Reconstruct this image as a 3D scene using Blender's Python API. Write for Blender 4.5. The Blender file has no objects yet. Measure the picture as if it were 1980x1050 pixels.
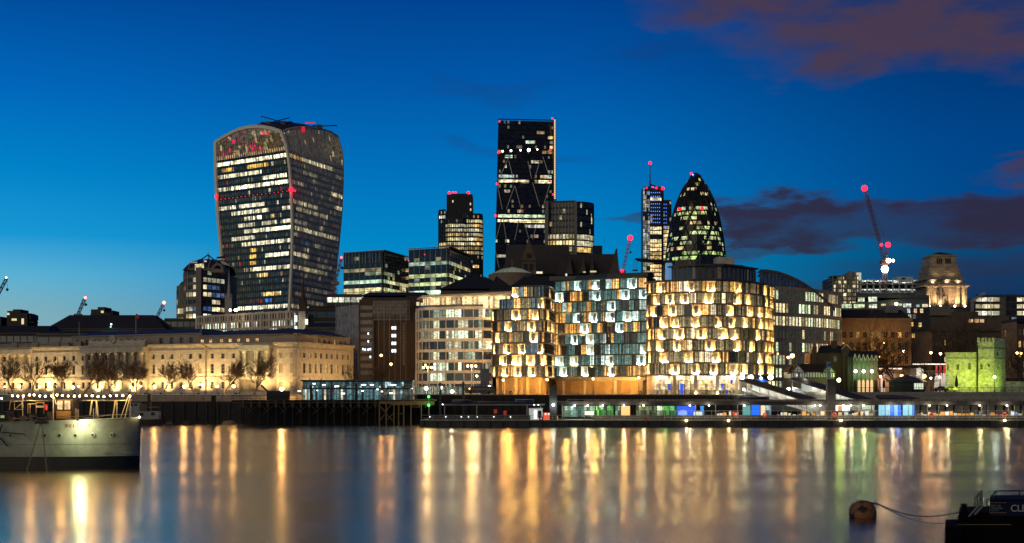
import bpy, math, random
from mathutils import Vector, Matrix
sc = bpy.context.scene
F = 2600.0; HZ = 758.0; CX = 990.0; H = 8.0        # focal length in photo pixels, horizon row, centre column, eye height above the river (m)
def X(px, D): return (px - CX) / F * D
def Z(py, D): return H + (HZ - py) / F * D
def P(px, D): return (X(px, D), D)
R = math.radians

# ---------------------------------------------------------------- camera
cam = bpy.data.cameras.new('camera'); co = bpy.data.objects.new('camera', cam); sc.collection.objects.link(co)
co.location = (0, 0, H); co.rotation_euler = (R(90), 0, 0)
cam.sensor_width = 36; cam.lens = F / 1980 * 36; cam.shift_y = (HZ - 525) / 1980
cam.clip_start = 0.5; cam.clip_end = 30000
sc.camera = co

# ---------------------------------------------------------------- render settings
sc.render.engine = 'CYCLES'
sc.view_settings.view_transform = 'Standard'; sc.view_settings.look = 'None'
sc.view_settings.exposure = 0; sc.view_settings.gamma = 1
cy = sc.cycles
cy.use_denoising = True
try: cy.denoiser = 'OPENIMAGEDENOISE'
except Exception: pass
cy.max_bounces = 5; cy.diffuse_bounces = 2; cy.glossy_bounces = 3; cy.transmission_bounces = 3; cy.transparent_max_bounces = 6
cy.sample_clamp_indirect = 8; cy.sample_clamp_direct = 0
cy.caustics_reflective = False; cy.caustics_refractive = False
cy.use_light_tree = True

# ---------------------------------------------------------------- world: dusk sky
wd = bpy.data.worlds.new('World'); sc.world = wd; wd.use_nodes = True
nt = wd.node_tree; nt.nodes.clear()
def nd(t, **k):
    n = nt.nodes.new(t)
    for a, b in k.items(): setattr(n, a, b)
    return n
def val(sock, v):
    if hasattr(v, 'is_linked') or hasattr(v, 'links'): nt.links.new(v, sock)
    else: sock.default_value = v
def mth(op, a, b=0.0, c=None, clamp=False):
    n = nd('ShaderNodeMath', operation=op, use_clamp=clamp); val(n.inputs[0], a); val(n.inputs[1], b)
    if c is not None: val(n.inputs[2], c)
    return n.outputs[0]
def sstep(v, a, b):
    n = nd('ShaderNodeMapRange', interpolation_type='SMOOTHSTEP'); val(n.inputs[0], v)
    n.inputs[1].default_value = a; n.inputs[2].default_value = b; return n.outputs[0]
def mixc(f, a, b):
    n = nd('ShaderNodeMix', data_type='RGBA'); val(n.inputs[0], f); val(n.inputs[6], a); val(n.inputs[7], b); return n.outputs[2]
def lin(c): return tuple(((v / 255) / 12.92 if v / 255 <= 0.04045 else ((v / 255 + 0.055) / 1.055) ** 2.4) for v in c) + (1,)
tc = nd('ShaderNodeTexCoord'); sp_ = nd('ShaderNodeSeparateXYZ'); nt.links.new(tc.outputs['Generated'], sp_.inputs[0])
az = mth('ARCTAN2', sp_.outputs[0], sp_.outputs[1])
el = mth('ARCSINE', sp_.outputs[2])
def ramp(stops):
    n = nd('ShaderNodeValToRGB'); val(n.inputs[0], mth('MULTIPLY', el, 1 / 0.6, clamp=True))
    cr = n.color_ramp
    while len(cr.elements) < len(stops): cr.elements.new(0.5)
    for e, (p, c) in zip(cr.elements, stops): e.position = math.atan((HZ - p) / F) / 0.6 if p > -1500 else 1.0; e.color = lin(c)
    return n.outputs[0]
west = ramp([(756, (160, 180, 178)), (610, (128, 176, 188)), (545, (92, 178, 212)), (470, (24, 152, 212)), (350, (0, 130, 200)), (200, (0, 102, 186)), (0, (0, 70, 150)), (-1600, (3, 22, 66))])
east = ramp([(756, (10, 42, 74)), (590, (8, 52, 92)), (500, (2, 72, 118)), (400, (0, 72, 138)), (300, (0, 68, 136)), (150, (0, 55, 118)), (0, (0, 44, 100)), (-1600, (3, 18, 58))])
mid = ramp([(756, (60, 130, 165)), (590, (30, 136, 186)), (500, (0, 138, 198)), (400, (0, 124, 194)), (300, (0, 108, 184)), (150, (0, 86, 166)), (0, (0, 68, 146)), (-1600, (3, 20, 60))])
base = mixc(sstep(az, -0.40, -0.08), west, mid)
base = mixc(sstep(az, 0.0, 0.36), base, east)
# clouds: long-exposure smears, placed by compass direction
no = nd('ShaderNodeTexNoise'); no.inputs['Scale'].default_value = 5.0; no.inputs['Detail'].default_value = 7; no.inputs['Roughness'].default_value = 0.55
mp = nd('ShaderNodeCombineXYZ'); val(mp.inputs[0], mth('MULTIPLY', az, 2.2)); val(mp.inputs[1], mth('MULTIPLY', el, 7.0)); mp.inputs[2].default_value = 3.7
nt.links.new(mp.outputs[0], no.inputs['Vector'])
sn = nd('ShaderNodeSeparateColor'); nt.links.new(no.outputs['Color'], sn.inputs[0])
wa = mth('ADD', az, mth('MULTIPLY', mth('SUBTRACT', sn.outputs[0], 0.5), 0.16))
we = mth('ADD', el, mth('MULTIPLY', mth('SUBTRACT', sn.outputs[1], 0.5), 0.066))
def puff(px, py, rx, ry, soft=0.45, k=1.0):
    soft = soft * .7 if soft < .8 else soft
    a0 = math.atan((px - CX) / F); e0 = math.atan((HZ - py) / F * math.cos(a0))
    dx = mth('DIVIDE', mth('SUBTRACT', wa, a0), rx / F); dy = mth('DIVIDE', mth('SUBTRACT', we, e0), ry / F)
    d = mth('SQRT', mth('ADD', mth('MULTIPLY', dx, dx), mth('MULTIPLY', dy, dy)))
    return mth('MULTIPLY', mth('SUBTRACT', 1.0, sstep(d, 1 - soft, 1 + soft)), k)
def union(l):
    o = l[0]
    for q in l[1:]: o = mth('MAXIMUM', o, q)
    return o
hi = union([puff(1760, 20, 330, 95), puff(1470, 8, 190, 40, 0.7), puff(1590, 100, 90, 62, .6), puff(1830, 95, 60, 40, .6), puff(1920, 50, 190, 75), puff(1400, 22, 100, 24, .8, .8), puff(2000, 335, 110, 16, .6), puff(1960, 300, 60, 10, .6)])
lo = union([puff(1560, 430, 185, 50, .35), puff(1820, 425, 260, 36, .5), puff(1200, 411, 90, 8, .6, .75), puff(1990, 420, 120, 50, .5), puff(1500, 480, 110, 14, .7, .6),
            puff(1960, 520, 190, 28, .9, .45), puff(1760, 570, 200, 12, .9, .35)])
th = union([puff(900, 175, 110, 16, .9, .22), puff(1260, 100, 110, 26, .9, .22), puff(920, 275, 60, 8, .9, .2), puff(1090, 330, 50, 10, .9, .2), puff(1880, 540, 160, 50, .9, .3)])
dens = sstep(sn.outputs[2], 0.30, 0.52)
base = mixc(th, base, lin((28, 40, 88)))
base = mixc(mth('MULTIPLY', lo, mth('ADD', 0.62, mth('MULTIPLY', sstep(sn.outputs[0], 0.36, 0.56), 0.34))), base, lin((46, 42, 64)))
base = mixc(mth('MULTIPLY', hi, mth('ADD', 0.55, mth('MULTIPLY', dens, 0.38))), base, mixc(dens, lin((44, 54, 98)), lin((74, 58, 76))))
sky = nd('ShaderNodeTexSky', sky_type='NISHITA'); sky.sun_disc = False; sky.sun_elevation = R(-3.5); sky.sun_rotation = R(-62); sky.altitude = 30; sky.air_density = 1.2; sky.dust_density = 1.5; sky.ozone_density = 3
bg = nd('ShaderNodeBackground'); val(bg.inputs[0], base); bg.inputs[1].default_value = 1.0
bg2 = nd('ShaderNodeBackground'); val(bg2.inputs[0], sky.outputs[0]); bg2.inputs[1].default_value = 0.012
ad = nd('ShaderNodeAddShader'); nt.links.new(bg.outputs[0], ad.inputs[0]); nt.links.new(bg2.outputs[0], ad.inputs[1])
ow = nd('ShaderNodeOutputWorld'); nt.links.new(ad.outputs[0], ow.inputs[0])
# low soft fill added from behind the camera, standing in for city glow
sl = bpy.data.lights.new('city_glow_sun', 'SUN'); sl.energy = 0.6; sl.angle = R(50); sl.color = (1, .76, .36)
so = bpy.data.objects.new('city_glow_sun', sl); sc.collection.objects.link(so); so.rotation_euler = (R(70), 0, R(-32))

# ---------------------------------------------------------------- materials
MATS = {}
def mat(name, col, rough=.75, metal=0.0, var=.25, scale=.6, em=None, es=0.0, spec=None, bump=0.0, nosample=False):
    if name in MATS: return MATS[name]
    m = bpy.data.materials.new(name); m.use_nodes = True; t = m.node_tree; b = t.nodes['Principled BSDF']
    b.inputs['Roughness'].default_value = rough; b.inputs['Metallic'].default_value = metal
    if spec is not None: b.inputs['Specular IOR Level'].default_value = spec
    c4 = tuple(col) + (1,)
    if var > 0:
        tcn = t.nodes.new('ShaderNodeTexCoord'); n = t.nodes.new('ShaderNodeTexNoise'); n.inputs['Scale'].default_value = scale; n.inputs['Detail'].default_value = 6; n.inputs['Roughness'].default_value = .65
        t.links.new(tcn.outputs['Object'], n.inputs['Vector'])
        mr = t.nodes.new('ShaderNodeMapRange'); mr.inputs[1].default_value = .3; mr.inputs[2].default_value = .7; t.links.new(n.outputs['Fac'], mr.inputs[0])
        x = t.nodes.new('ShaderNodeMix'); x.data_type = 'RGBA'; t.links.new(mr.outputs[0], x.inputs[0])
        x.inputs[6].default_value = tuple(v * (1 - var) for v in col) + (1,); x.inputs[7].default_value = tuple(min(1, v * (1 + var * .6)) for v in col) + (1,)
        t.links.new(x.outputs[2], b.inputs['Base Color'])
        if bump:
            bp = t.nodes.new('ShaderNodeBump'); bp.inputs['Strength'].default_value = bump; bp.inputs['Distance'].default_value = .1; t.links.new(n.outputs['Fac'], bp.inputs['Height']); t.links.new(bp.outputs[0], b.inputs['Normal'])
    else: b.inputs['Base Color'].default_value = c4
    if em:
        b.inputs['Emission Color'].default_value = tuple(em) + (1,); b.inputs['Emission Strength'].default_value = es
        m.cycles.emission_sampling = 'NONE' if nosample else 'AUTO'
    MATS[name] = m; return m
def glassmat(name, base=(.012, .014, .018), rough=.06, ns=.55, lo_=.35, hi_=1.5, spec=.5):
    """window glass; each pane's face attribute 'glow' says how brightly the room behind is lit"""
    m = bpy.data.materials.new(name); m.use_nodes = True; t = m.node_tree; b = t.nodes['Principled BSDF']
    b.inputs['Base Color'].default_value = base + (1,); b.inputs['Roughness'].default_value = rough; b.inputs['Specular IOR Level'].default_value = spec
    a = t.nodes.new('ShaderNodeAttribute'); a.attribute_name = 'glow'
    tcn = t.nodes.new('ShaderNodeTexCoord'); mpn = t.nodes.new('ShaderNodeMapping'); mpn.inputs['Scale'].default_value = (1, 1, 1.6)
    t.links.new(tcn.outputs['Object'], mpn.inputs[0])
    n = t.nodes.new('ShaderNodeTexNoise'); n.inputs['Scale'].default_value = ns; n.inputs['Detail'].default_value = 3; t.links.new(mpn.outputs[0], n.inputs['Vector'])
    mr = t.nodes.new('ShaderNodeMapRange'); mr.inputs[1].default_value = .35; mr.inputs[2].default_value = .65; mr.inputs[3].default_value = lo_; mr.inputs[4].default_value = hi_; t.links.new(n.outputs['Fac'], mr.inputs[0])
    t.links.new(a.outputs['Color'], b.inputs['Emission Color']); t.links.new(mr.outputs[0], b.inputs['Emission Strength'])
    m.cycles.emission_sampling = 'NONE'; MATS[name] = m; return m
GLASS = glassmat('window glass', ns=.9)
GFAR = glassmat('tower glass', base=(.008, .010, .014), rough=.12, ns=.35, spec=.35)
GNEAR = glassmat('room glass', base=(.015, .018, .02), ns=1.3, lo_=.45, hi_=1.4)

# ---------------------------------------------------------------- mesh builder
class MB:
    def __init__(s): s.v = []; s.f = []; s.m = []; s.c = []; s.mi = 0; s.g = False
    def face(s, pts, m=None, c=None):
        i = len(s.v); s.v.extend(tuple(p) for p in pts); s.f.append(tuple(range(i, i + len(pts)))); s.m.append(s.mi if m is None else m)
        if c is not None: s.g = True
        s.c.append(c or (0, 0, 0)); return s
    def mesh(s, vs, fs, m=None):
        i = len(s.v); s.v.extend(tuple(p) for p in vs)
        for f in fs: s.f.append(tuple(i + j for j in f)); s.m.append(s.mi if m is None else m); s.c.append((0, 0, 0))
        return s
    def hexa(s, b, t, m=None):
        return s.mesh(list(b) + list(t), [(3, 2, 1, 0), (4, 5, 6, 7), (0, 1, 5, 4), (1, 2, 6, 5), (2, 3, 7, 6), (3, 0, 4, 7)], m)
    def box(s, x0, x1, y0, y1, z0, z1, m=None):
        x0, x1 = min(x0, x1), max(x0, x1); y0, y1 = min(y0, y1), max(y0, y1); z0, z1 = min(z0, z1), max(z0, z1)
        return s.hexa([(x0, y0, z0), (x1, y0, z0), (x1, y1, z0), (x0, y1, z0)], [(x0, y0, z1), (x1, y0, z1), (x1, y1, z1), (x0, y1, z1)], m)
    def prism(s, poly, z0, z1, m=None, top=None):
        n = len(poly); t = top or poly
        z1s = z1 if isinstance(z1, (list, tuple)) else [z1] * n
        vs = [(p[0], p[1], z0) for p in poly] + [(t[i][0], t[i][1], z1s[i]) for i in range(n)]
        fs = [tuple(range(n - 1, -1, -1)), tuple(range(n, 2 * n))] + [(i, (i + 1) % n, n + (i + 1) % n, n + i) for i in range(n)]
        return s.mesh(vs, fs, m)
    def tube(s, p0, p1, r0, r1=None, n=6, m=None, cap=True):
        p0 = Vector(p0); p1 = Vector(p1); r1 = r0 if r1 is None else r1
        d = (p1 - p0)
        if d.length < 1e-6: return s
        d.normalize(); a = d.orthogonal().normalized(); b = d.cross(a)
        vs = []
        for p, r in ((p0, r0), (p1, r1)):
            for k in range(n): t = 2 * math.pi * k / n; vs.append(p + a * (r * math.cos(t)) + b * (r * math.sin(t)))
        fs = [(k, (k + 1) % n, n + (k + 1) % n, n + k) for k in range(n)]
        if cap: fs += [tuple(range(n - 1, -1, -1)), tuple(range(n, 2 * n))]
        return s.mesh(vs, fs, m)
    def line(s, pts, r, n=6, m=None):
        for a, b in zip(pts, pts[1:]): s.tube(a, b, r, n=n, m=m)
        return s
    def lathe(s, prof, c, n=16, m=None, a0=0, a1=2 * math.pi):
        vs = []; full = abs(a1 - a0 - 2 * math.pi) < 1e-6; k_ = n if full else n + 1
        for r, z in prof:
            for k in range(k_): t = a0 + (a1 - a0) * k / n; vs.append((c[0] + r * math.cos(t), c[1] + r * math.sin(t), c[2] + z))
        fs = []
        for i in range(len(prof) - 1):
            for k in range(n): k2 = (k + 1) % k_; fs.append((i * k_ + k, i * k_ + k2, (i + 1) * k_ + k2, (i + 1) * k_ + k))
        return s.mesh(vs, fs, m)
    def ball(s, c, r, n=10, m=None, sz=1.0):
        k = max(4, n // 2)
        return s.lathe([(max(1e-4, r * math.sin(math.pi * i / k)), -r * sz * math.cos(math.pi * i / k)) for i in range(k + 1)], c, n, m)
    def obox(s, p, q, z0, z1, o0=0.0, o1=.3, m=None):
        """box standing on plan line p-q, reaching from o0 to o1 metres out of it towards the river"""
        d = Vector((q[0] - p[0], q[1] - p[1])); 
        if d.length < 1e-6: return s
        d.normalize(); n = Vector((d.y, -d.x)); P0 = Vector(p[:2]); Q0 = Vector(q[:2])
        c = [P0 + n * o1, Q0 + n * o1, Q0 + n * o0, P0 + n * o0]
        return s.hexa([(v.x, v.y, z0) for v in c], [(v.x, v.y, z1) for v in c], m)
    def build(s, name, mats, parent=None, smooth=False, kind=None):
        if not s.f: return None
        org = Vector((0, 0, 0))
        par = parent
        while par is not None: org += par.location; par = par.parent
        me = bpy.data.meshes.new(name); me.from_pydata([(v[0] - org.x, v[1] - org.y, v[2] - org.z) for v in s.v], [], s.f)
        if not isinstance(mats, (list, tuple)): mats = [mats]
        for m in mats: me.materials.append(m)
        me.polygons.foreach_set('material_index', s.m)
        if smooth: me.polygons.foreach_set('use_smooth', [True] * len(s.f))
        if s.g:
            a = me.attributes.new('glow', 'FLOAT_COLOR', 'FACE'); flat = []
            for c in s.c: flat += [c[0], c[1], c[2], 1.0]
            a.data.foreach_set('color', flat)
        me.update()
        o = bpy.data.objects.new(name, me); sc.collection.objects.link(o)
        if parent is not None: o.parent = parent
        if kind: o['kind'] = kind
        return o
def thing(name, label, cat, loc=(0, 0, 0), group=None):
    o = bpy.data.objects.new(name, None); sc.collection.objects.link(o); o.location = loc; o.empty_display_size = .5
    return tag(o, label, cat, group)
def tag(o, label, cat, group=None):
    o['label'] = label; o['category'] = cat
    if group: o['group'] = group
    return o
def copy_tree(o, parent=None):
    c = o.copy(); sc.collection.objects.link(c)
    if parent is not None: c.parent = parent
    for ch in [x for x in KIDS.get(o.name, [])]: copy_tree(ch, c)
    return c
KIDS = {}
def index_kids(root):
    for ch in list(root.children): KIDS.setdefault(root.name, []).append(ch); index_kids(ch)
def text_mesh(name, s, size, m, parent, loc, rotz=0.0, ext=.02, spacing=1.0, align='CENTER'):
    cu = bpy.data.curves.new(name, 'FONT'); cu.body = s; cu.size = size; cu.extrude = ext; cu.align_x = align; cu.space_character = spacing
    tmp = bpy.data.objects.new('tmp_text', cu); sc.collection.objects.link(tmp)
    dg = bpy.context.evaluated_depsgraph_get(); me = bpy.data.meshes.new_from_object(tmp.evaluated_get(dg))
    bpy.data.objects.remove(tmp); me.materials.clear(); me.materials.append(m)
    o = bpy.data.objects.new(name, me); sc.collection.objects.link(o)
    org = Vector((0, 0, 0)); par = parent
    while par is not None: org += par.location; par = par.parent
    o.parent = parent; o.location = Vector(loc) - org; o.rotation_euler = (R(90), 0, rotz)
    return o
class Path:
    def __init__(s, pts):
        s.p = [Vector(q) for q in pts]; s.l = [0]
        for a, b in zip(s.p, s.p[1:]): s.l.append(s.l[-1] + (b - a).length)
        s.L = s.l[-1]
    def at(s, t):
        t = max(0, min(s.L, t))
        for i in range(len(s.p) - 1):
            if t <= s.l[i + 1] + 1e-9: return s.p[i].lerp(s.p[i + 1], (t - s.l[i]) / max(1e-9, s.l[i + 1] - s.l[i]))
        return s.p[-1]
    def tan(s, t):
        a = s.at(t - .05); b = s.at(t + .05); return (b - a).normalized()
    def div(s, n): return [s.at(s.L * i / n) for i in range(n + 1)]
    def px(s, px):
        """distance along the path where the sight line through photo column px meets it"""
        k = (px - CX) / F
        for i in range(len(s.p) - 1):
            a, b = s.p[i], s.p[i + 1]; fa = a.x - k * a.y; fb = b.x - k * b.y
            if fa * fb <= 0 and fa != fb: return s.l[i] + (b - a).length * fa / (fa - fb)
        a, b = (s.p[0], s.p[1]) if (s.p[0].x - k * s.p[0].y) > 0 else (s.p[-2], s.p[-1])
        fa = a.x - k * a.y; fb = b.x - k * b.y
        return (s.l[0] if a is s.p[0] else s.l[-2]) + (b - a).length * fa / (fa - fb)
def offset(pts, d):
    out = []
    n = len(pts); v = [Vector(p) for p in pts]
    for i in range(n):
        t = Vector((0, 0))
        if i > 0: t += (v[i] - v[i - 1]).normalized()
        if i < n - 1: t += (v[i + 1] - v[i]).normalized()
        t.normalize(); nn = Vector((t.y, -t.x)); k = d
        if 0 < i < n - 1: k = d / max(.5, math.cos(((v[i] - v[i - 1]).angle_signed(v[i + 1] - v[i])) / 2))
        out.append(v[i] + nn * k)
    return out
def band(mb, pts, z0, z1, o0, o1, m=None):
    a = offset(pts, o1); b = offset(pts, o0)
    return mb.prism([(p.x, p.y) for p in a] + [(p.x, p.y) for p in reversed(b)], z0, z1, m)
WHITE = (1.0, .92, .72); GREENISH = (.80, 1.0, .62); WARM = (1.0, .62, .22); AMBER = (1.0, .42, .08); COOL = (.62, .95, 1.0); BLUE = (.03, .16, .7)
def mklit(seed, p=.4, cols=(WHITE,), lvl=1.0, rows=None, dark=(.004, .004, .004), run=(2, 8), var=.6):
    rnd = random.Random(seed); cache = {}
    def lit(k, b, nb):
        if k not in cache:
            pr = rows.get(k, p) if rows else p; row = []
            while len(row) < nb:
                on = rnd.random() < pr; n = rnd.randint(*run); c = rnd.choice(cols); L = lvl * rnd.uniform(.35, 1.3)
                for _ in range(n):
                    if on: q = L * rnd.uniform(1 - var, 1 + var); row.append(tuple(v * q for v in c))
                    else: row.append(dark if rnd.random() > .06 else tuple(v * lvl * .3 for v in c))
            cache[k] = row
        return cache[k][b]
    return lit
def storeys(root, pts, z0, z1, n, bay, lit, wallm, gm=None, sp=.3, mull=.12, mout=.15, sout=.12, name='window_row', major=0, mm=None, nb=None, parap=None):
    """n storeys of glazing along a plan path: one window_row part per storey, spandrels and mullions as the grid"""
    gm = gm or GFAR; pa = Path(pts); nb = nb or max(1, round(pa.L / bay)); h = (z1 - z0) / n; q = pa.div(nb)
    w = MB()
    for k in range(n):
        g = MB(); za = z0 + k * h + sp * h; zb = z0 + (k + 1) * h
        for b in range(nb): g.face([(q[b].x, q[b].y, za), (q[b + 1].x, q[b + 1].y, za), (q[b + 1].x, q[b + 1].y, zb), (q[b].x, q[b].y, zb)], c=lit(k, b, nb))
        g.build(name, gm, root)
        if sp > 0: band(w, [(v.x, v.y) for v in q] if len(pts) > 3 else pts, z0 + k * h, za, -.2, sout)
    band(w, pts, z1, z1 + (parap if parap is not None else sp * h), -.2, sout)
    w.build('floor_band', wallm, root)
    if mull > 0:
        w = MB()
        for b in range(nb + 1):
            t = pa.tan(pa.L * b / nb); c = q[b]; e = mull * (2.2 if major and b % major == 0 else 1) / 2
            w.obox((c.x - t.x * e, c.y - t.y * e), (c.x + t.x * e, c.y + t.y * e), z0, z1, -.1, mout)
        w.build('mullion_grid', mm or wallm, root)
def core(root, pts, depth, z0, z1, m, inset=.35, name='wall', back=None):
    a = [(v.x, v.y) for v in offset(pts, -inset)]
    b = back or [(pts[-1][0], pts[-1][1] + depth), (pts[0][0], pts[0][1] + depth)]
    return MB().prism(a + list(b), z0, z1).build(name, m, root)
def pwall(mb, p0, p1, z0, z1, holes, dep=.35, m=0):
    """flat wall from p0 to p1 with real openings; returns the set-back corners of each pane. holes: (s0, s1, za, zb) in metres along the wall"""
    p0 = Vector(p0); p1 = Vector(p1); L = (p1 - p0).length; d = (p1 - p0) / L; n = Vector((d.y, -d.x))
    S = sorted(set([0, L] + [round(max(0, min(L, h[i])), 4) for h in holes for i in (0, 1)])); T = sorted(set([z0, z1] + [round(h[i], 4) for h in holes for i in (2, 3)]))
    def pt(s, z, o=0.0): v = p0 + d * s + n * o; return (v.x, v.y, z)
    for a, b in zip(S, S[1:]):
        run0 = None
        for i in range(len(T) - 1):
            cz = (T[i] + T[i + 1]) / 2; cs = (a + b) / 2
            inh = any(h[0] < cs < h[1] and h[2] < cz < h[3] for h in holes)
            if not inh and run0 is None: run0 = T[i]
            if inh and run0 is not None: mb.face([pt(a, run0), pt(b, run0), pt(b, T[i]), pt(a, T[i])], m=m); run0 = None
        if run0 is not None: mb.face([pt(a, run0), pt(b, run0), pt(b, T[-1]), pt(a, T[-1])], m=m)
    out = []
    for a, b, za, zb in holes:
        c0 = [pt(a, za), pt(b, za), pt(b, zb), pt(a, zb)]; c1 = [pt(a, za, -dep), pt(b, za, -dep), pt(b, zb, -dep), pt(a, zb, -dep)]
        for i in range(4): j = (i + 1) % 4; mb.face([c0[j], c0[i], c1[i], c1[j]], m=m)
        out.append(c1)
    return out
FRAME = mat('window frame paint', (.30, .28, .25), .6, var=.1)
def window(root, c, glow, gm=None, fm=None, nx=2, nz=2, bar=.06, name='window'):
    """one window: pane and glazing bars. c: pane corners bl, br, tr, tl"""
    c = [Vector(v) for v in c]; u = c[1] - c[0]; w = c[3] - c[0]; n = u.cross(w).normalized(); mb = MB()
    def bar_(a, b, t, vert):
        e = (u.normalized() if vert else w.normalized()) * t / 2; o = n * .05
        mb.hexa([a - e, a + e, b + e, b - e], [a - e + o, a + e + o, b + e + o, b - e + o])
    for i in range(nx + 1): bar_(c[0] + u * i / nx, c[3] + u * i / nx, bar, True)
    for i in range(nz + 1): bar_(c[0] + w * i / nz, c[1] + w * i / nz, bar, False)
    o = MB().face(c, c=glow).build(name, gm or GLASS, root); mb.build('frame', fm or FRAME, o); return o
def rect(root, p0, p1, z0, z1, cols, rows, w, lit, wallm, gm=None, dep=.3, nx=2, nz=2, name='window', fm=None, limit=90):
    """punched wall with a grid of windows: cols = metres along, rows = (sill, head)"""
    L = (Vector(p1) - Vector(p0)).length
    holes = [(s - w / 2, s + w / 2, a, b) for (a, b) in rows for s in cols if s - w / 2 > .05 and s + w / 2 < L - .05]
    mb = MB(); cs = pwall(mb, p0, p1, z0, z1, holes, dep); mb.build('wall', wallm, root)
    for i, c in enumerate(cs):
        if i < limit: window(root, c, lit(i), gm, fm, nx, nz, name=name)
BULBS = {}
def bulb(name, c, r, col, es, parent=None, n=8):
    key = '%s %.2f %.2f %.2f %.0f' % ('lamp glow', *col, es)
    return MB().ball(c, r, n).build(name, mat(key, (.05, .05, .05), em=col, es=es, var=0), parent)
def plight(loc, col, e, r=.3, name='lamp_light', parent=None):
    l = bpy.data.lights.new(name, 'POINT'); l.energy = e; l.color = col; l.shadow_soft_size = r
    o = bpy.data.objects.new(name, l); sc.collection.objects.link(o); o.location = loc; return o
def spot(loc, to, col, e, ang=90, blend=.8, r=.2, name='floodlight_beam'):
    l = bpy.data.lights.new(name, 'SPOT'); l.energy = e; l.color = col; l.spot_size = R(ang); l.spot_blend = blend; l.shadow_soft_size = r
    o = bpy.data.objects.new(name, l); sc.collection.objects.link(o); o.location = loc
    o.rotation_euler = (Vector(to) - Vector(loc)).to_track_quat('-Z', 'Y').to_euler(); return o
ORD = ['leftmost', 'second from the left', 'third from the left', 'fourth from the left', 'fifth from the left', 'sixth from the left', 'seventh from the left', 'eighth from the left', 'ninth from the left', 'tenth from the left', 'eleventh from the left', 'twelfth from the left']

def coursed(name, col, w, h, mortar=.55, var=.35, rough=.9, c2=.64):
    """coursed masonry: blocks of slightly different tone with darker joints"""
    m = mat(name, col, rough, var=var, scale=.8, bump=.5); t = m.node_tree; b = t.nodes['Principled BSDF']; src = b.inputs['Base Color'].links[0].from_socket
    g = t.nodes.new('ShaderNodeNewGeometry'); s = t.nodes.new('ShaderNodeSeparateXYZ'); t.links.new(g.outputs['Position'], s.inputs[0]); a = t.nodes.new('ShaderNodeMath'); t.links.new(s.outputs[0], a.inputs[0]); t.links.new(s.outputs[1], a.inputs[1])
    c = t.nodes.new('ShaderNodeCombineXYZ'); t.links.new(a.outputs[0], c.inputs[0]); t.links.new(s.outputs[2], c.inputs[1])
    k = t.nodes.new('ShaderNodeTexBrick'); k.inputs['Color1'].default_value = (1, 1, 1, 1); k.inputs['Color2'].default_value = (c2, c2, c2, 1); k.inputs['Mortar'].default_value = (mortar, mortar, mortar, 1)
    k.inputs['Scale'].default_value = 1; k.inputs['Brick Width'].default_value = w; k.inputs['Row Height'].default_value = h; k.inputs['Mortar Size'].default_value = h * .06; t.links.new(c.outputs[0], k.inputs['Vector'])
    x = t.nodes.new('ShaderNodeMix'); x.data_type = 'RGBA'; x.blend_type = 'MULTIPLY'; x.inputs[0].default_value = 1; t.links.new(src, x.inputs[6]); t.links.new(k.outputs['Color'], x.inputs[7]); t.links.new(x.outputs[2], b.inputs['Base Color']); return m
# shared paints
STONE = mat('pale limestone', (.50, .43, .32), .85, var=.22, scale=.35, bump=.3)
STONE2 = mat('weathered stone', (.34, .28, .21), .9, var=.3, scale=.5, bump=.3)
LEAD = mat('dark roof lead', (.045, .05, .06), .55, var=.3, scale=.4)
SLATE = mat('slate roof', (.03, .03, .033), .7, var=.4, scale=1.5, bump=.4)
BRICK = mat('brown brick', (.16, .09, .055), .9, var=.3, scale=1.2)
DARKMETAL = mat('dark bronze metal', (.04, .037, .034), .4, .6, var=.2)
CONC = mat('grey concrete', (.25, .24, .22), .85, var=.25, scale=.5)
BLACK = mat('black steel', (.012, .012, .013), .5, .3, var=.2)
STEEL = mat('galvanised steel', (.35, .35, .34), .45, .7, var=.2)
WHITEP = mat('white painted steel', (.62, .62, .58), .5, 0, var=.1)

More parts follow.
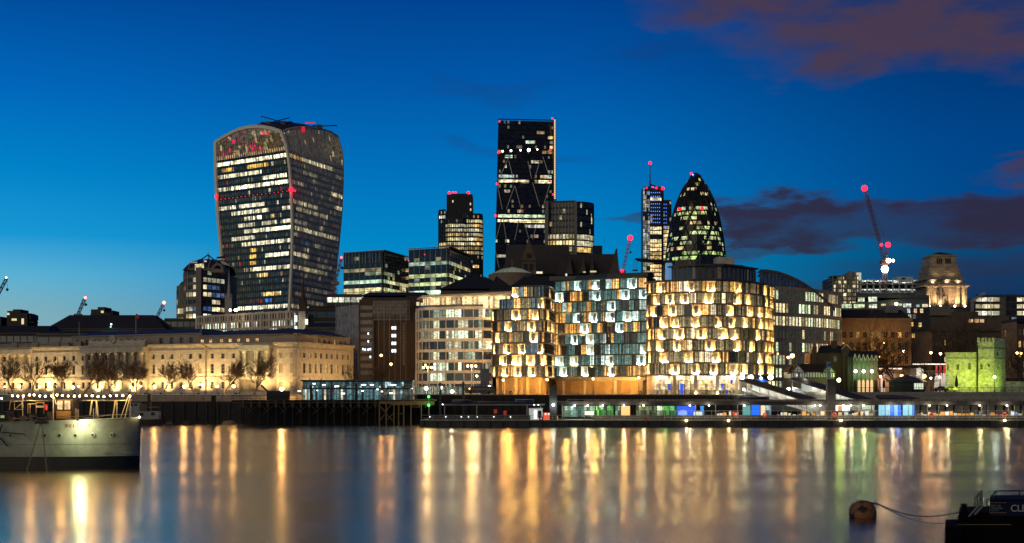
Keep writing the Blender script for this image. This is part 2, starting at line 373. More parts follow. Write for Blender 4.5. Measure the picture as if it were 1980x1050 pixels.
# ================================================================ THE SETTING
def watermat():
    m = bpy.data.materials.new('river water'); m.use_nodes = True; t = m.node_tree; b = t.nodes['Principled BSDF']
    b.inputs['Base Color'].default_value = (.003, .005, .007, 1); b.inputs['IOR'].default_value = 1.33
    gl = t.nodes.new('ShaderNodeBsdfAnisotropic'); gl.inputs['Color'].default_value = (.90, .77, .50, 1); mx = t.nodes.new('ShaderNodeMixShader'); mx.inputs[0].default_value = .72; t.links.new(b.outputs[0], mx.inputs[1]); t.links.new(gl.outputs[0], mx.inputs[2]); t.links.new(mx.outputs[0], t.nodes['Material Output'].inputs[0]); b.inputs['Specular IOR Level'].default_value = .5
    b.inputs['Roughness'].default_value = .27
    g = t.nodes.new('ShaderNodeNewGeometry'); mp = t.nodes.new('ShaderNodeMapping'); mp.inputs['Scale'].default_value = (.035, .45, 1); t.links.new(g.outputs['Position'], mp.inputs[0])
    n = t.nodes.new('ShaderNodeTexNoise'); n.inputs['Scale'].default_value = 1; n.inputs['Detail'].default_value = 6; n.inputs['Roughness'].default_value = .6; t.links.new(mp.outputs[0], n.inputs['Vector'])
    mp2 = t.nodes.new('ShaderNodeMapping'); mp2.inputs['Scale'].default_value = (.005, .06, 1); t.links.new(g.outputs['Position'], mp2.inputs[0])
    n2 = t.nodes.new('ShaderNodeTexNoise'); n2.inputs['Scale'].default_value = 1; n2.inputs['Detail'].default_value = 3; t.links.new(mp2.outputs[0], n2.inputs['Vector'])
    mr = t.nodes.new('ShaderNodeMapRange'); mr.inputs[1].default_value = .35; mr.inputs[2].default_value = .65; mr.inputs[3].default_value = .19; mr.inputs[4].default_value = .26; t.links.new(n2.outputs['Fac'], mr.inputs[0])
    t.links.new(mr.outputs[0], b.inputs['Roughness']); t.links.new(mr.outputs[0], gl.inputs['Roughness'])
    bp = t.nodes.new('ShaderNodeBump'); bp.inputs['Strength'].default_value = .38; bp.inputs['Distance'].default_value = .02; t.links.new(n.outputs['Fac'], bp.inputs['Height']); t.links.new(bp.outputs[0], b.inputs['Normal']); t.links.new(bp.outputs[0], gl.inputs['Normal']); mf = t.nodes.new('ShaderNodeMapRange'); mf.inputs[1].default_value = .36; mf.inputs[2].default_value = .6; mf.inputs[3].default_value = .5; mf.inputs[4].default_value = .8; t.links.new(n2.outputs['Fac'], mf.inputs[0]); t.links.new(mf.outputs[0], mx.inputs[0])
    return m
o = MB().face([(-2500, -60, 0), (2500, -60, 0), (2500, 352, 0), (-2500, 352, 0)]).build('water', watermat()); o['kind'] = 'structure'
GROUND = mat('paved ground', (.07, .065, .06), .9, var=.3, scale=.2)
o = MB().face([(-9000, 351.5, 7.35), (9000, 351.5, 7.35), (9000, 14000, 7.35), (-9000, 14000, 7.35)]).build('ground', GROUND); o['kind'] = 'structure'
o = MB().box(-400, 400, -60, 4, -2, 6.2).build('near_promenade', GROUND); o['kind'] = 'structure'
QW = mat('wet quay stone', (.022, .018, .013), .8, var=.5, scale=.5, bump=.5)
# river wall and the walk behind it
xq = X(812, 345)
o = MB().box(-600, xq, 345.5, 351.6, 5.2, 5.9).build('riverside_walk', mat('walk paving', (.16, .13, .10), .85, scale=.4)); o['kind'] = 'structure'
qw = thing('quay_wall', 'dark wet river wall with pale coping below the row of bare trees', 'wall', (X(400, 345), 345, 0))
MB().box(-600, xq, 345, 346.2, -3, 5.55).build('wall_face', QW, qw)
MB().box(-600, xq, 344.85, 346.3, 5.56, 5.92).build('coping', STONE2, qw)
mb = MB()
for i in range(60): x = -180 + i * 2.9; mb.box(x, x + .35, 344.7, 345, -1, 5.4)
mb.build('timber_fender', BLACK, qw)
MB().box(-600, xq, 351.0, 351.55, 5.9, 7.3).build('back_wall', STONE2, qw)
def railing(name, label, pts, z, h=1.1, step=2.0, m=None, group=None, rails=3, r=.035, panel=None):
    pa = Path(pts); t = thing(name, label, 'railing', (pts[0][0], pts[0][1], z), group); n = max(2, round(pa.L / step)); mb = MB()
    for k in range(rails): zz = z + h * (k + 1) / rails; mb.line([(v.x, v.y, zz) for v in pa.div(max(1, len(pts) - 1) if len(pts) > 2 else 1)] if len(pts) < 3 else [(q[0], q[1], zz) for q in pts], r * (1.3 if k == rails - 1 else .7), 5)
    mb.build('rail', m or BLACK, t); mb = MB()
    for i, v in enumerate(pa.div(n)): (MB() if i < 99 else mb).box(v.x - r, v.x + r, v.y - r, v.y + r, z, z + h).build('post', m or BLACK, t) if i < 99 else mb.box(v.x - r, v.x + r, v.y - r, v.y + r, z, z + h)
    mb.build('post', m or BLACK, t, kind='stuff')
    return t
railing('quay_railing', 'long dark iron railing along the coping below the bare trees', [(-200, 345.4), (X(575, 345), 345.4)], 5.92, 1.2, 2.4)
# east quay under the flats
eq = thing('embankment_wall', 'ochre lit river wall under the curved glass flats', 'wall', (X(1150, 347), 347, 0))
x0, x1 = X(880, 347), X(1440, 347); xe = X(806, 347)
MB().box(xe, x1, 347, 351.6, -3, 7.2).build('wall_face', QW, eq)
MB().box(xe, x1 + .1, 346.8, 351.6, 7.205, 7.42).build('coping', mat('ochre coping', (.42, .33, .2), .8), eq)
mb = MB()
for i in range(34): x = x0 + 1 + i * 2.2; mb.box(x, x + .3, 346.6, 347, 1, 7)
mb.build('timber_fender', BLACK, eq)
tw = thing('wharf_wall', 'pale long wharf wall below the green lit tower', 'wall', (X(1800, 340), 340, 0))
x2 = X(1560, 338); SW = mat('wharf granite', (.30, .28, .22), .85, var=.3, scale=.5)
MB().box(x2, 420, 338, 352, -3, 7.3).build('wall_face', SW, tw)
MB().box(x2 - .1, 420, 337.8, 352, 7.305, 8.0).build('coping', SW, tw)
MB().box(x2 - .1, 420, 337.4, 338, 4.9, 5.3).build('ledge', SW, tw)
mb = MB()
for i in range(90): x = x2 + 1 + i * 2.1; mb.box(x, x + .3, 337.5, 337.98, -1, 4.8)
mb.build('timber_fender', BLACK, tw)
o = MB().box(x2, 420, 340, 352, 8.005, 8.02).build('wharf_paving', GROUND); o['kind'] = 'structure'
MB_ = MB().box(x1, x2, 346.5, 352, -3, 7.3); o = MB_.build('landing_wall', QW); tag(o, 'dark river wall behind the two sloping covered ramps', 'wall')
railing('wharf_railing', 'dark railing on the wharf in front of the green lit tower', [(X(1625, 339), 339), (X(1985, 339), 339)], 8.02, 1.1, 1.8)
railing('flats_railing', 'thin railing on the promenade in front of the curved glass flats', [(x0 + .5, 347.4), (x1, 347.4)], 7.42, 1.1, 2.6, m=STEEL)

# ================================================================ TOWERS OF THE SKYLINE
# --- flared glass tower (left)
def flared():
    zc = lambda y: 8 + (758 - y) * 826 / 2600
    C = [(240, 541), (258, 545), (285, 554.7), (322, 560), (359, 562.7), (423, 565), (490, 565), (591, 560), (700, 553)]
    L = [(240, 416), (274, 417.2), (300, 417.6), (350, 418.5), (380, 420), (420, 422.5), (490, 429), (540, 433), (590, 438), (700, 446)]
    Rr = [(240, 646), (261, 652.3), (298, 662.5), (343, 663.5), (418, 660), (490, 653), (515, 650), (570, 644), (588, 641), (700, 622)]
    def ip(t, y):
        if y <= t[0][0]: return t[0][1]
        for a, b in zip(t, t[1:]):
            if y <= b[0]: return a[1] + (b[1] - a[1]) * (y - a[0]) / (b[0] - a[0])
        return t[-1][1]
    def corner(t, D, z): y = HZ - (z - H) * F / D; return Vector((X(ip(t, y), D), D))
    cL = lambda z: corner(L, 865, z); cC = lambda z: corner(C, 826, z); cR = lambda z: corner(Rr, 895, z)
    root = thing('flared_glass_tower', 'flared tower of lit glass storeys with curved top and pale vertical fins', 'skyscraper', (cC(8).x, 860, 7.35))
    zb = 7.35; st = 4.03; ztop_full = zc(289 + 6.3)          # the top of the ordinary storeys
    top_s = lambda t: [169.0, 171.0, 172.6, 173.4, 173.6, 173.2, 172, 170.3, 168.2][round(t * 8)]
    def topL(t): x = t * 8; i = min(7, int(x)); a = [168.6, 170.8, 172.6, 173.8, 174.2, 173.8, 172.6, 170.6, 167.6]; return a[i] + (a[i + 1] - a[i]) * (x - i)
    def topR(t): x = t * 8; i = min(7, int(x)); a = [167.6, 171.0, 173.6, 175.6, 177.2, 178.4, 179.3, 179.6, 178.2]; return a[i] + (a[i + 1] - a[i]) * (x - i)
    rnd = random.Random(5)
    specL = {0: [(0, 1, 1.6)], 1: [(.08, .25, .6, 'a'), (.43, .74, .7, 'a'), (.77, .8, .8)], 2: [(.05, .3, .7), (.3, .62, .9)], 3: [(.62, .95, 1.1)], 4: [(.02, .2, .7), (.2, .97, 1.6)], 5: [(.7, .74, .3)],
             7: [(.02, .25, 1.1), (.3, .64, .9), (.8, .83, .6)], 8: [(.18, .7, .8), (.88, 1, .7)], 9: [(.36, .6, .9), (.72, .76, .7, 'w')], 10: [(.26, .5, .6), (.6, .8, .5), (.85, 1, .9)], 11: [(.35, .6, 1.0), (.6, 1, 1.7)],
             12: [(.15, .5, .55)], 13: [(.3, .6, .8), (.6, 1, .9)], 14: [(.4, .52, .6, 'a')], 15: [(.62, .95, 1.3), (.4, .5, .8, 'a')], 16: [(.4, .5, .7, 'a')], 17: [(.4, 1, .9)], 18: [(.5, .67, .9, 'w'), (.85, .88, .7, 'w')],
             21: [(.6, .88, .9, 'w')], 22: [(.62, .72, .5, 'b')], 23: [(.1, 1, 1.1)], 24: [(.5, .6, .3)]}
    specR = {0: [(0, .25, .8, 'w'), (.25, .8, .9)], 1: [(.85, .97, .3)], 2: [(.25, .5, .35)], 4: [(.75, 1, 1.5), (.03, .22, .4)], 3: [(.4, .5, .3)], 6: [(.86, 1, 1.2)], 7: [(0, .3, 1.0), (.3, .5, .4)], 8: [(.08, .5, .6), (.5, .7, .8)],
             10: [(.02, .3, .5), (.55, .65, .5)], 11: [(.0, .55, 1.2), (.55, .95, 1.0)], 12: [(0, .1, .5)], 13: [(.45, .6, .5), (.25, .32, .6, 'b')], 14: [(.2, .35, .5)], 15: [(.02, .35, .9), (.7, .8, .2)], 16: [(.5, .9, .25)], 17: [(0, .65, .9), (.65, .8, .4)],
             18: [(.3, .36, .5, 'w'), (.2, .23, .4, 'w'), (.6, .65, .3)], 20: [(.4, .9, .22)], 21: [(.1, .5, .22)], 22: [(.3, .8, .3)], 23: [(0, .35, 1.0), (.35, 1, .6)], 24: [(.0, .9, .4)]}
    def col(spec, k, t):
        for q in spec.get(k, []):
            if q[0] <= t <= q[1]:
                c = {'a': (1, .6, .1), 'w': (1, .62, .2), 'b': (.1, .3, 1)}.get(q[3] if len(q) > 3 else '', (1, .90, .58)); u = q[2] * rnd.choice((.25, .6, .9, 1.2, 1.6, 2.2)) * rnd.uniform(.8, 1.2)
                return tuple(v * u for v in c)
        r = rnd.random()
        if r < .05: u = rnd.uniform(.1, .6); return (u, u * .8, u * .45)
        if r < .062: return (.5, .01, .02)
        u = rnd.uniform(.5, 1.6); return (.075 * u, .062 * u, .034 * u) if spec is specR else (.022 * u, .020 * u, .012 * u)  # unlit side panes get a base glow standing in for light on the fins
    nL, nR = 64, 48
    def face_pts(a, b, n, z, t): return a(z).lerp(b(z), t)
    k = 0
    for kk in range(-1, 40):
        z1 = ztop_full - (kk) * st; z0 = z1 - st
        if z0 < 42: break
        for nm, a, b, n, spec in (('window_row', cL, cC, nL, specL), ('side_window_row', cC, cR, nR, specR)):
            g = MB()
            for i in range(n):
                t0, t1 = i / n, (i + 1) / n; zz0 = z0 + 1.7; p = [face_pts(a, b, n, zz0, t0), face_pts(a, b, n, zz0, t1), face_pts(a, b, n, z1, t1), face_pts(a, b, n, z1, t0)]
                g.face([(p[0].x, p[0].y, zz0), (p[1].x, p[1].y, zz0), (p[2].x, p[2].y, z1), (p[3].x, p[3].y, z1)], c=col(spec, kk, (t0 + t1) / 2) if kk >= 0 else ((.5, .3, .12) if nm == 'window_row' and i % 2 else (.07, .055, .035)))
                g.face([(q.x, q.y, zz) for q, zz in ((face_pts(a, b, n, z0, t0), z0), (face_pts(a, b, n, z0, t1), z0), (p[1], zz0), (p[0], zz0))], c=(.003, .003, .003))
            g.build(nm, GFAR, root)
    ztf = ztop_full + st
    # arched sky garden glazing
    for nm, a, b, tp, n in (('garden_glazing', cL, cC, topL, 32), ('side_garden_glazing', cC, cR, topR, 32)):
        g = MB(); m2 = MB()
        for i in range(n):
            t0, t1 = i / n, (i + 1) / n
            rows = 6
            for j in range(rows):
                u0, u1 = j / rows, (j + 1) / rows; q = []
                for t, u in ((t0, u0), (t1, u0), (t1, u1), (t0, u1)):
                    z = ztf + (tp(t) - ztf) * u; v = a(z).lerp(b(z), t); q.append((v.x, v.y, z))
                r = rnd.random(); c = (.01, .01, .008)
                if nm == 'garden_glazing': c = (.85, .02, .10) if r < .045 else ((.25, .02, .05) if r < .11 else ((.4, .3, .12) if r < .22 else (.09, .064, .032)))
                elif r < .05: c = (.5, .4, .2)
                elif nm != 'garden_glazing': c = (.07, .058, .034)  # crown side panes carry the same stand-in glow
                g.face(q, c=c)
            if i % 2 == 0:
                v = a(ztf).lerp(b(ztf), t0); w = a(tp(t0)).lerp(b(tp(t0)), t0); m2.tube((v.x, v.y - .2, ztf), (w.x, w.y - .2, tp(t0)), .14, n=4)
        g.build(nm, GFAR, root); m2.build('glazing_bar', DARKMETAL, root)
    FR = mat('pale tower frame', (.90, .80, .58), .6, var=.1)
    fr = MB()
    zs = [42 + i * 4.5 for i in range(29)]
    def strip(f, zlist, w, m_): 
        for z0, z1 in zip(zlist, zlist[1:]): a = f(z0); b = f(z1); m_.tube((a.x, a.y - .3, z0), (b.x, b.y - .3, z1), w, n=6, cap=False)
    strip(cL, zs + [168.6], 1.5, fr); strip(cC, zs + [167.6], 1.15, fr); strip(cR, zs + [170, 174, 178.2], .8, fr)
    for tp, a, b in ((topL, cL, cC), (topR, cC, cR)):
        pr = None
        for i in range(25):
            t = i / 24; z = tp(t); v = a(z).lerp(b(z), t); q = (v.x, v.y - .3, z)
            if pr: fr.tube(pr, q, 1.35 if a is cL else .7, n=6, cap=False)
            pr = q
    fr.build('frame', FR, root)
    # fins on the east side and thin ones on the river side
    fn = MB(); fs = MB(); FIN = mat('tower fins', (.78, .70, .52), .5, 0, var=.1)
    for i in range(1, 38):
        t = i / 38; zl = [z for z in zs if z < 168] + [topR(t) - .3]
        for z0, z1 in zip(zl[::2], zl[2::2] + ([zl[-1]] if len(zl) % 2 == 0 else [])):
            u = cC(z0).lerp(cR(z0), t); v = cC(z1).lerp(cR(z1), t)
            fn.hexa([(u.x - .32, u.y - .9, z0), (u.x + .32, u.y - .9, z0), (u.x + .32, u.y, z0), (u.x - .32, u.y, z0)], [(v.x - .32, v.y - .9, z1), (v.x + .32, v.y - .9, z1), (v.x + .32, v.y, z1), (v.x - .32, v.y, z1)])
    fn.build('fin', FIN, root, kind='stuff')
    for i in range(1, 30):
        t = i / 30; zl = zs[::4] + [zs[-1]]
        for z0, z1 in zip(zl, zl[1:]):
            u = cL(z0).lerp(cC(z0), t); v = cL(z1).lerp(cC(z1), t)
            fs.hexa([(u.x - .07, u.y - .3, z0), (u.x + .07, u.y - .3, z0), (u.x + .07, u.y, z0), (u.x - .07, u.y, z0)], [(v.x - .07, v.y - .3, z1), (v.x + .07, v.y - .3, z1), (v.x + .07, v.y, z1), (v.x - .07, v.y, z1)])
    fs.build('mullion_grid', DARKMETAL, root)
    # roof shell
    NB = 10; rv = []; B0 = cL(170) + cR(170) - cC(170)
    for j in range(NB + 1):
        for i in range(NB + 1):
            s, t = i / NB, j / NB; z0 = topL(s); 
            pL = cL(z0).lerp(cC(z0), s); sh = (cR(178) - cC(168)) * t; zz = z0 + (topR(t) - 167.6) * (1 - .35 * (1 - s)) + 2.2 * math.sin(math.pi * t) * (1 - s) + 1.0 * math.sin(math.pi * s) * math.sin(math.pi * t)
            rv.append((pL.x + sh.x, pL.y + sh.y, zz))
    MB().mesh(rv, [(j * (NB + 1) + i, j * (NB + 1) + i + 1, (j + 1) * (NB + 1) + i + 1, (j + 1) * (NB + 1) + i) for j in range(NB) for i in range(NB)]).build('roof', LEAD, root, smooth=True)
    a, b, c = cL(42), cC(42), cR(42)
    MB().prism([(a.x + 1, a.y), (b.x, b.y + 1), (c.x - 1, c.y), (B0.x, B0.y)], 7.35, 44).build('wall', LEAD, root)
    a, b, c = cL(140), cC(140), cR(140)
    MB().prism([(x.x, x.y) for x in (cL(43) + Vector((2, 1)), cC(43) + Vector((0, 2)), cR(43) + Vector((-2, 1)), B0)], 43.5, 166, top=[(x.x, x.y) for x in (cL(160) + Vector((3, 2)), cC(160) + Vector((0, 4)), cR(160) + Vector((-4, 2)), B0)]).build('core', BLACK, root)
    # roof cradles
    for px, py, dx, dz in ((520, 238, 13, 3.5), (548, 237, -14, 4), (618, 244, 11, .5)):
        m2 = MB(); x, z = X(px, 850), Z(py, 850); m2.box(x - 1.5, x + 1.5, 848, 852, z - 2, z + .7); m2.tube((x, 850, z), (x + dx, 850, z + dz), .35, n=5); m2.tube((x, 850, z), (x - dx * .4, 850, z + .4), .5, n=5); m2.tube((x + dx, 850, z + dz), (x + dx, 850, z + dz - 1.6), .15, n=4)
        m2.build('roof_cradle', DARKMETAL, root)
    for px, py, r in ((418.5, 380, 1.1), (563, 367, 1.6), (570, 369, .7)): bulb('warning_light', (X(px, 822 if px > 500 else 862), 822 if px > 500 else 862, Z(py, 822 if px > 500 else 862)), r, (1, .008, .025), 4, root)
    for i in range(18):
        t = i / 18; z = zc(367) - .6; v = cL(z).lerp(cC(z), t); bulb('red_strip_light', (v.x, v.y - .5, z), .22, (1, .02, .02), 3, root)
    for px, py, w, h in ((591, 256, 1.8, 3.4), (604, 243.5, 6, .6)): D = 850; MB().box(X(px, D) - w / 2, X(px, D) + w / 2, D - 10, D - 9.4, Z(py, D) - h / 2, Z(py, D) + h / 2).build('red_sign_light', mat('red roof glow', (.1, 0, 0), em=(.9, .01, .06), es=.8, var=0), root)
flared()

# --- wedge tower with diagonal braces (centre)
def wedge():
    yb = 1040; yt = 1075; zb = 7.35; zt = Z(233, yt)
    root = thing('wedge_tower', 'tallest dark wedge shaped tower with diagonal braces and a slanting front', 'skyscraper', (X(1015, 1050), 1050, zb))
    def fl(t): z = zb + (zt - zb) * t; return Vector((X(951, 1040) + (X(963.5, yt) - X(951, 1040)) * t, yb + (yt - yb) * t, z))
    def frr(t): z = zb + (zt - zb) * t; return Vector((X(1070.5, 1052 + 30 * t), yb + 12 + (yt - yb) * t, z + 1.5 * t))
    n = 54; nb = 30
    lit = mklit(11, .10, ((1, .9, .6), (.8, 1, .8), (1, .7, .35)), .55, dark=(.003, .003, .004), run=(1, 4))
    def yk(y): return round(((Z(y, 1065) - zb) / (zt - zb)) * n - .5)
    rows = {yk(296): (1.1, .62, .2, (.0, .18, .75, 1.0), .8), yk(288): (.8, .5, .2, (.0, .1, .8, 1), .5), yk(348): (1, .85, .5, (.02, .58, .72, .98), 1.6), yk(342): (.7, .9, .8, (.05, .3, 0, 0), .8), yk(417): (.8, 1, .6, (.02, 1, 0, 0), .9), yk(426): (1, .85, .45, (.03, .98, 0, 0), 1.5), yk(441): (1, .95, .8, (.5, 1, 0, 0), .8), yk(498): (1, .9, .6, (.05, .2, 0, 0), .5)}
    rnd = random.Random(3)
    for k in range(n):
        g = MB(); t0, t1 = (k + .4) / n, (k + 1) / n; a, b, c, d = fl(t0), frr(t0), frr(t1), fl(t1); e = fl(k / n); f = frr(k / n)
        for i in range(nb):
            s0, s1 = i / nb, (i + 1) / nb; s = (s0 + s1) / 2; cc = lit(k, i, nb)
            if k in rows:
                r, gg, bb, sp, L = rows[k]
                if sp[0] <= s <= sp[1] or sp[2] <= s <= sp[3] and sp[3] > 0: u = L * rnd.uniform(.3, 1.3); cc = (r * u, gg * u, bb * u)
            g.face([a.lerp(b, s0), a.lerp(b, s1), d.lerp(c, s1), d.lerp(c, s0)], c=cc); g.face([e.lerp(f, s0), e.lerp(f, s1), a.lerp(b, s1), a.lerp(b, s0)], c=(.002, .002, .002))
        g.build('window_row', GFAR, root)
    BR = mat('pale brace steel', (.5, .5, .42), .5, var=0); o_ = Vector((0, -.6, 0))
    def pt(px, py): 
        t = (Z(py, 1062) - zb) / (zt - zb); a = fl(t); b = frr(t); s = (px * a.y / F - CX * a.y / F - a.x) / max(1, (b.x - a.x)); return a.lerp(b, max(0, min(1, s))) + o_
    for (x0, y0, x1, y1) in ((984, 300, 966, 342), (984, 308, 992, 342), (1021, 308, 1028, 342), (1045, 305, 1034, 342), (1050, 298, 1064, 340), (995, 358, 979, 404), (996, 358, 1008, 404), (961, 352, 971, 404), (1030, 350, 1044, 398), (1064, 352, 1051, 398), (1010, 418, 1023, 462), (1042, 420, 1030, 463), (1004, 422, 995, 465), (970, 424, 958, 467), (956, 484, 965, 520), (972, 418, 980, 470)):
        MB().tube(pt(x0, y0), pt(x1, y1), .34, n=4).build('brace', BR, root)
    for z_ in (300, 352, 430): MB().tube(pt(962, z_), pt(1068, z_ - 4), .35, n=4).build('floor_beam', DARKMETAL, root)
    # side ladder frame
    mb = MB(); a0 = frr(0); a1 = frr(1)
    mb.prism([(fl(0).x, fl(0).y + 1), (a0.x, a0.y + 1), (a0.x + 2, a0.y + 14), (fl(0).x, yb + 50)], zb, zt - 1, top=[(fl(1).x, fl(1).y + 1), (a1.x, a1.y + 1), (a1.x + 1, a1.y + 14), (fl(1).x, yb + 50)]); mb.build('wall', BLACK, root)
    mb = MB(); mb.tube((X(1075.3, 1085), 1085, zb), (X(1074.2, 1085), 1085, Z(228, 1085)), .7, n=4); mb.tube((a0.x, a0.y, zb), (a1.x, a1.y, a1.z + .5), .5, n=4); mb.build('corner_post', DARKMETAL, root)
    mb = MB()
    for i in range(44):
        z = Z(233 + i * 3.5, 1082); mb.box(X(1071.4, 1082), X(1074, 1082), 1080, 1080.5, z - .6, z + .5)
    mb.build('stair_light', mat('stair core light', (.1, .1, .1), em=(1, .62, .22), es=1.1, var=0, nosample=True), root)
    mb = MB()
    for s in range(0, 31): a = fl(1).lerp(frr(1), s / 30); mb.tube(a, a + Vector((0, 0, 1.2)), .2, n=4)
    mb.tube(fl(1) + Vector((0, 0, 1.2)), frr(1) + Vector((0, 0, 1.2)), .45, n=4); mb.build('parapet', DARKMETAL, root)
    for px, py, r in ((966, 235, .7), (1068, 229, .7), (964.5, 295, 1.0), (1064, 289.5, 1.0), (961.5, 355.5, .9), (1063, 350.5, .9), (958.5, 417, .9), (1069.5, 376, .8)): bulb('warning_light', (X(px, 1036), 1036, Z(py, 1036)), r, (1, .008, .025), 4, root)
    for px, py, r, e in ((972, 292.5, .7, 9), (988, 291.5, .8, 10), (1006.5, 290.5, .7, 9), (1022.5, 289.8, 1.2, 16), (1039, 289, .6, 9)): bulb('work_light', (X(px, 1036), 1036, Z(py, 1036)), r, (1, .88, .6), e, root)
wedge()

# --- dark tower with stepped leaves
def leaves():
    D = 1170; root = thing('stepped_dark_tower', 'dark stepped tower with a black core rising above gold lit wings', 'skyscraper', (X(890, D), D, 7.35))
    st = 12.6 / F * D * .5 * 1.0
    cols = ((1, .85, .45), (1, .62, .2), (1, .95, .65))
    def leaf(p, yt, n, seed, rows, name='window_row', cut=None):
        pts = [P(a, D + b) for a, b in p]; zt = Z(yt, D); st_ = 3.95; nn = int((zt - 30) / st_); core(root, pts, 30, 7.35, zt, BLACK)
        fl_ = {nn - 1 - i: v for i, v in enumerate(rows)}
        storeys(root, pts, zt - nn * st_, zt, nn, 1.9, mklit(seed, .3, cols, .95, fl_, run=(3, 14)), BLACK, GFAR, .38, .5, .35, .1)
    r1 = [0, 0, .95, 1, 1, 1, 1, 1, .95, 0, .1, 0, .1, .5, .05, .7, .2, .9, .2, .5, .3, .5]
    leaf([(848, 10), (849.5, 6), (862, 2)], 407, 0, 1, [.0, .6, .1, .6, .1, .4, .2, .6, .5, .6, .7, .6, .8, .8], )
    leaf([(862, 0), (866, -4), (896, -4), (902, 0)], 425.5, 0, 2, [0, .95, 1, 1, 1, 1, 1, 1, 1, 1, .1, 0, .2, 0])
    leaf([(888, 3), (903, -1), (903.5, -1), (926, 0), (933, 5)], 416, 0, 3, [.0, 1, .85, 1, 1, 1, 1, 1, .9, .5, 0, .1, .05, .0, .05, .05, .0, .9, .3, .9, .3, .4, .2, .8, .2, .5])
    pts = [P(864, D + 2), P(913.5, D + 2)]; core(root, pts, 26, 30, Z(375, D), BLACK, inset=0)
    mb = MB()
    for i in range(16): x = X(864 + i * 3.3, D); mb.box(x - .3, x + .3, D + 1.2, D + 2, 90, Z(376, D))
    mb.build('vertical_rib', DARKMETAL, root)
    MB().box(X(872, D), X(906, D), D + 8, D + 20, Z(375, D), Z(371.5, D)).build('plant_room', BLACK, root)
    for px, py, r in ((869, 373.5, 1.3), (876, 373, .8), (881, 373, .8), (905.5, 373.5, 1.3)): bulb('warning_light', (X(px, D), D + 1, Z(py, D) + .5), r, (1, .008, .025), 4, root)
    for px, py in ((875.5, 389), (909.5, 394), (910, 405)): MB().box(X(px, D) - .5, X(px, D) + .5, D + 1.1, D + 1.2, Z(py, D) - 1, Z(py, D) + 1).build('lit_window', mat('small lit window', (.1, .1, .1), em=(1, .8, .4), es=.9, var=0, nosample=True), root)
leaves()

# --- vertical finned tower with curved corner
def finned():
    D = 880; root = thing('finned_curved_tower', 'dark finned tower with a curved glass corner overlapping the wedge tower', 'office tower', (X(1100, D), D, 7.35))
    zt = Z(391, D); cols = ((1, .8, .35), (1, .65, .2), (1, .9, .55))
    n = 30; rows = {}
    for i in range(n): y = 391 + (i + .5) * (zt - 7.35) / n * F / D; rows[n - 1 - i] = .85 if 455 < y < 487 else .04
    pts = [P(1056, D + 4), P(1113, D)]; core(root, pts, 40, 7.35, zt, BLACK)
    storeys(root, pts, 7.35, zt, n, 2.1, mklit(21, .1, cols, .9, rows), BLACK, GFAR, .3, .5, .9, .1, mm=STONE2)
    arc = [P(1113 + 35 * math.sin(a) * 1.0, D + 12 * (1 - math.cos(a)) + 0) for a in [i * math.pi / 2 / 10 for i in range(11)]]
    core(root, arc, 28, 7.35, zt - .5, BLACK)
    storeys(root, arc, 7.35, zt - .4, n, 1.5, mklit(22, .1, cols, 1.1, {k: (1 if v > .5 else 0.0) for k, v in rows.items()}, run=(20, 30), var=.2), BLACK, GFAR, .22, .25, .2, .12)
    for px in (1057.5, 1113, 1148.5): MB().box(X(px, D - .5) - .9, X(px, D - .5) + .9, D - 2 + (14 if px > 1140 else 0), D + 3 + (14 if px > 1140 else 0), 7.35, zt + .6).build('stone_pier', mat('tower stone', (.22, .19, .16), .8), root)
    for px, py in ((1144, 417), (1145, 425)): MB().box(X(px, D) - .3, X(px, D) + .3, D + 6, D + 6.3, Z(py, D) - 2, Z(py, D) + 2).build('lit_window', MATS['small lit window'], root)
finned()

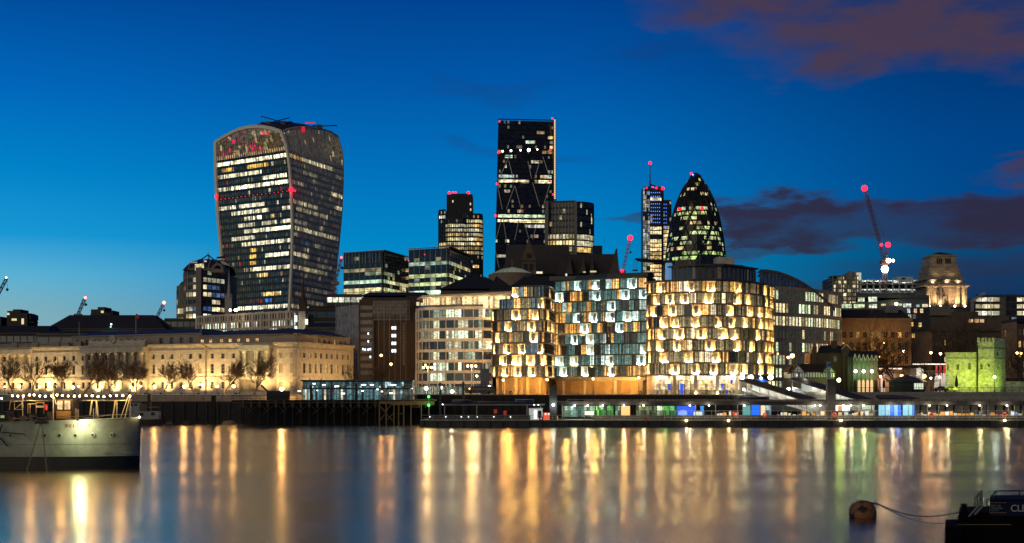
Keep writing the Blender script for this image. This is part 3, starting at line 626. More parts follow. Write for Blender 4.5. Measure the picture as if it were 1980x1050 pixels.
# --- tower with mast
def masted():
    D = 1350; root = thing('masted_blue_tower', 'slim stepped tower with rows of blue dots, gold lit lower storeys and a tall mast', 'skyscraper', (X(1270, D), D, 7.35))
    z1, z2 = Z(366, D), Z(388, D); ZB = 7.35
    core(root, [P(1256, D), P(1283, D)], 30, ZB, z1, BLACK, inset=0); core(root, [P(1274, D + 4), P(1298, D + 4)], 30, ZB, z2, BLACK, inset=0); core(root, [P(1243.5, D - 1), P(1256.5, D - 1)], 22, ZB, Z(362, D), BLACK, inset=0)
    def rows(zt, n):
        d = {}
        for i in range(n): y = HZ - (zt - (i + .5) * 4.2 - H) * F / D; d[n - 1 - i] = .03 if y < 436 else .97
        return d
    for nm, pts, zt in (('a', [P(1257, D - .8), P(1276, D - .8), P(1283, D + 1)], z1), ('b', [P(1275, D + 1.8), P(1292, D + 1.8), P(1298, D + 4)], z2)):
        n = int((zt - 60) / 4.2); storeys(root, pts, zt - n * 4.2, zt, n, 2.4, mklit(len(pts[0]) + ord(nm), .5, ((1, .68, .26), (1, .82, .45)), 1.25, rows(zt, n), run=(12, 20), var=.35), LEAD, GFAR, .25, .35, .2, .25)
    n = int((Z(362, D) - 60) / 4.2); storeys(root, [P(1243.5, D - 1.6), P(1256.5, D - 1.6)], Z(362, D) - n * 4.2, Z(362, D), n, 1.7, mklit(77, .75, ((.8, .9, .7), (1, .85, .5)), .42, run=(1, 2)), LEAD, GFAR, .12, .3, .5, .6)
    m2 = MB(); d = MB()
    BD = mat('blue led', (.02, .03, .1), em=(.06, .25, 1), es=1.7, var=0, nosample=True)
    for r in range(9):
        for c in range(5): x, z = X(1259 + c * 4, D), Z(373 + r * 7.2, D); d.box(x - .45, x + .45, D - 1.7, D - 1.5, z - .45, z + .45)
        for c in range(4):
            if r < 7: x, z = X(1276 + c * 4.1, D), Z(395 + r * 7.2, D); d.box(x - .4, x + .4, D + .5, D + .7, z - .4, z + .4)
    for r in range(22): x, z = X(1245 + (r % 2) * 8, D), Z(366 + r * 7, D); d.box(x - .35, x + .35, D - 2.6, D - 2.4, z - .4, z + .4)
    d.build('blue_light', BD, root, kind='stuff')
    m2 = MB(); xm = X(1258, D); m2.tube((xm, D + 6, z1), (xm, D + 6, Z(330, D)), 1.0, .5, n=6); m2.tube((xm, D + 6, Z(330, D)), (xm, D + 6, Z(314, D)), .45, .3, n=6); m2.build('mast', DARKMETAL, root)
    bulb('warning_light', (xm, D + 5, Z(313.5, D)), 1.7, (1, .008, .025), 4, root)
    for px, py, r in ((1250, 364, 1), (1269, 364, 1.3), (1281, 365, 1.7), (1262, 362, .8)): bulb('warning_light', (X(px, D), D - 2, Z(py, D)), r, (1, .008, .025), 4, root)
    MB().tube((X(1257, D), D, Z(357, D)), (X(1283, D), D, Z(365, D)), .8, n=5).build('roof_cradle', DARKMETAL, root)
masted()

# --- rounded bullet tower
def bullet():
    D = 1119; cx, cyy = X(1345, D), D; root = thing('bullet_shaped_tower', 'rounded bullet shaped glass tower with diamond lattice and yellow green lit storeys', 'skyscraper', (cx, cyy, 7.35))
    prof = [(334, 3), (337, 6.5), (341, 11), (347, 14.5), (354, 18), (367, 25.5), (380, 31.5), (393, 37), (406, 41), (418.5, 44.5), (444, 50), (470, 54), (496, 57), (520, 58), (580, 57), (640, 54), (760, 50)]
    def rad(z):
        y = HZ - (z - H) * F / D
        for a, b in zip(prof, prof[1:]):
            if a[0] <= y <= b[0]: return (a[1] + (b[1] - a[1]) * (y - a[0]) / (b[0] - a[0])) / F * D
        return .5 if y < prof[0][0] else 50 / F * D
    zt = Z(334.5, D); st = 4.15; N = 72; rnd = random.Random(8); k = 0; z1 = zt - 1.0
    rowsY = [(354, .3, (1, .8, .3)), (365, .15, (1, .8, .3)), (375, .65, (1, .75, .4)), (384, .15, (1, .8, .4)), (401, .15, (.8, .9, .4)), (411, .4, (.8, .9, .5)), (419, .7, (.8, 1, .35)), (428, .25, (.8, .9, .4)), (437, .5, (1, .7, .3)), (446, .8, (.8, 1, .4)), (455, .6, (.85, 1, .4)), (464, .5, (.9, 1, .5)), (473, .6, (.85, 1, .4)), (483, .5, (.9, .85, .3)), (491, .4, (1, .7, .3)), (500, .85, (.7, 1, .3)), (508, .6, (.7, 1, .3)), (517, .6, (.8, 1, .4))]
    while z1 > 60:
        z0 = z1 - st; y = HZ - ((z0 + z1) / 2 - H) * F / D; g = MB(); pr, cc = 0.02, (1, .8, .4)
        for ry, p_, c_ in rowsY:
            if abs(ry - y) < 4.8: pr, cc = p_, c_
        on = False; left = 0
        for i in range(N):
            if left <= 0: on = rnd.random() < pr * .88; left = rnd.randint(1, 6)
            left -= 1
            a0, a1 = 2 * math.pi * i / N, 2 * math.pi * (i + 1) / N; rb, rt = rad(z0), rad(z1)
            L = rnd.uniform(.15, 1.3) * .8 if on else 0.003
            zz = z0 + 1.5; rm = rb + (rt - rb) * 1.5 / st
            g.face([(cx + rm * math.cos(a0), cyy + rm * math.sin(a0), zz), (cx + rm * math.cos(a1), cyy + rm * math.sin(a1), zz), (cx + rt * math.cos(a1), cyy + rt * math.sin(a1), z1), (cx + rt * math.cos(a0), cyy + rt * math.sin(a0), z1)], c=tuple(v * L for v in cc))
            g.face([(cx + rb * math.cos(a0), cyy + rb * math.sin(a0), z0), (cx + rb * math.cos(a1), cyy + rb * math.sin(a1), z0), (cx + rm * math.cos(a1), cyy + rm * math.sin(a1), zz), (cx + rm * math.cos(a0), cyy + rm * math.sin(a0), zz)], c=(.002, .002, .002))
        g.build('window_row', GFAR, root); z1 = z0; k += 1
    MB().lathe([(rad(z), z) for z in (7.35, 30, 50, 61)], (cx, cyy, 0), 32).build('wall', LEAD, root)
    dg = MB(); step = 8.3
    for s in (1, -1):
        for j in range(18):
            a = 2 * math.pi * j / 18; z = 60
            while z < zt - 12:
                a2 = a + s * 2 * math.pi / 72; zn = z + step / 2; r0, r1 = rad(z) + .25, rad(zn) + .25
                dg.tube((cx + r0 * math.cos(a), cyy + r0 * math.sin(a), z), (cx + r1 * math.cos(a2), cyy + r1 * math.sin(a2), zn), .6, n=4, cap=False); a = a2; z = zn
    dg.build('diamond_lattice', mat('lattice metal', (.03, .032, .03), .4, .5, var=.1), root)
    dk = MB()                                             # broad dark spiral bands of glass
    for j in range(6):
        a = 2 * math.pi * j / 6 + .25; z = 60
        while z < zt - 16:
            a2 = a + 2 * math.pi / 72; zn = z + step / 2; r0, r1 = rad(z) + .12, rad(zn) + .12; w = .13
            dk.face([(cx + r0 * math.cos(a), cyy + r0 * math.sin(a), z), (cx + r0 * math.cos(a + w), cyy + r0 * math.sin(a + w), z), (cx + r1 * math.cos(a2 + w), cyy + r1 * math.sin(a2 + w), zn), (cx + r1 * math.cos(a2), cyy + r1 * math.sin(a2), zn)]); a = a2; z = zn
    dk.build('dark_spiral_glass', mat('spiral glass', (.008, .009, .011), .12, var=0), root)
    MB().lathe([(rad(Z(y, D)) + .5, Z(y, D)) for y in (393.5, 395, 396.5)], (cx, cyy, 0), 48).build('ring_band', DARKMETAL, root)
    MB().lathe([(4.9, Z(341, D)), (3.6, Z(338, D)), (1.8, Z(335, D)), (.05, Z(333.5, D))], (cx, cyy, 0), 20).build('dome_cap', LEAD, root)
    for px, py, r in ((1336.5, 335.5, 1.0), (1344, 336.5, .7), (1314, 404, 1.4), (1358, 403, 1.4), (1383, 407, 1.2)): D2 = D - (22 if py > 400 else 0) + (20 if px > 1380 else 0); bulb('warning_light', (X(px, D2), D2, Z(py, D2)), r, (1, .008, .025), 4, root)
    bulb('blue_light', (X(1340, D - 4), D - 4, Z(338, D - 4)), .7, (.05, .2, 1), 6, root)
bullet()

# ================================================================ BUILDINGS BETWEEN THE TOWERS AND THE RIVER
def block(name, label, cat, pts, depth, ytop, n, bay, lit, wallm, D0=None, zb=7.35, sp=.35, mull=.15, gm=None, group=None, mout=.12, sout=.15, mm=None, parap=None, major=0, ybot=None):
    """a building with continuous rows of windows; pts = [(photo column, distance)...] along its visible faces"""
    pp = [P(a, b) for a, b in pts]; D0 = D0 or pts[0][1]; zt = Z(ytop, D0); z0 = Z(ybot, D0) if ybot else zb
    c = Vector(pp[0]).lerp(Vector(pp[-1]), .5); root = thing(name, label, cat, (c.x, c.y, zb), group)
    core(root, pp, depth, zb, zt, wallm)
    storeys(root, pp, z0, zt - .01, n, bay, lit, wallm, gm or GFAR, sp, mull, mout, sout, major=major, mm=mm, parap=parap)
    return root, pp, zt
cols4 = ((1, .85, .45), (.8, 1, .7), (1, .7, .3))
DKW = mat('dark cladding', (.06, .055, .05), .7, scale=.4); BRN = mat('brown cladding', (.13, .10, .07), .8, scale=.4)

# two glass office blocks left of centre
def glasspair():
    rt, pp, zt = block('glass_office_block', 'stepped green lit glass office block just right of the flared tower', 'office building', [(664.5, 742), (741, 728), (786, 762)], 50, 486, 20, 3.6,
        mklit(31, .3, ((.9, 1, .55), (1, .85, .4), (.7, 1, .7)), .75, {19: 0, 18: .02, 17: .0, 16: .8, 15: .05, 14: .3, 13: .05, 12: .95, 11: .1, 10: .95, 9: .95, 8: 1, 7: .98, 6: 1}, run=(3, 9)), DKW, D0=728, sp=.12, mull=.22, ybot=640, mm=STEEL)
    mb = MB(); band(mb, [P(663.5, 738), P(741, 724), P(787, 760)], zt, zt + .35, -1, 1.2); 
    for px in range(666, 742, 7): x = X(px, 735); mb.box(x - .1, x + .1, 726.5 + (741 - px) * .17, 727 + (741 - px) * .17, zt - 6, zt)
    mb.build('roof_screen', STEEL, rt)
    rt2, p2, z2 = block('glass_office_block', 'lower gold lit glass wing between two green lit office blocks', 'office building', [(741, 765), (793, 760)], 40, 506, 18, 3.4, mklit(33, .5, ((1, .8, .35), (.9, 1, .5), (1, .65, .25)), .9, {17: .02, 16: .0, 15: .9, 14: .1, 13: .8, 12: .1, 11: .9, 10: .2, 9: .5, 8: .4}, run=(3, 8)), DKW, sp=.15, mull=.2, ybot=640)
    rt3, p3, z3 = block('glass_office_block', 'larger glass office block below the stepped tower, lit side receding', 'office building', [(790.5, 728), (868, 716), (909, 765)], 45, 480, 20, 3.5,
        mklit(35, .3, ((.9, 1, .45), (1, .85, .35), (.75, 1, .75)), .8, {19: 0, 18: .02, 17: .02, 16: .6, 15: .1, 14: .0, 13: .8, 12: .2, 11: .95, 10: .3, 9: .98, 8: .98, 7: 1, 6: 1}, run=(3, 10)), DKW, D0=716, sp=.12, mull=.22, ybot=640, mm=STEEL)
    mb = MB(); band(mb, [P(789.5, 724), P(868, 712), P(910, 762)], z3 + .3, z3 + .65, -1, 1.3); mb.tube((X(839, 720), 722, z3), (X(839, 720), 722, z3 + 3.5), .12, n=4); mb.build('roof_screen', STEEL, rt3)
    bulb('warning_light', (X(821, 715), 715, Z(492, 715)), .3, (1, .02, .02), 3, rt3)
    bulb('warning_light', (X(790, 722), 722, Z(504, 722)), .35, (1, .02, .08), 3, rt2)
glasspair()

# barrel roofed office block at the left of the flared tower
def barrel():
    D = 620; rt = thing('barrel_roofed_office', 'rounded barrel roofed office block left of the flared tower', 'office building', (X(392, D), D, 7.35))
    zw = Z(524, D); x0, x1, x2 = X(355.5, D), X(385, D - 6), X(434, D + 8); W = mat('taupe stone cladding', (.26, .20, .15), .8, scale=.4)
    pts = [(X(355.5, D + 10), D + 10), (X(361, D), D), (x1 + 1, D - 5), (X(396, D), D - 5), (x2, D + 8)]
    core(rt, pts, 28, 7.35, zw, W, inset=.4)
    storeys(rt, pts, 7.35, zw, 17, 2.9, mklit(41, .6, ((1, .85, .5), (1, .8, .4), (.9, .95, .7), (.12, .22, .45)), .8, {16: .35, 15: .85, 14: .4, 13: .7, 12: .25, 11: .9, 10: .5, 9: .7}, run=(2, 5)), W, GFAR, .42, .25, .3, .15)
    mb = MB(); mb.prism([(X(386, D), D - 7.5), (X(396, D), D - 7.5), (X(396, D), D), (X(386, D), D)], 7.35, zw + 1); mb.build('pier', W, rt)
    # barrel vault with glazed ribs: left end rounded, right part arched
    a = MB(); zc = zw; r = (Z(498, D) - zw)
    xa, xb = X(357, D), X(433, D)
    sec = [(D - 4 + 30 * i / 12, ) for i in range(13)]
    vs = []; n = 14; m_ = 12
    for j in range(m_ + 1):
        t = j / m_; x = xa + (xb - xa) * t; k = math.sqrt(max(0, 1 - (1 - t / .36) ** 2)) if t < .36 else (1 if t < .7 else math.cos((t - .7) / .3 * math.pi / 2 * .62))
        for i in range(n + 1):
            an = math.pi * i / n; vs.append((x, D + 11 - 15.5 * math.cos(an), zc + max(.02, r * k * math.sin(an) ** .8)))
    a.mesh(vs, [(j * (n + 1) + i, j * (n + 1) + i + 1, (j + 1) * (n + 1) + i + 1, (j + 1) * (n + 1) + i) for j in range(m_) for i in range(n)]); a.build('barrel_roof', mat('roof glass vault', (.05, .06, .08), .2, .3, var=.3, scale=.4), rt, smooth=True)
    rb = MB()
    for j in (2, 4, 6, 8, 10):
        for i in range(n): rb.tube(vs[j * (n + 1) + i], vs[j * (n + 1) + i + 1], .35, n=4, cap=False)
    rb.build('roof_rib', W, rt)
    g = MB()
    for (px, py, w, h, c) in ((381, 517, 2, 3, (.7, .6, .35)), (390, 514, 2, 2, (1, .8, .4)), (397, 505, 1.2, .8, (.5, .45, .3)), (375, 507, 3, .8, (.2, .2, .15))):
        x, z = X(px, D - 6), Z(py, D - 6); g.face([(x - w / 2, D - 6, z - h / 2), (x + w / 2, D - 6, z - h / 2), (x + w / 2, D - 6, z + h / 2), (x - w / 2, D - 6, z + h / 2)], c=c)
    g.build('dormer_glazing', GFAR, rt)
    ar = MB(); cxx, rr = X(421, D - 5), (X(433, D) - X(410, D)) / 2
    ar.prism([(cxx - rr, D - 5.2), (cxx + rr, D - 5.2), (cxx + rr, D + 6), (cxx - rr, D + 6)], zw - 1, zw + .5)
    vs = []; N = 12
    for i in range(N + 1):
        an = math.pi * i / N; vs += [(cxx - rr * math.cos(an), D - 5.3, zw + rr * 1.15 * math.sin(an)), (cxx - (rr - .9) * math.cos(an), D - 5.3, zw + (rr - .9) * 1.15 * math.sin(an)), (cxx - rr * math.cos(an), D + 5, zw + rr * 1.15 * math.sin(an))]
    ar.mesh(vs, [(3 * i, 3 * i + 1, 3 * i + 4, 3 * i + 3) for i in range(N)] + [(3 * i, 3 * i + 3, 3 * i + 5, 3 * i + 2) for i in range(N)]); ar.build('gable_arch', W, rt)
    mb = MB(); xt, zt = X(395, D), Z(500, D)
    for dx, dy in ((-4.5, -3), (4.5, -3), (0, 4)): mb.tube((xt + dx, D + 8 + dy, zt - 1.2), (xt, D + 8, zt + 2.6), .28, n=5)
    mb.tube((xt, D + 8, zt + 2), (xt, D + 8, zt + 4), .12, n=4); mb.tube((xt + 4, D + 8, zt + 1.2), (xt + 8, D + 8, zt + 1.6), .45, n=5); mb.build('roof_frame', DARKMETAL, rt)
    # lower rounded wing
    w = thing('barrel_roofed_office', 'small rounded wing hugging the left side of the barrel roofed office block', 'office building', (X(349, D + 25), D + 25, 7.35))
    D2 = D + 25; zz = Z(560, D2); pts = [P(342, D2 + 6), P(346, D2), P(357, D2)]; core(w, pts, 16, 7.35, zz, W, inset=.4); storeys(w, pts, 7.35, zz, 11, 2.4, mklit(44, .7, ((1, .85, .45),), .7, run=(1, 3)), W, GFAR, .45, .3, .2, .15)
    cxx, rr = X(356, D2), X(356, D2) - X(342, D2); MB().lathe([(rr, 0), (rr * .97, rr * .4), (rr * .8, rr * .8), (rr * .5, rr * 1.15), (.05, rr * 1.3)], (cxx, D2 + rr - .5, zz), 20).build('dome_roof', LEAD, w, smooth=True)
barrel()

# long stone office block with vertical ribs behind the stone hall
def ribbed():
    D = 470; rt, pp, zt = block('ribbed_stone_office', 'long stone office block with vertical ribs and white lit windows behind the stone hall', 'office building', [(381, 505), (470, 488), (560, 472), (592, 478)], 25, 607, 11, 1.55,
        mklit(51, .3, ((.85, 1, .8), (1, 1, .9)), 1.3, {10: .0, 9: .6, 8: .55, 7: .75}, run=(1, 3), dark=(.01, .012, .012)), mat('ribbed stone', (.68, .52, .36), .85, scale=.3), D0=480, sp=.28, mull=.55, mout=.35, major=3)
    for px in (459, 456.5, 447): D = 486; bulb('roof_floodlight', (X(px, D), D - 1.5, Z(607, D) + 1.3), .45, (1, .9, .6), 14, rt)
    x, D = X(578, 470), 470; MB().box(x, X(591, 470), D - .6, D + 2, 7.35, zt + .3).build('stair_tower', MATS['ribbed stone'], rt)
    for px, py, h in ((571.5, 616, 12), (592.2, 622, 10), (571.5, 634, 7), (592, 637, 7)): MB().box(X(px, 468) - .35, X(px, 468) + .35, 469 - 1, 469.3, Z(py + h / 2, 468), Z(py - h / 2, 468)).build('lit_slot_window', mat('white window light', (.1, .1, .1), em=(.9, 1, .9), es=1.8, var=0, nosample=True), rt)
ribbed()

def church_spire(name, label, px, D, ytip, ybase, w, m, ytower):
    x = X(px, D); rt = thing(name, label, 'church spire', (x, D, 7.35)); wt = w / 2 / F * D
    mb = MB(); mb.box(x - wt * 1.5, x + wt * 1.5, D - wt * 1.5, D + wt * 1.5, 7.35, Z(ytower, D)); mb.build('tower', m, rt)
    mb = MB(); mb.lathe([(wt * 1.1, 0), (wt * .55, (Z(ytip, D) - Z(ytower, D)) * .42), (wt * .32, (Z(ytip, D) - Z(ytower, D)) * .7), (.08, Z(ytip, D) - Z(ytower, D))], (x, D, Z(ytower, D)), 8)
    for s in (-1, 1):
        for q in (-1, 1): mb.lathe([(wt * .28, 0), (wt * .22, wt * 1.4), (.03, wt * 2.4)], (x + s * wt * 1.25, D + q * wt * 1.25, Z(ytower, D)), 6)
    mb.build('spire', m, rt); mb = MB(); mb.tube((x, D, Z(ytip, D) - .3), (x, D, Z(ytip, D) + 1.6), .1, n=4); mb.ball((x, D, Z(ytip, D) + .9), .25, 6); mb.build('finial', DARKMETAL, rt)
church_spire('church_spire', 'pale stone church spire in front of the lower left of the flared tower', 443, 560, 521, 600, 9, mat('pale spire stone', (.42, .38, .30), .85), 578)
church_spire('church_spire', 'dark lead church spire in front of the flared tower, nearer its right side', 585.5, 600, 528, 600, 9, mat('dark spire lead', (.10, .06, .035), .8), 585)

# roofs filling the middle distance
def roofblock(label, px0, px1, D, ywall, yroof, inset, m=DKW, rm=SLATE, depth=22, n=3, lit=None, zb=7.35, name='dark_office_block', cat='building', bay=2.6, flat=False, sp=.4):
    x0, x1 = X(px0, D), X(px1, D); rt = thing(name, label, cat, ((x0 + x1) / 2, D, zb)); zw = Z(ywall, D); zr = Z(yroof, D)
    core(rt, [(x0, D), (x1, D)], depth, zb, zw, m, inset=.3)
    if n: storeys(rt, [(x0, D), (x1, D)], zw - n * 3.4, zw, n, bay, lit or mklit(int(px0), .12, cols4, .6), m, GLASS, sp, .3, .15, .1)
    if yroof < ywall and not flat:
        d = inset / F * D; MB().prism([(x0 - .4, D - .4), (x1 + .4, D - .4), (x1 + .4, D + depth), (x0 - .4, D + depth)], zw + .6, zr, top=[(x0 + d, D + depth * .35), (x1 - d, D + depth * .35), (x1 - d, D + depth * .65), (x0 + d, D + depth * .65)]).build('roof', rm, rt)
    return rt
rt = roofblock('dark long office block with a sloping roof behind the left part of the stone hall', 88, 320, 520, 640, 607, 34, m=mat('drab cladding', (.12, .10, .07), .8), n=1, bay=5.5, lit=mklit(9, .0, ((.2, .5, .6),), .3, dark=(.006, .008, .01)), name='hip_roofed_block', sp=.3)
bulb('office_light', (X(215, 519), 519, Z(627, 519)), .35, (.6, .9, 1), 5, rt); bulb('office_light', (X(214, 519), 519, Z(632, 519)), .3, (.2, .4, 1), 4, rt)
roofblock('dark mansard building with small dormers at the far left edge', -40, 92, 500, 650, 628, 8, n=2, lit=mklit(13, .25, ((1, .8, .3),), .8), m=mat('mansard brick', (.09, .06, .045), .9))
roofblock('dark low block with flat parapet left of the ribbed stone office', 318, 392, 530, 622, 615, 10, n=1)
roofblock('low brown building with an awning roof in front of the hipped roof', 70, 190, 470, 652, 638, 8, m=BRN, n=1, bay=4)
# concrete housing towers far left
def estate(px0, px1, D, ytop, label, bumps, wins):
    rt = thing('concrete_tower_block', label, 'tower block', (X((px0 + px1) / 2, D), D, 7.35)); mb = MB(); m = mat('dark concrete', (.06, .055, .05), .9, scale=.2); x0, x1 = X(px0, D), X(px1, D)
    mb.box(x0, x1, D, D + 25, 7.35, Z(ytop, D)); mb.build('wall', m, rt); mb = MB()
    for a, b, y in bumps: mb.box(X(a, D), X(b, D), D + 1, D + 20, Z(ytop, D) - 5, Z(y, D))
    for i in range(5): z = Z(ytop, D) - 8 - i * 5; mb.box(x1, x1 + 5, D + 2, D + 12, z, z + 1.2)
    mb.build('roof_storey', m, rt)
    for a, y in wins: x, z = X(a, D), Z(y, D); MB().box(x - 1, x + 1, D - .3, D - .1, z - .9, z + .9).build('lit_window', MATS['small lit window'], rt)
estate(13, 53, 1150, 606, 'jagged concrete tower block with a few lit windows at the far left', [(13, 24, 601), (24, 39, 598), (41, 53, 605), (56, 58.5, 608)], [(16, 607), (25, 618), (30, 618), (44, 618), (44, 622), (44, 625)])
estate(175, 214, 1100, 606, 'distant jagged concrete block rising behind the long hipped roof', [(175, 188, 598), (188, 202, 593.5), (203, 206, 602), (209, 211, 602), (214, 217, 600)], [(198, 603)])
estate(-14, 2, 1150, 615, 'sliver of a concrete tower block at the left picture edge', [(-10, 1, 612)], [])
roofblock('dark flat building between the ribbed stone office and the scaffolded block', 592, 652, 480, 603, 590, 3, n=3, m=mat('dark brown brick', (.07, .045, .03), .9), bay=3.6, lit=mklit(15, .06, ((1, .7, .3),), .8), name='brick_block')
roofblock('dark slate house with dormers at the right end of the stone hall', 590, 652, 455, 640, 622, 6, n=1, m=BRN, lit=mklit(16, .0, ((1, 1, 1),), .1), bay=3)
roofblock('low office strip with a bright white lit row beside the flared tower', 632, 700, 560, 575, 570, 0, n=1, m=DKW, lit=mklit(17, .95, ((1, 1, .75),), 1.3, run=(5, 9)), flat=True, name='lit_rooftop_office')
roofblock('dark flat roofed office behind the scaffolded block', 700, 830, 480, 575, 562, 10, n=0, m=DKW)
roofblock('long dark sloping roof behind the banded office', 852, 985, 450, 562, 530, 48, n=0, m=BRN, depth=30, name='dark_roofed_hall')
roofblock('broad dark roof behind the curved glass flats, left part', 985, 1150, 430, 560, 531, 30, n=0, m=BRN, depth=18, name='dark_roofed_hall')
# glass cone dome
def cone_dome():
    D = 520; x = X(990, D); r = X(1030, D) - x; rt = thing('cone_dome_building', 'drum building topped by a shallow pale glass cone', 'building', (x, D + r, 7.35))
    MB().lathe([(r * 1.16, 7.35), (r * 1.16, Z(528, D)), (r * 1.02, Z(527.5, D)), (r, Z(526, D)), (.1, Z(526, D))], (x, D + r, 0), 32).build('wall', mat('drum stone', (.25, .17, .11), .85), rt)
    z0, z1 = Z(526, D), Z(512.5, D); MB().lathe([(r, z0), (r * .55, z0 + (z1 - z0) * .62), (.2, z1)], (x, D + r, 0), 32).build('glass_cone', mat('dim lit dome glass', (.25, .27, .22), .25, var=.3, em=(.75, .85, .6), es=.16, nosample=True), rt)
    mb = MB()
    for i in range(24):
        a = math.pi * 2 * i / 24; p = [(r * k * math.cos(a) + x, D + r + r * k * math.sin(a), z + .1) for k, z in ((1, z0), (.55, z0 + (z1 - z0) * .62), (0.01, z1))]; mb.line(p, .1, 4)
    mb.tube((x, D + r, z1), (x, D + r, z1 + 2.6), .12, n=4); mb.build('glazing_bar', STONE2, rt)
cone_dome()
# steep gabled dark complex
def gothic():
    D = 640; rt = thing('steep_gabled_complex', 'dark steep roofed office complex with pointed gables below the wedge tower', 'office complex', (X(1090, D), D, 7.35)); rm = mat('steep zinc roof', (.042, .034, .03), .6, var=.35, scale=.25); wm = mat('complex granite', (.085, .062, .045), .8, scale=.3)
    def gab(px0, px1, yb, yt, t0, t1, D, dep=30, m=rm, nm='steep_roof'):
        MB().prism([(X(px0, D), D), (X(px1, D), D), (X(px1, D), D + dep), (X(px0, D), D + dep)], Z(yb, D), Z(yt, D), top=[(X(t0, D), D + 5), (X(t1, D), D + 5), (X(t1, D), D + dep - 5), (X(t0, D), D + dep - 5)]).build(nm, m, rt)
    MB().box(X(962, D), X(1200, D), D + 2, D + 40, 7.35, Z(528, D)).build('wall', wm, rt)
    gab(974, 1105, 530, 471, 980, 1100, D, nm='steep_roof'); gab(1075, 1197, 532, 489, 1082, 1190, D - 12, nm='steep_roof'); 
    mb = MB(); Dq = D - 20; mb.prism([(X(1178, Dq), Dq), (X(1198, Dq), Dq), (X(1198, Dq), Dq + 8), (X(1178, Dq), Dq + 8)], Z(530, Dq), Z(479.5, Dq), top=[(X(1192, Dq), Dq + 2), (X(1194, Dq), Dq + 2), (X(1194, Dq), Dq + 5), (X(1192, Dq), Dq + 5)]); mb.build('pointed_gable', wm, rt)
    Dq = D - 22; a, b = 1009, 1036; mb = MB(); mb.box(X(a, Dq), X(b, Dq), Dq, Dq + 10, 7.35, Z(504, Dq)); mb.prism([(X(a - 1, Dq), Dq - .5), (X(b + 1, Dq), Dq - .5), (X(b + 1, Dq), Dq + 10), (X(a - 1, Dq), Dq + 10)], Z(504, Dq), Z(461, Dq), top=[(X(1022, Dq), Dq + 3), (X(1023, Dq), Dq + 3), (X(1023, Dq), Dq + 6), (X(1022, Dq), Dq + 6)]); mb.build('gabled_turret', mat('turret stone', (.12, .085, .05), .85), rt)
    mb = MB(); c = X(1022, Dq); z = Z(494, Dq)
    mb.mesh([(c + .95 * math.cos(t * math.pi / 8), Dq - .9, z + .95 * math.sin(t * math.pi / 8)) for t in range(16)] + [(c + .95 * math.cos(t * math.pi / 8), Dq + 2, z + .95 * math.sin(t * math.pi / 8)) for t in range(16)], [tuple(range(16))] + [(i, (i + 1) % 16, 16 + (i + 1) % 16, 16 + i) for i in range(16)]); mb.box(c - 2.2, c - .4, Dq - .1, Dq, Z(523, Dq), Z(510, Dq)); mb.box(c + .4, c + 2.2, Dq - .1, Dq, Z(523, Dq), Z(510, Dq)); mb.build('round_window', BLACK, rt)
    for i, (a, b, y0, y1) in enumerate(((1095, 1108, 530, 497), (1140, 1150, 532, 500), (1122, 1134, 528, 500))):
        Dq = D - 16 - i; MB().prism([(X(a, Dq), Dq), (X(b, Dq), Dq), (X(b, Dq), Dq + 8), (X(a, Dq), Dq + 8)], Z(y0, Dq), Z(y1, Dq), top=[(X((a + b) / 2, Dq) - .1, Dq), (X((a + b) / 2, Dq) + .1, Dq), (X((a + b) / 2, Dq) + .1, Dq + 8), (X((a + b) / 2, Dq) - .1, Dq + 8)]).build('pointed_gable', wm, rt)
    MB().box(X(1151, D), X(1170, D), D + 20, D + 35, Z(500, D), Z(466, D)).build('roof_plant', BLACK, rt)
    for px, py, w, h, c in ((1043, 527, 12, 4, (1, .9, .6)), (1147, 525, 12, 3, (.7, .6, .3)), (1095, 532, 3, 6, (.8, .95, 1)), (1130, 526, 5, 2.5, (.6, .5, .3))): Dq = D - 24; x = X(px, Dq); s = F / Dq; MB().box(x - w / 2 / s, x + w / 2 / s, Dq, Dq + .3, Z(py, Dq) - h / 2 / s, Z(py, Dq) + h / 2 / s).build('lit_window', mat('lit %d' % px, (.1, .1, .1), em=c, es=1, var=0, nosample=True), rt)
gothic()
# dark wedge roof in front, beside the cone
rt = thing('gabled_stone_hall', 'brown stone hall with a pyramid roof just left of the curved flats top', 'building', (X(960, 410), 410, 7.35))
MB().prism([P(945, 410), P(1000, 410), P(1000, 425), P(945, 425)], Z(562, 410), Z(531, 410), top=[P(959, 416), P(961, 416), P(961, 419), P(959, 419)]).build('roof', SLATE, rt); MB().box(X(945, 410), X(1000, 410), 410, 425, 7.35, Z(562, 410)).build('wall', BRN, rt)

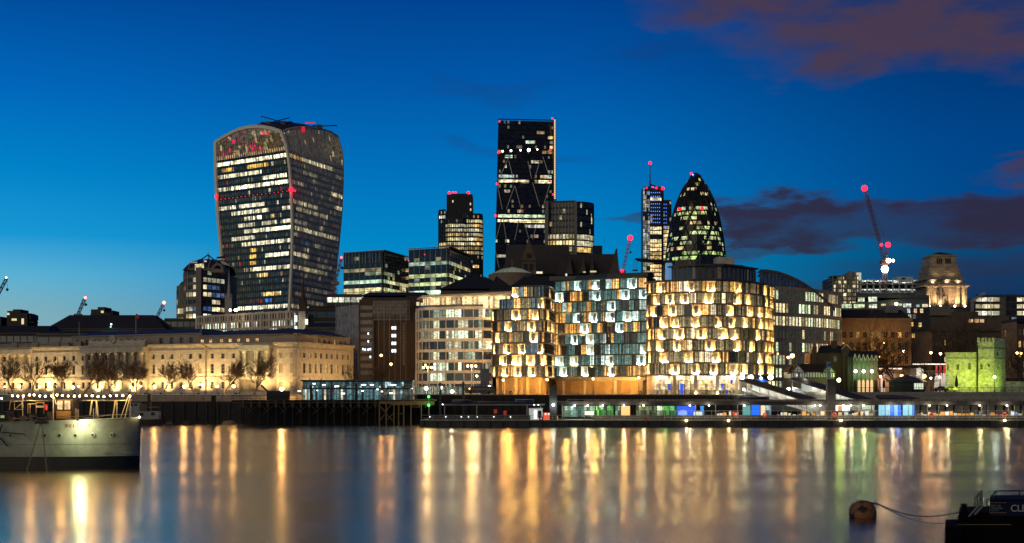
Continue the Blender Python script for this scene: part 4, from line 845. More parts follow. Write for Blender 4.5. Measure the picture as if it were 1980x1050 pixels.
# ---------------------------------------------------------------- scaffolded building with sheeting and dark brick block
def scaffolded():
    D = 408; rt = thing('scaffolded_building', 'building wrapped in torn grey sheeting and scaffold behind the stone hall', 'building', (X(680, D), D, 7.35)); SH = mat('scaffold sheeting', (.30, .27, .26), .8, var=.45, scale=.5, bump=.8)
    x0, x1 = X(650, D + 12), X(693, D); zt = Z(589, D); pts = [(x0, D + 12), (x1, D)]
    core(rt, pts, 20, 7.35, zt - 1, BRN, inset=1.6)
    rnd = random.Random(4); mb = MB(); pa = Path(pts); n, m_ = 16, 20; vs = []
    for j in range(m_ + 1):
        for i in range(n + 1): p = pa.at(pa.L * i / n); o = rnd.uniform(-.35, .25); vs.append((p.x + o * .3, p.y + o, 9.5 + (zt - 9.5) * j / m_))
    mb.mesh(vs, [(j * (n + 1) + i, j * (n + 1) + i + 1, (j + 1) * (n + 1) + i + 1, (j + 1) * (n + 1) + i) for j in range(m_) for i in range(n) if not (j < 3 and rnd.random() < .5)]); mb.build('sheeting', SH, rt)
    mb = MB()
    for i in range(9): p = pa.at(pa.L * i / 8); mb.tube((p.x, p.y - .8, 7.35), (p.x, p.y - .8, zt + 1), .06, n=4)
    for k in range(11): z = 8 + k * 2.4; mb.tube((x0, D + 11.2, z), (x1, D - .8, z), .06, n=4)
    mb.build('scaffold', STEEL, rt)
    # upper sheeting to the right and brick block
    rt = thing('brown_brick_block', 'dark brown brick block with four pairs of cold lit windows left of the banded office', 'building', (X(755, D), D, 7.35)); BB = mat('lamp lit brick', (.11, .065, .035), .9, var=.3, scale=1)
    MB().box(X(693, D), X(800, D), D + 2, D + 22, 7.35, Z(578, D)).build('wall', BB, rt)
    MB().box(X(692, D), X(722, D), D + .6, D + 1.9, 7.35, Z(590, D)).build('bay', mat('bay grey', (.11, .10, .09), .8), rt)
    mb = MB()
    for i in range(10): z = Z(591 + i * 14, D); mb.box(X(697, D), X(720, D), D + .1, D + .9, z - 1.2, z)
    mb.build('balcony', mat('balcony sheet', (.24, .22, .20), .8), rt)
    mb = MB(); vs = []; n = 14
    for j in range(5):
        for i in range(n + 1): vs.append((X(721 + 66 * i / n, D), D - .3 + rnd.uniform(-.25, .25), Z(608 - 6.5 * j + rnd.uniform(-1, 1), D)))
    mb.mesh(vs, [(j * (n + 1) + i, j * (n + 1) + i + 1, (j + 1) * (n + 1) + i + 1, (j + 1) * (n + 1) + i) for j in range(4) for i in range(n)]); mb.build('sheeting', mat('ochre sheeting', (.22, .17, .11), .8, var=.4, scale=.5, bump=.8), rt)
    W = mat('cold stair light', (.1, .1, .1), em=(.75, .85, 1), es=2.4, var=0, nosample=True)
    for i, y in enumerate((633.5, 648.5, 663.5, 678)):
        for px in (758, 763): MB().box(X(px, D) - .27, X(px, D) + .27, D + 1.8, D + 1.95, Z(y + 3, D), Z(y - 3, D)).build('lit_window', W, rt)
    for px, y in ((712, 676), (716, 675), (706, 676), (716, 690), (702, 675), (712, 645), (712, 660)): MB().box(X(px, D) - .2, X(px, D) + .2, D - .05, D + .05, Z(y + 2, D), Z(y - 2, D)).build('lit_window', W, rt)
    mb = MB()
    for i in range(42): y = 624 + i * 2; mb.box(X(777, D) + (i % 3) * .15, X(782, D) - (i % 2) * .2, D + 1.7, D + 1.9, Z(y, D) - .07, Z(y, D) + .07)
    mb.build('ladder_strip', mat('painted strip glint', (.5, .35, .2), .5), rt)  # bright tan colour stands in for glints along the strip
    mb = MB()
    for i in range(26): x = X(722 + 70 * i / 25, D); mb.tube((x, D - .6, Z(620, D)), (x, D - .6, Z(582, D)), .05, n=4)
    for i in range(6): z = Z(618 - i * 7, D); mb.tube((X(722, D), D - .6, z), (X(792, D), D - .6, z), .05, n=4)
    for i in range(7): x = X(722 + i * 10.5, D); mb.tube((x, D - .6, 7.35), (x, D - .6, Z(608, D)), .05, n=4)
    mb.build('scaffold', STEEL, rt)
    rt = thing('roof_storey_block', 'dark block with four pink and white lit windows under the banded office roof', 'building', (X(800, D + 8), D + 8, 7.35)); Dq = D + 8
    MB().box(X(786, Dq), X(850, Dq), Dq, Dq + 20, 7.35, Z(572, Dq)).build('wall', mat('dark brown brick', (.07, .045, .03)), rt)
    for px, y, c in ((791, 586, (1, .5, .9)), (799.5, 586, (1, .55, .9)), (808, 587.5, (1, .75, .5)), (816.5, 589, (1, .8, .5)), (791, 600, (1, .7, .2)), (801, 600, (1, .7, .2))): MB().box(X(px, Dq) - .45, X(px, Dq) + .45, Dq - .15, Dq - .05, Z(y + 3.5, Dq), Z(y - 3.5, Dq)).build('lit_window', mat('lit %d %d' % (px, y), (.1, .1, .1), em=c, es=.9, var=0, nosample=True), rt)
scaffolded()

# ---------------------------------------------------------------- the floodlit stone hall
def stone_hall():
    p0 = Vector(P(-150, 441.5)); p1 = Vector(P(577, 372)); d = (p1 - p0).normalized(); n = Vector((d.y, -d.x)); L = (p1 - p0).length; zb = 7.3
    rt = thing('floodlit_stone_hall', 'long floodlit classical stone hall with columns behind the row of bare trees', 'building', (p1.x - 40, p1.y + 20, zb)); pa = Path([p0, p1])
    S = lambda px: pa.px(px)
    zc, zs, za = 21.4, 12.0, 24.6
    HS = coursed('floodlit limestone', (.56, .49, .36), 1.6, .7, .8, .3, .85, .84)
    rnd = random.Random(12); dk = (.006, .006, .005)
    def seg(a, b, off, cols, rows, w, z1=zc, arch=False, upper=True):
        q0 = p0 + d * a + n * off; q1 = p0 + d * b + n * off; c = [s - a for s in cols]
        rr = [r for r in rows]
        holes = []
        for (lo, hi, ww) in rr: holes += [(s - ww / 2, s + ww / 2, lo, hi) for s in c if s - ww / 2 > .1 and s + ww / 2 < b - a - .1]
        mb = MB(); cs = pwall(mb, q0, q1, zb, z1, holes, .45); mb.build('wall', HS, rt); return cs
    R3 = [(9.0, 10.9, 1.2), (13.3, 16.0, 1.25), (17.6, 19.0, 1.15)]
    panes = []
    wing = []
    sec = [(S(-140), S(66), 0), (S(66), S(174), .9), (S(174), S(292), 2.2), (S(292), S(400), .9), (S(400), S(462), 0), (S(462), S(535), -.6), (S(535), L, 0)]
    for i, (a, b, o) in enumerate(sec):
        k = max(2, round((b - a) / 3.7)); cols = [a + (b - a) * (j + .5) / k for j in range(k)]
        if i == 6: cols = [S(543.5), S(564.5)]
        panes += seg(a, b, o, cols, R3, 1.2)
        for e, o2 in ((a, sec[i - 1][2] if i else 0), (b, sec[i + 1][2] if i < 6 else 0)):
            if o2 != o and o2 < o: q = p0 + d * e; MB().obox(q + n * o if e == a else q + n * o2, q + n * o2 if e == a else q + n * o, zb, zc, -.05, 0).build('wall_return', HS, rt)
        mb = MB(); q0, q1 = p0 + d * a + n * o, p0 + d * b + n * o
        for z0, z1, oo in ((zs - .25, zs + .25, .22), (zc - 1.5, zc - 1.2, .15), (zc - .15, zc + .12, .55), (zc + .12, zc + .5, .85), (7.3, 8.1, .2), (10.95 + .6, 11.3 + .35, .08)): mb.obox(q0, q1, z0, z1, -.1, oo)
        mb.build('cornice', HS, rt)
    # columns in three porticoes
    for a, b, o, k in ((S(5), S(62), 0, 5), (S(180), S(288), 2.2, 8), (S(474), S(520), -.6, 3)):
        for j in range(k):
            s = a + (b - a) * j / (k - 1); q = p0 + d * s + n * (o + 1.0); m2 = MB(); m2.lathe([(.75, 12.3), (.75, 12.6), (.58, 12.8), (.52, 18.8), (.62, 19.1), (.78, 19.3), (.78, 19.7)], (q.x, q.y, 0), 12); m2.build('column', HS, rt)
        q0, q1 = p0 + d * (a - 1.2) + n * o, p0 + d * (b + 1.2) + n * o; MB().obox(q0, q1, 19.705, zc - .16, 0, 1.95).build('portico_beam', HS, rt); MB().obox(q0, q1, 11.7, 12.295, .25, 1.9).build('portico_plinth', HS, rt)
    for a, b, o in ((S(5), S(62), 0), (S(180), S(288), 2.2), (S(474), S(520), -.6)):
        for j in range(4): q = p0 + d * (a + (b - a) * (j + .5) / 4) + n * (o + .55); plight((q.x, q.y, 12.9), (1, .72, .38), 90, .2)  # lights added behind the columns to brighten the porticoes, no fixtures
    # attic storeys
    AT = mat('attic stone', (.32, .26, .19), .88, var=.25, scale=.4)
    for (a, b, o, z1, cols) in ((S(128), S(380), -2.5, 24.9, [S(x) for x in (138.5, 157, 175, 300, 320.5, 340, 359)]), (S(380), S(577) - .5, -1.0, 24.0, [S(x) for x in (386, 402, 423, 440, 456, 474, 492)])):
        q0 = p0 + d * a + n * o; q1 = p0 + d * b + n * o; mb = MB()
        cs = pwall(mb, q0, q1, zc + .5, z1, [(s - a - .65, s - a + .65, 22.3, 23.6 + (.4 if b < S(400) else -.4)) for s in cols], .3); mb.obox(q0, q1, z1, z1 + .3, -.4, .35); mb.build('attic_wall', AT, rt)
        for c_ in cs:
            cxp = CX + F * c_[0][0] / c_[0][1]; window(rt, c_, (.9, .5, .14) if 375 < cxp < 495 and rnd.random() < .8 else dk, nz=2, nx=2)
        for e, ww in ((a, 1), (b, 0)): q = p0 + d * e + n * o; MB().obox(q - n * 9 if ww else q, q if ww else q - n * 9, zc + .5, z1, -.2, 0).build('attic_return', AT, rt)
        c0, c1 = q0 + n * .35, q1 + n * .35; bk = [q1 - n * 18, q0 - n * 18]
        zr = z1 + 1.9; MB().prism([(v.x, v.y) for v in (c0, c1, *bk)], z1 + .3, zr, top=[(v.x, v.y) for v in (c0 - n * 7 + d * 5, c1 - n * 7 - d * 5, bk[0] + n * 7 - d * 5, bk[1] + n * 7 + d * 5)]).build('roof', LEAD, rt)
    # left low roof with balustrade
    q0, q1 = p0, p0 + d * S(128); mb = MB(); mb.obox(q0, q1, zc + .5, zc + 1.5, -1.6, -1.2); mb.obox(q0, q1, zc + 1.5, zc + 1.8, -1.8, -.9)
    for i in range(6): q = p0 + d * (S(-60) + i * 9); mb.obox(q, q + d * 2.6, zc + .5, zc + 2.1, -1.5, -.8)
    mb.build('balustrade', AT, rt); mb = MB(); 
    for z in (zc + 2.4, zc + 2.9): mb.tube((q0 - n * 3).to_3d() + Vector((0, 0, z)), (q1 - n * 3).to_3d() + Vector((0, 0, z)), .06, n=4)
    mb.build('roof_rail', STEEL, rt)
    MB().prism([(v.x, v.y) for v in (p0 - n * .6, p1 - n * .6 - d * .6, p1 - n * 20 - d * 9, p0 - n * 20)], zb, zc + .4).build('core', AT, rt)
    # parapet of the centre block with a round medallion
    q0, q1 = p0 + d * S(179) + n * 1.6, p0 + d * S(288) + n * 1.6; mb = MB(); mb.obox(q0, q1, zc + .51, zc + 1.9, -.5, .1)
    for k in range(8): q = q0.lerp(q1, (k + .1) / 8); mb.obox(q, q + d * 1.2, zc + 1.9, zc + 2.2, -.5, .2)
    mb.build('parapet', HS, rt)
    q = p0 + d * S(227) + n * 2.0; mb = MB(); r_ = 1.25; z = zc + 2.3
    for ra, rb_, y0 in ((0.0, .85, -.05), (.85, 1.25, .22)):
        vs = []
        for i in range(20): a = 2 * math.pi * i / 20; u = d * math.cos(a); vs += [((q + u * ra + n * y0).x, (q + u * ra + n * y0).y, z + ra * math.sin(a)), ((q + u * rb_ + n * y0).x, (q + u * rb_ + n * y0).y, z + rb_ * math.sin(a)), ((q + u * rb_ - n * .3).x, (q + u * rb_ - n * .3).y, z + rb_ * math.sin(a))]
        mb.mesh(vs, [(3 * i, 3 * i + 1, (3 * i + 4) % 60, (3 * i + 3) % 60) for i in range(20)] + [(3 * i + 1, 3 * i + 2, (3 * i + 5) % 60, (3 * i + 4) % 60) for i in range(20)])
    mb.tube((q - d * .5).to_3d() + Vector((0, 0, z - .4)), (q + d * .4).to_3d() + Vector((0, 0, z + .5)), .16, n=5); mb.build('medallion', STONE, rt)
    # east wall, receding
    e1 = Vector(P(683.5, 404)); eL = (e1 - p1).length; ed = (e1 - p1).normalized(); en = Vector((ed.y, -ed.x)); pe = Path([p1, e1])
    colsE = [pe.px(x) for x in (588.5, 600, 610.5, 621, 632, 641.5, 652.5, 663, 673)]
    holes = [(s - .62, s + .62, lo, hi) for s in colsE for lo, hi in ((9.0, 10.9), (13.3, 16.0), (17.6, 19.0))]
    mb = MB(); cs2 = pwall(mb, p1, e1, zb, zc, holes, .4); mb.build('wall', HS, rt); mb = MB()
    for z0, z1, oo in ((zs - .25, zs + .25, .22), (zc - 1.5, zc - 1.2, .15), (zc - .15, zc + .12, .55), (zc + .12, zc + .5, .85), (7.3, 8.1, .2)): mb.obox(p1, e1, z0, z1, -.1, oo)
    mb.build('cornice', HS, rt)
    mb = MB(); cs3 = pwall(mb, p1 - en * 1.2 + ed * .8, e1 - en * 1.2, zc + .5, 24.0, [(s - .5, s + .5, 22, 23.2) for s in colsE], .3); mb.obox(p1 - en * 1.2, e1 - en * 1.2, 24.0, 24.3, -.4, .35); mb.build('attic_wall', HS, rt)
    MB().prism([(v.x, v.y) for v in (p1 - en * .9, e1 - en * .9, e1 - en * 14, p1 - en * 14 + ed * 3)], 24.31, 26.0, top=[(v.x, v.y) for v in (p1 - en * 6 + ed * 6, e1 - en * 6 - ed * 5, e1 - en * 9 - ed * 5, p1 - en * 9 + ed * 7)]).build('roof', LEAD, rt)
    MB().prism([(v.x, v.y) for v in (p1 - en * .6, e1 - en * .6, e1 - en * 16, p1 - en * 16 + ed * 3)], zb, zc + .38).build('core', AT, rt)
    allp = panes + cs2 + cs3; allp.sort(key=lambda c: -(c[0][0])); rest = MB()
    for i, c_ in enumerate(allp):
        pxx = CX + F * c_[0][0] / c_[0][1]; g = dk
        if rnd.random() < .10: g = (.9, .55, .16)
        if 628 < pxx < 636 and c_[0][2] > 17 and c_[0][2] < 18: g = (1.4, 1.1, .4)
        if pxx > -10 and i < 92: window(rt, c_, g, nx=2, nz=3, bar=.09)
        else: rest.face(c_, c=g)
    if rest.f: rest.build('window', GLASS, rt, kind='stuff')
    for px, pole in ((134, 578 + 44), (244.5, 606), (371, 612)):
        s = S(px); q = p0 + d * s - n * 4; D = q.y; fp = thing('flagpole', {134: 'plain white flagpole on the left roof of the stone hall', 244.5: 'flagpole with a small red flag above the round medallion of the stone hall', 371: 'thin flagpole at the right end of the raised attic of the stone hall'}[px], 'flagpole', (q.x, q.y, 24.5))
        MB().tube((q.x, q.y, 23.5), (q.x, q.y, Z(pole, D)), .09, .05, n=6).build('pole', WHITEP, fp)
        if px == 244.5: mb = MB(); z = Z(pole, D); mb.hexa([(q.x, q.y, z - 1.3), (q.x + .9, q.y - .2, z - 1.6), (q.x + .9, q.y - .15, z - 1.6), (q.x, q.y + .05, z - 1.3)], [(q.x, q.y, z), (q.x + 1.0, q.y - .2, z - .5), (q.x + 1.0, q.y - .15, z - .5), (q.x, q.y + .05, z)]); mb.build('flag', mat('red flag', (.5, .05, .04), .8), fp)
    # floodlights at the foot of the wall
    WL = (1, .66, .28); n3 = n.to_3d()
    for i, (px, e, h) in enumerate(((-60, 900, 0), (10, 900, 0), (38, 1500, 0), (75, 800, 0), (100, 2200, 0), (135, 1000, 0), (165, 500, 0), (200, 1300, 0), (235, 1100, 0), (270, 1300, 0), (300, 700, 0), (330, 1800, 0), (370, 900, 0), (402, 2000, 0), (440, 1000, 0), (475, 700, 0), (510, 2300, 0), (548, 1100, 0))):
        s = S(px) if px < 577 else L; q = p0 + d * s + n * 4.2; top = p0 + d * s; spot((q.x, q.y, 8.0), (top.x, top.y, 15.5), WL, e * 4.6, 125, 1.0, .4)
        fx = thing('ground_floodlight', '%s ground floodlight at the stone hall foot' % (ORD[i] if i < 12 else ['sixth from the right', 'fifth from the right', 'fourth from the right', 'third from the right', 'second from the right', 'rightmost'][i - 12]), 'floodlight', (q.x, q.y, 7.35), 'floodlights along the stone hall')
        MB().box(q.x - .3, q.x + .3, q.y - .25, q.y + .15, 7.35, 7.75).build('housing', BLACK, fx); MB().box(q.x - .25, q.x + .25, q.y + .151, q.y + .2, 7.4, 7.72).build('lens', mat('flood lens', (.1, .1, .1), em=(1, .8, .5), es=6, var=0), fx)
    for s, e in ((.15, 1700), (.4, 1500), (.65, 1300), (.9, 1000)): q = p1.lerp(e1, s) + en * 7; t = p1.lerp(e1, s); spot((q.x, q.y, 8.3), (t.x, t.y, 15.5), (1, .62, .27), e * 2.0, 125, 1.0, .4)
    q = p0 + d * S(497) + n * 8; spot((q.x, q.y, 8), (q.x + 3, q.y + 8, 20), (.35, 1, .6), 2200, 60, .8)
stone_hall()

# ---------------------------------------------------------------- banded office (left of the flats)
def banded():
    W = mat('banded cladding', (.64, .54, .42), .7, var=.12, scale=.5); rt = thing('banded_office', 'cream banded office with a bright lit top storey under a jutting roof', 'office building', (X(880, 372), 372, 7.35))
    pts = [P(804.5, 388), P(806, 383), P(812, 379), P(822, 377), P(880, 373), P(930, 372), P(951, 373)]; zt = Z(600, 377)
    core(rt, pts, 24, 7.35, zt, BRN)
    def zy(y): return Z(y, 375)
    st = (zt - 7.35) / 8; cols = ((1, .95, .6), (.85, 1, .7))
    rows = {7: .6, 6: .55, 5: .4, 4: .45, 3: .4, 2: .3, 1: .2, 0: .0}; base = mklit(61, .3, cols, 1.0, rows, run=(1, 5), dark=(.012, .02, .022))
    lit = lambda k, b, nb: (tuple(v * .2 for v in base(k, b, nb)) if b / nb < .45 and k > 1 else base(k, b, nb))
    storeys(rt, pts, 7.35, zt, 8, .95, lit, W, GNEAR, .27, .10, .05, .12, mm=DARKMETAL); 
    pa = Path(pts); mb = MB(); nb = 12
    for i in range(nb + 1):
        c = pa.at(pa.L * i / nb); t = pa.tan(pa.L * i / nb); mb.obox(c - t * .08, c + t * .08, 7.35, zt, -.1, .3)
    mb.build('column', W, rt)
    # set-back lit top storey with tall glazing and roof
    tp = [P(818, 381), P(828, 378), P(900, 374), P(957, 371), P(986, 371)]; za, zb_ = zt + .35, Z(575, 379) - .3
    pa = Path(tp); nb = 40; q = pa.div(nb); rnd = random.Random(7); g = MB()
    for b in range(nb):
        f = b / nb; L = (.35 if b % 7 in (3, 5) else 1.0) * rnd.uniform(.9, 1.9) * (1.6 if f > .55 else 1.1)
        if .36 < f < .48: L *= .3
        for k in range(2):
            a, c = za + (zb_ - za) * k / 2, za + (zb_ - za) * (k + 1) / 2; u = L * (1 if k else .9) ; g.face([(q[b].x, q[b].y, a), (q[b + 1].x, q[b + 1].y, a), (q[b + 1].x, q[b + 1].y, c), (q[b].x, q[b].y, c)], c=(u, u * .66, u * .30))
    g.build('top_storey_glazing', GNEAR, rt); mb = MB()
    for b in range(nb + 1): mb.tube((q[b].x, q[b].y - .05, za), (q[b].x, q[b].y - .05, zb_), .06, n=4)
    band(mb, [(v.x, v.y) for v in q], (za + zb_) / 2 - .07, (za + zb_) / 2 + .07, -.1, .08); mb.build('glazing_bar', WHITEP, rt)
    core(rt, tp, 16, zt, zb_, W, inset=.5, name='core')
    ra = [P(806, 386), P(816, 374), P(900, 368), P(957, 363), P(988, 361)]; mb = MB(); nr = [Vector(p) for p in ra]; bk = [(nr[-1].x, nr[-1].y + 24), (nr[0].x + 2, nr[0].y + 18)]
    poly = [(v.x, v.y) for v in nr] + bk; mb.prism(poly, [zb_ + .02][0], [zb_ + .45 + i * .05 for i in range(len(poly))]); mb.build('jutting_roof', mat('pale soffit', (.6, .5, .38), .6, var=.1), rt)
    for t in (.15, .35, .55, .75, .92): c = pa.at(pa.L * t); plight((c.x, c.y - 2.0, zb_ - 1.2), (1, .7, .38), 150, .4)
    mb = MB(); band(mb, [(v.x, v.y) for v in offset(pts, 0)], zt + .36, zt + 1.4, .0, .06); mb.build('glass_balustrade', mat('balustrade glass', (.05, .08, .09), .1, var=0), rt)
    MB().box(X(929, 358), X(946, 358), 357.4, 358, 7.35, Z(713, 358)).build('dark_sign_panel', mat('navy panel', (.02, .022, .04), .6), rt)
    for i in range(9): c = pa.at(pa.L * (i + .5) / 9)
    # wall lamps low on the front
    for i, (px, py) in enumerate(((827, 709), (912, 706))):
        D = 362; l = thing('wall_floodlight', ['twin warm floodlight low on the banded office, nearer its left corner', 'warm floodlight low on the banded office, nearer the curved flats'][i], 'floodlight', (X(px, D), D, Z(py, D)))
        x, z = X(px, D), Z(py, D); MB().tube((x, D, 7.35), (x, D, z), .1, n=6).build('pole', STEEL, l); mb = MB(); mb.tube((x - 1.3, D, z), (x + 1.3, D, z), .06, n=5); mb.build('crossbar', STEEL, l)
        for dx in (-1.1, 0, 1.1): bulb('lamp_head', (x + dx, D - .1, z - .25), .32, (1, .55, .18), 16, l)
        plight((x, D - 2.0, z), (1, .6, .26), 2600, .4)
banded()

# ================================================================ THE CURVED GLASS FLATS (three wings) AND THE EAST SIDE
CREAM = mat('cream loggia render', (.66, .54, .38), .8, var=.08); COOLW = mat('pale loggia render', (.62, .68, .66), .8, var=.08)
UPW = mat('warm uplighter', (.1, .1, .1), em=(1, .62, .24), es=480, var=0); UPC = mat('cool uplighter', (.1, .1, .1), em=(.66, 1, .96), es=240, var=0)
BRONZE = mat('bronze slab edge', (.07, .055, .038), .5, .3, var=.15); DARKSLAB = mat('dark slab edge', (.02, .024, .023), .45, .3, var=.15)
def flats(root, pts, k0, k1, types, slabm, seed, cream, up, gsub=.5, off=(0, 0), zf=lambda k: 12.4 + 3.06 * k, clip=None, slab_out=.55, first=90):
    rnd = random.Random(seed); pa0 = Path(pts); cnt = [0]; rest = MB(); restu = MB()
    for k in range(k0, k1):
        a0, a1 = (clip(k) if clip else (0, pa0.L)); pp = [pa0.at(a0)] + [v for v, l in zip(pa0.p, pa0.l) if a0 < l < a1] + [pa0.at(a1)]
        pl = [(v.x, v.y) for v in pp]; pa = Path(pl); za, zb = zf(k) + .2, zf(k + 1) - .2
        w = MB(); band(w, pl, zf(k) - .17, zf(k) + .2, -1.2, slab_out); w.build('balcony_slab', slabm, root)
        s = 0.0; prev = ''
        while s < pa.L - .3:
            ty = rnd.choices([t[0] for t in types], [t[1] for t in types])[0]
            if ty == prev == 'up': ty = 'dim'
            prev = ty; wd_ = {'up': rnd.uniform(1.9, 3.0), 'amber': rnd.uniform(.9, 2.4), 'dim': rnd.uniform(1.2, 3.2), 'dark': rnd.uniform(1.2, 2.2), 'bright': rnd.uniform(1.5, 2.4), 'cool': rnd.uniform(.9, 1.5)}[ty]
            e = min(pa.L, s + wd_); e = pa.L if pa.L - e < .8 else e
            p, q = pa.at(s), pa.at(e); tn = (q - p); ln = tn.length
            if ln < .2: break
            tn /= ln; nn = Vector((tn.y, -tn.x)); F3 = lambda v, z: (v.x, v.y, z)
            if ty == 'up':
                b0, b1 = p - nn * 1.0 + tn * .12, q - nn * 1.0 - tn * .12; mb = MB(); mb.mi = 0
                mb.face([F3(b0, za), F3(b1, za), F3(b1, zb), F3(b0, zb)], 0); mb.face([F3(p, za), F3(b0, za), F3(b0, zb), F3(p, zb)], 0); mb.face([F3(b1, za), F3(q, za), F3(q, zb), F3(b1, zb)], 0); mb.face([F3(p, zb - .01), F3(q, zb - .01), F3(b1, zb - .01), F3(b0, zb - .01)], 0)
                # a glazed door in the back of the loggia
                dw = min(.9, ln * .4); c = (b0 + b1) / 2 + tn * rnd.uniform(-.3, .3); c0, c1 = c - tn * dw / 2 + nn * .03, c + tn * dw / 2 + nn * .03
                mb.face([F3(c0, za), F3(c1, za), F3(c1, zb - .3), F3(c0, zb - .3)], 1, c=(.35, .24, .1) if rnd.random() < .5 else (.05, .05, .04))
                mb.obox(p + nn * .35, q + nn * .35, za + 1.02, za + 1.08, 0, .05, m=2); lo = mb.build('loggia', [cream, GNEAR, STEEL], root)
                u0, u1 = p + tn * ln * .2, q - tn * ln * .2; mu = MB(); mu.obox(u0, u1, za + .02, za + .10, -.62, -.5)
                cnt[0] += 1; mu.build('uplight', up, lo) if cnt[0] < 98 else restu.obox(u0, u1, za + .02, za + .10, -.62, -.5)
            else:
                mb = MB(); n = max(1, round(ln / gsub)); gl = {'amber': (1.15, .58, .15), 'dim': (.24, .18, .085) if cream is CREAM else (.085, .17, .15), 'dark': (.02, .02, .018), 'bright': (1.2, .95, .55) if cream is CREAM else (.6, .8, .7), 'cool': (.10, .16, .2)}[ty]; u = rnd.uniform(.65, 1.25)
                for i in range(n):
                    a = p.lerp(q, i / n) - nn * .25; b = p.lerp(q, (i + 1) / n) - nn * .25; r = u * rnd.choice((.35, .65, .95, 1.15, 1.4, 1.8)) * (.25 if ty == 'amber' and rnd.random() < .18 else 1)
                    zz = [za, za + (zb - za) * .5, zb]
                    for j in (0, 1): mb.face([F3(a, zz[j]), F3(b, zz[j]), F3(b, zz[j + 1]), F3(a, zz[j + 1])], 0, c=tuple(v * r * (.85 if j else 1.15) for v in gl))
                    mb.obox(a - tn * .04, a + tn * .04, za, zb, -.05, .1, m=1)
                mb.obox(p, q, za + .98, za + 1.04, .3, .36, m=1)
                mb.obox(p + tn * .02, p + tn * .16, za, zb, -.3, .12, m=2)
                mb.build('window', [GNEAR, DARKMETAL, slabm], root)
            s = e
    if restu.f: restu.build('uplight', up, root, kind='stuff')
    return zf
PL = [P(950, 374), P(955, 370), P(964, 367), P(985, 364.5), P(1004, 363.5), P(1046, 362), P(1056, 364), P(1063, 369), P(1068, 377), P(1072, 388)]
PM = [P(1073, 388.5), P(1110, 385), P(1150, 381), P(1200, 377), P(1249, 374)]
PR = [P(1250.5, 360), P(1258, 356), P(1290, 352), P(1340, 349.5), P(1385, 349.5), P(1430, 353), P(1462, 359), P(1480, 364), P(1490, 370), P(1496, 379)]
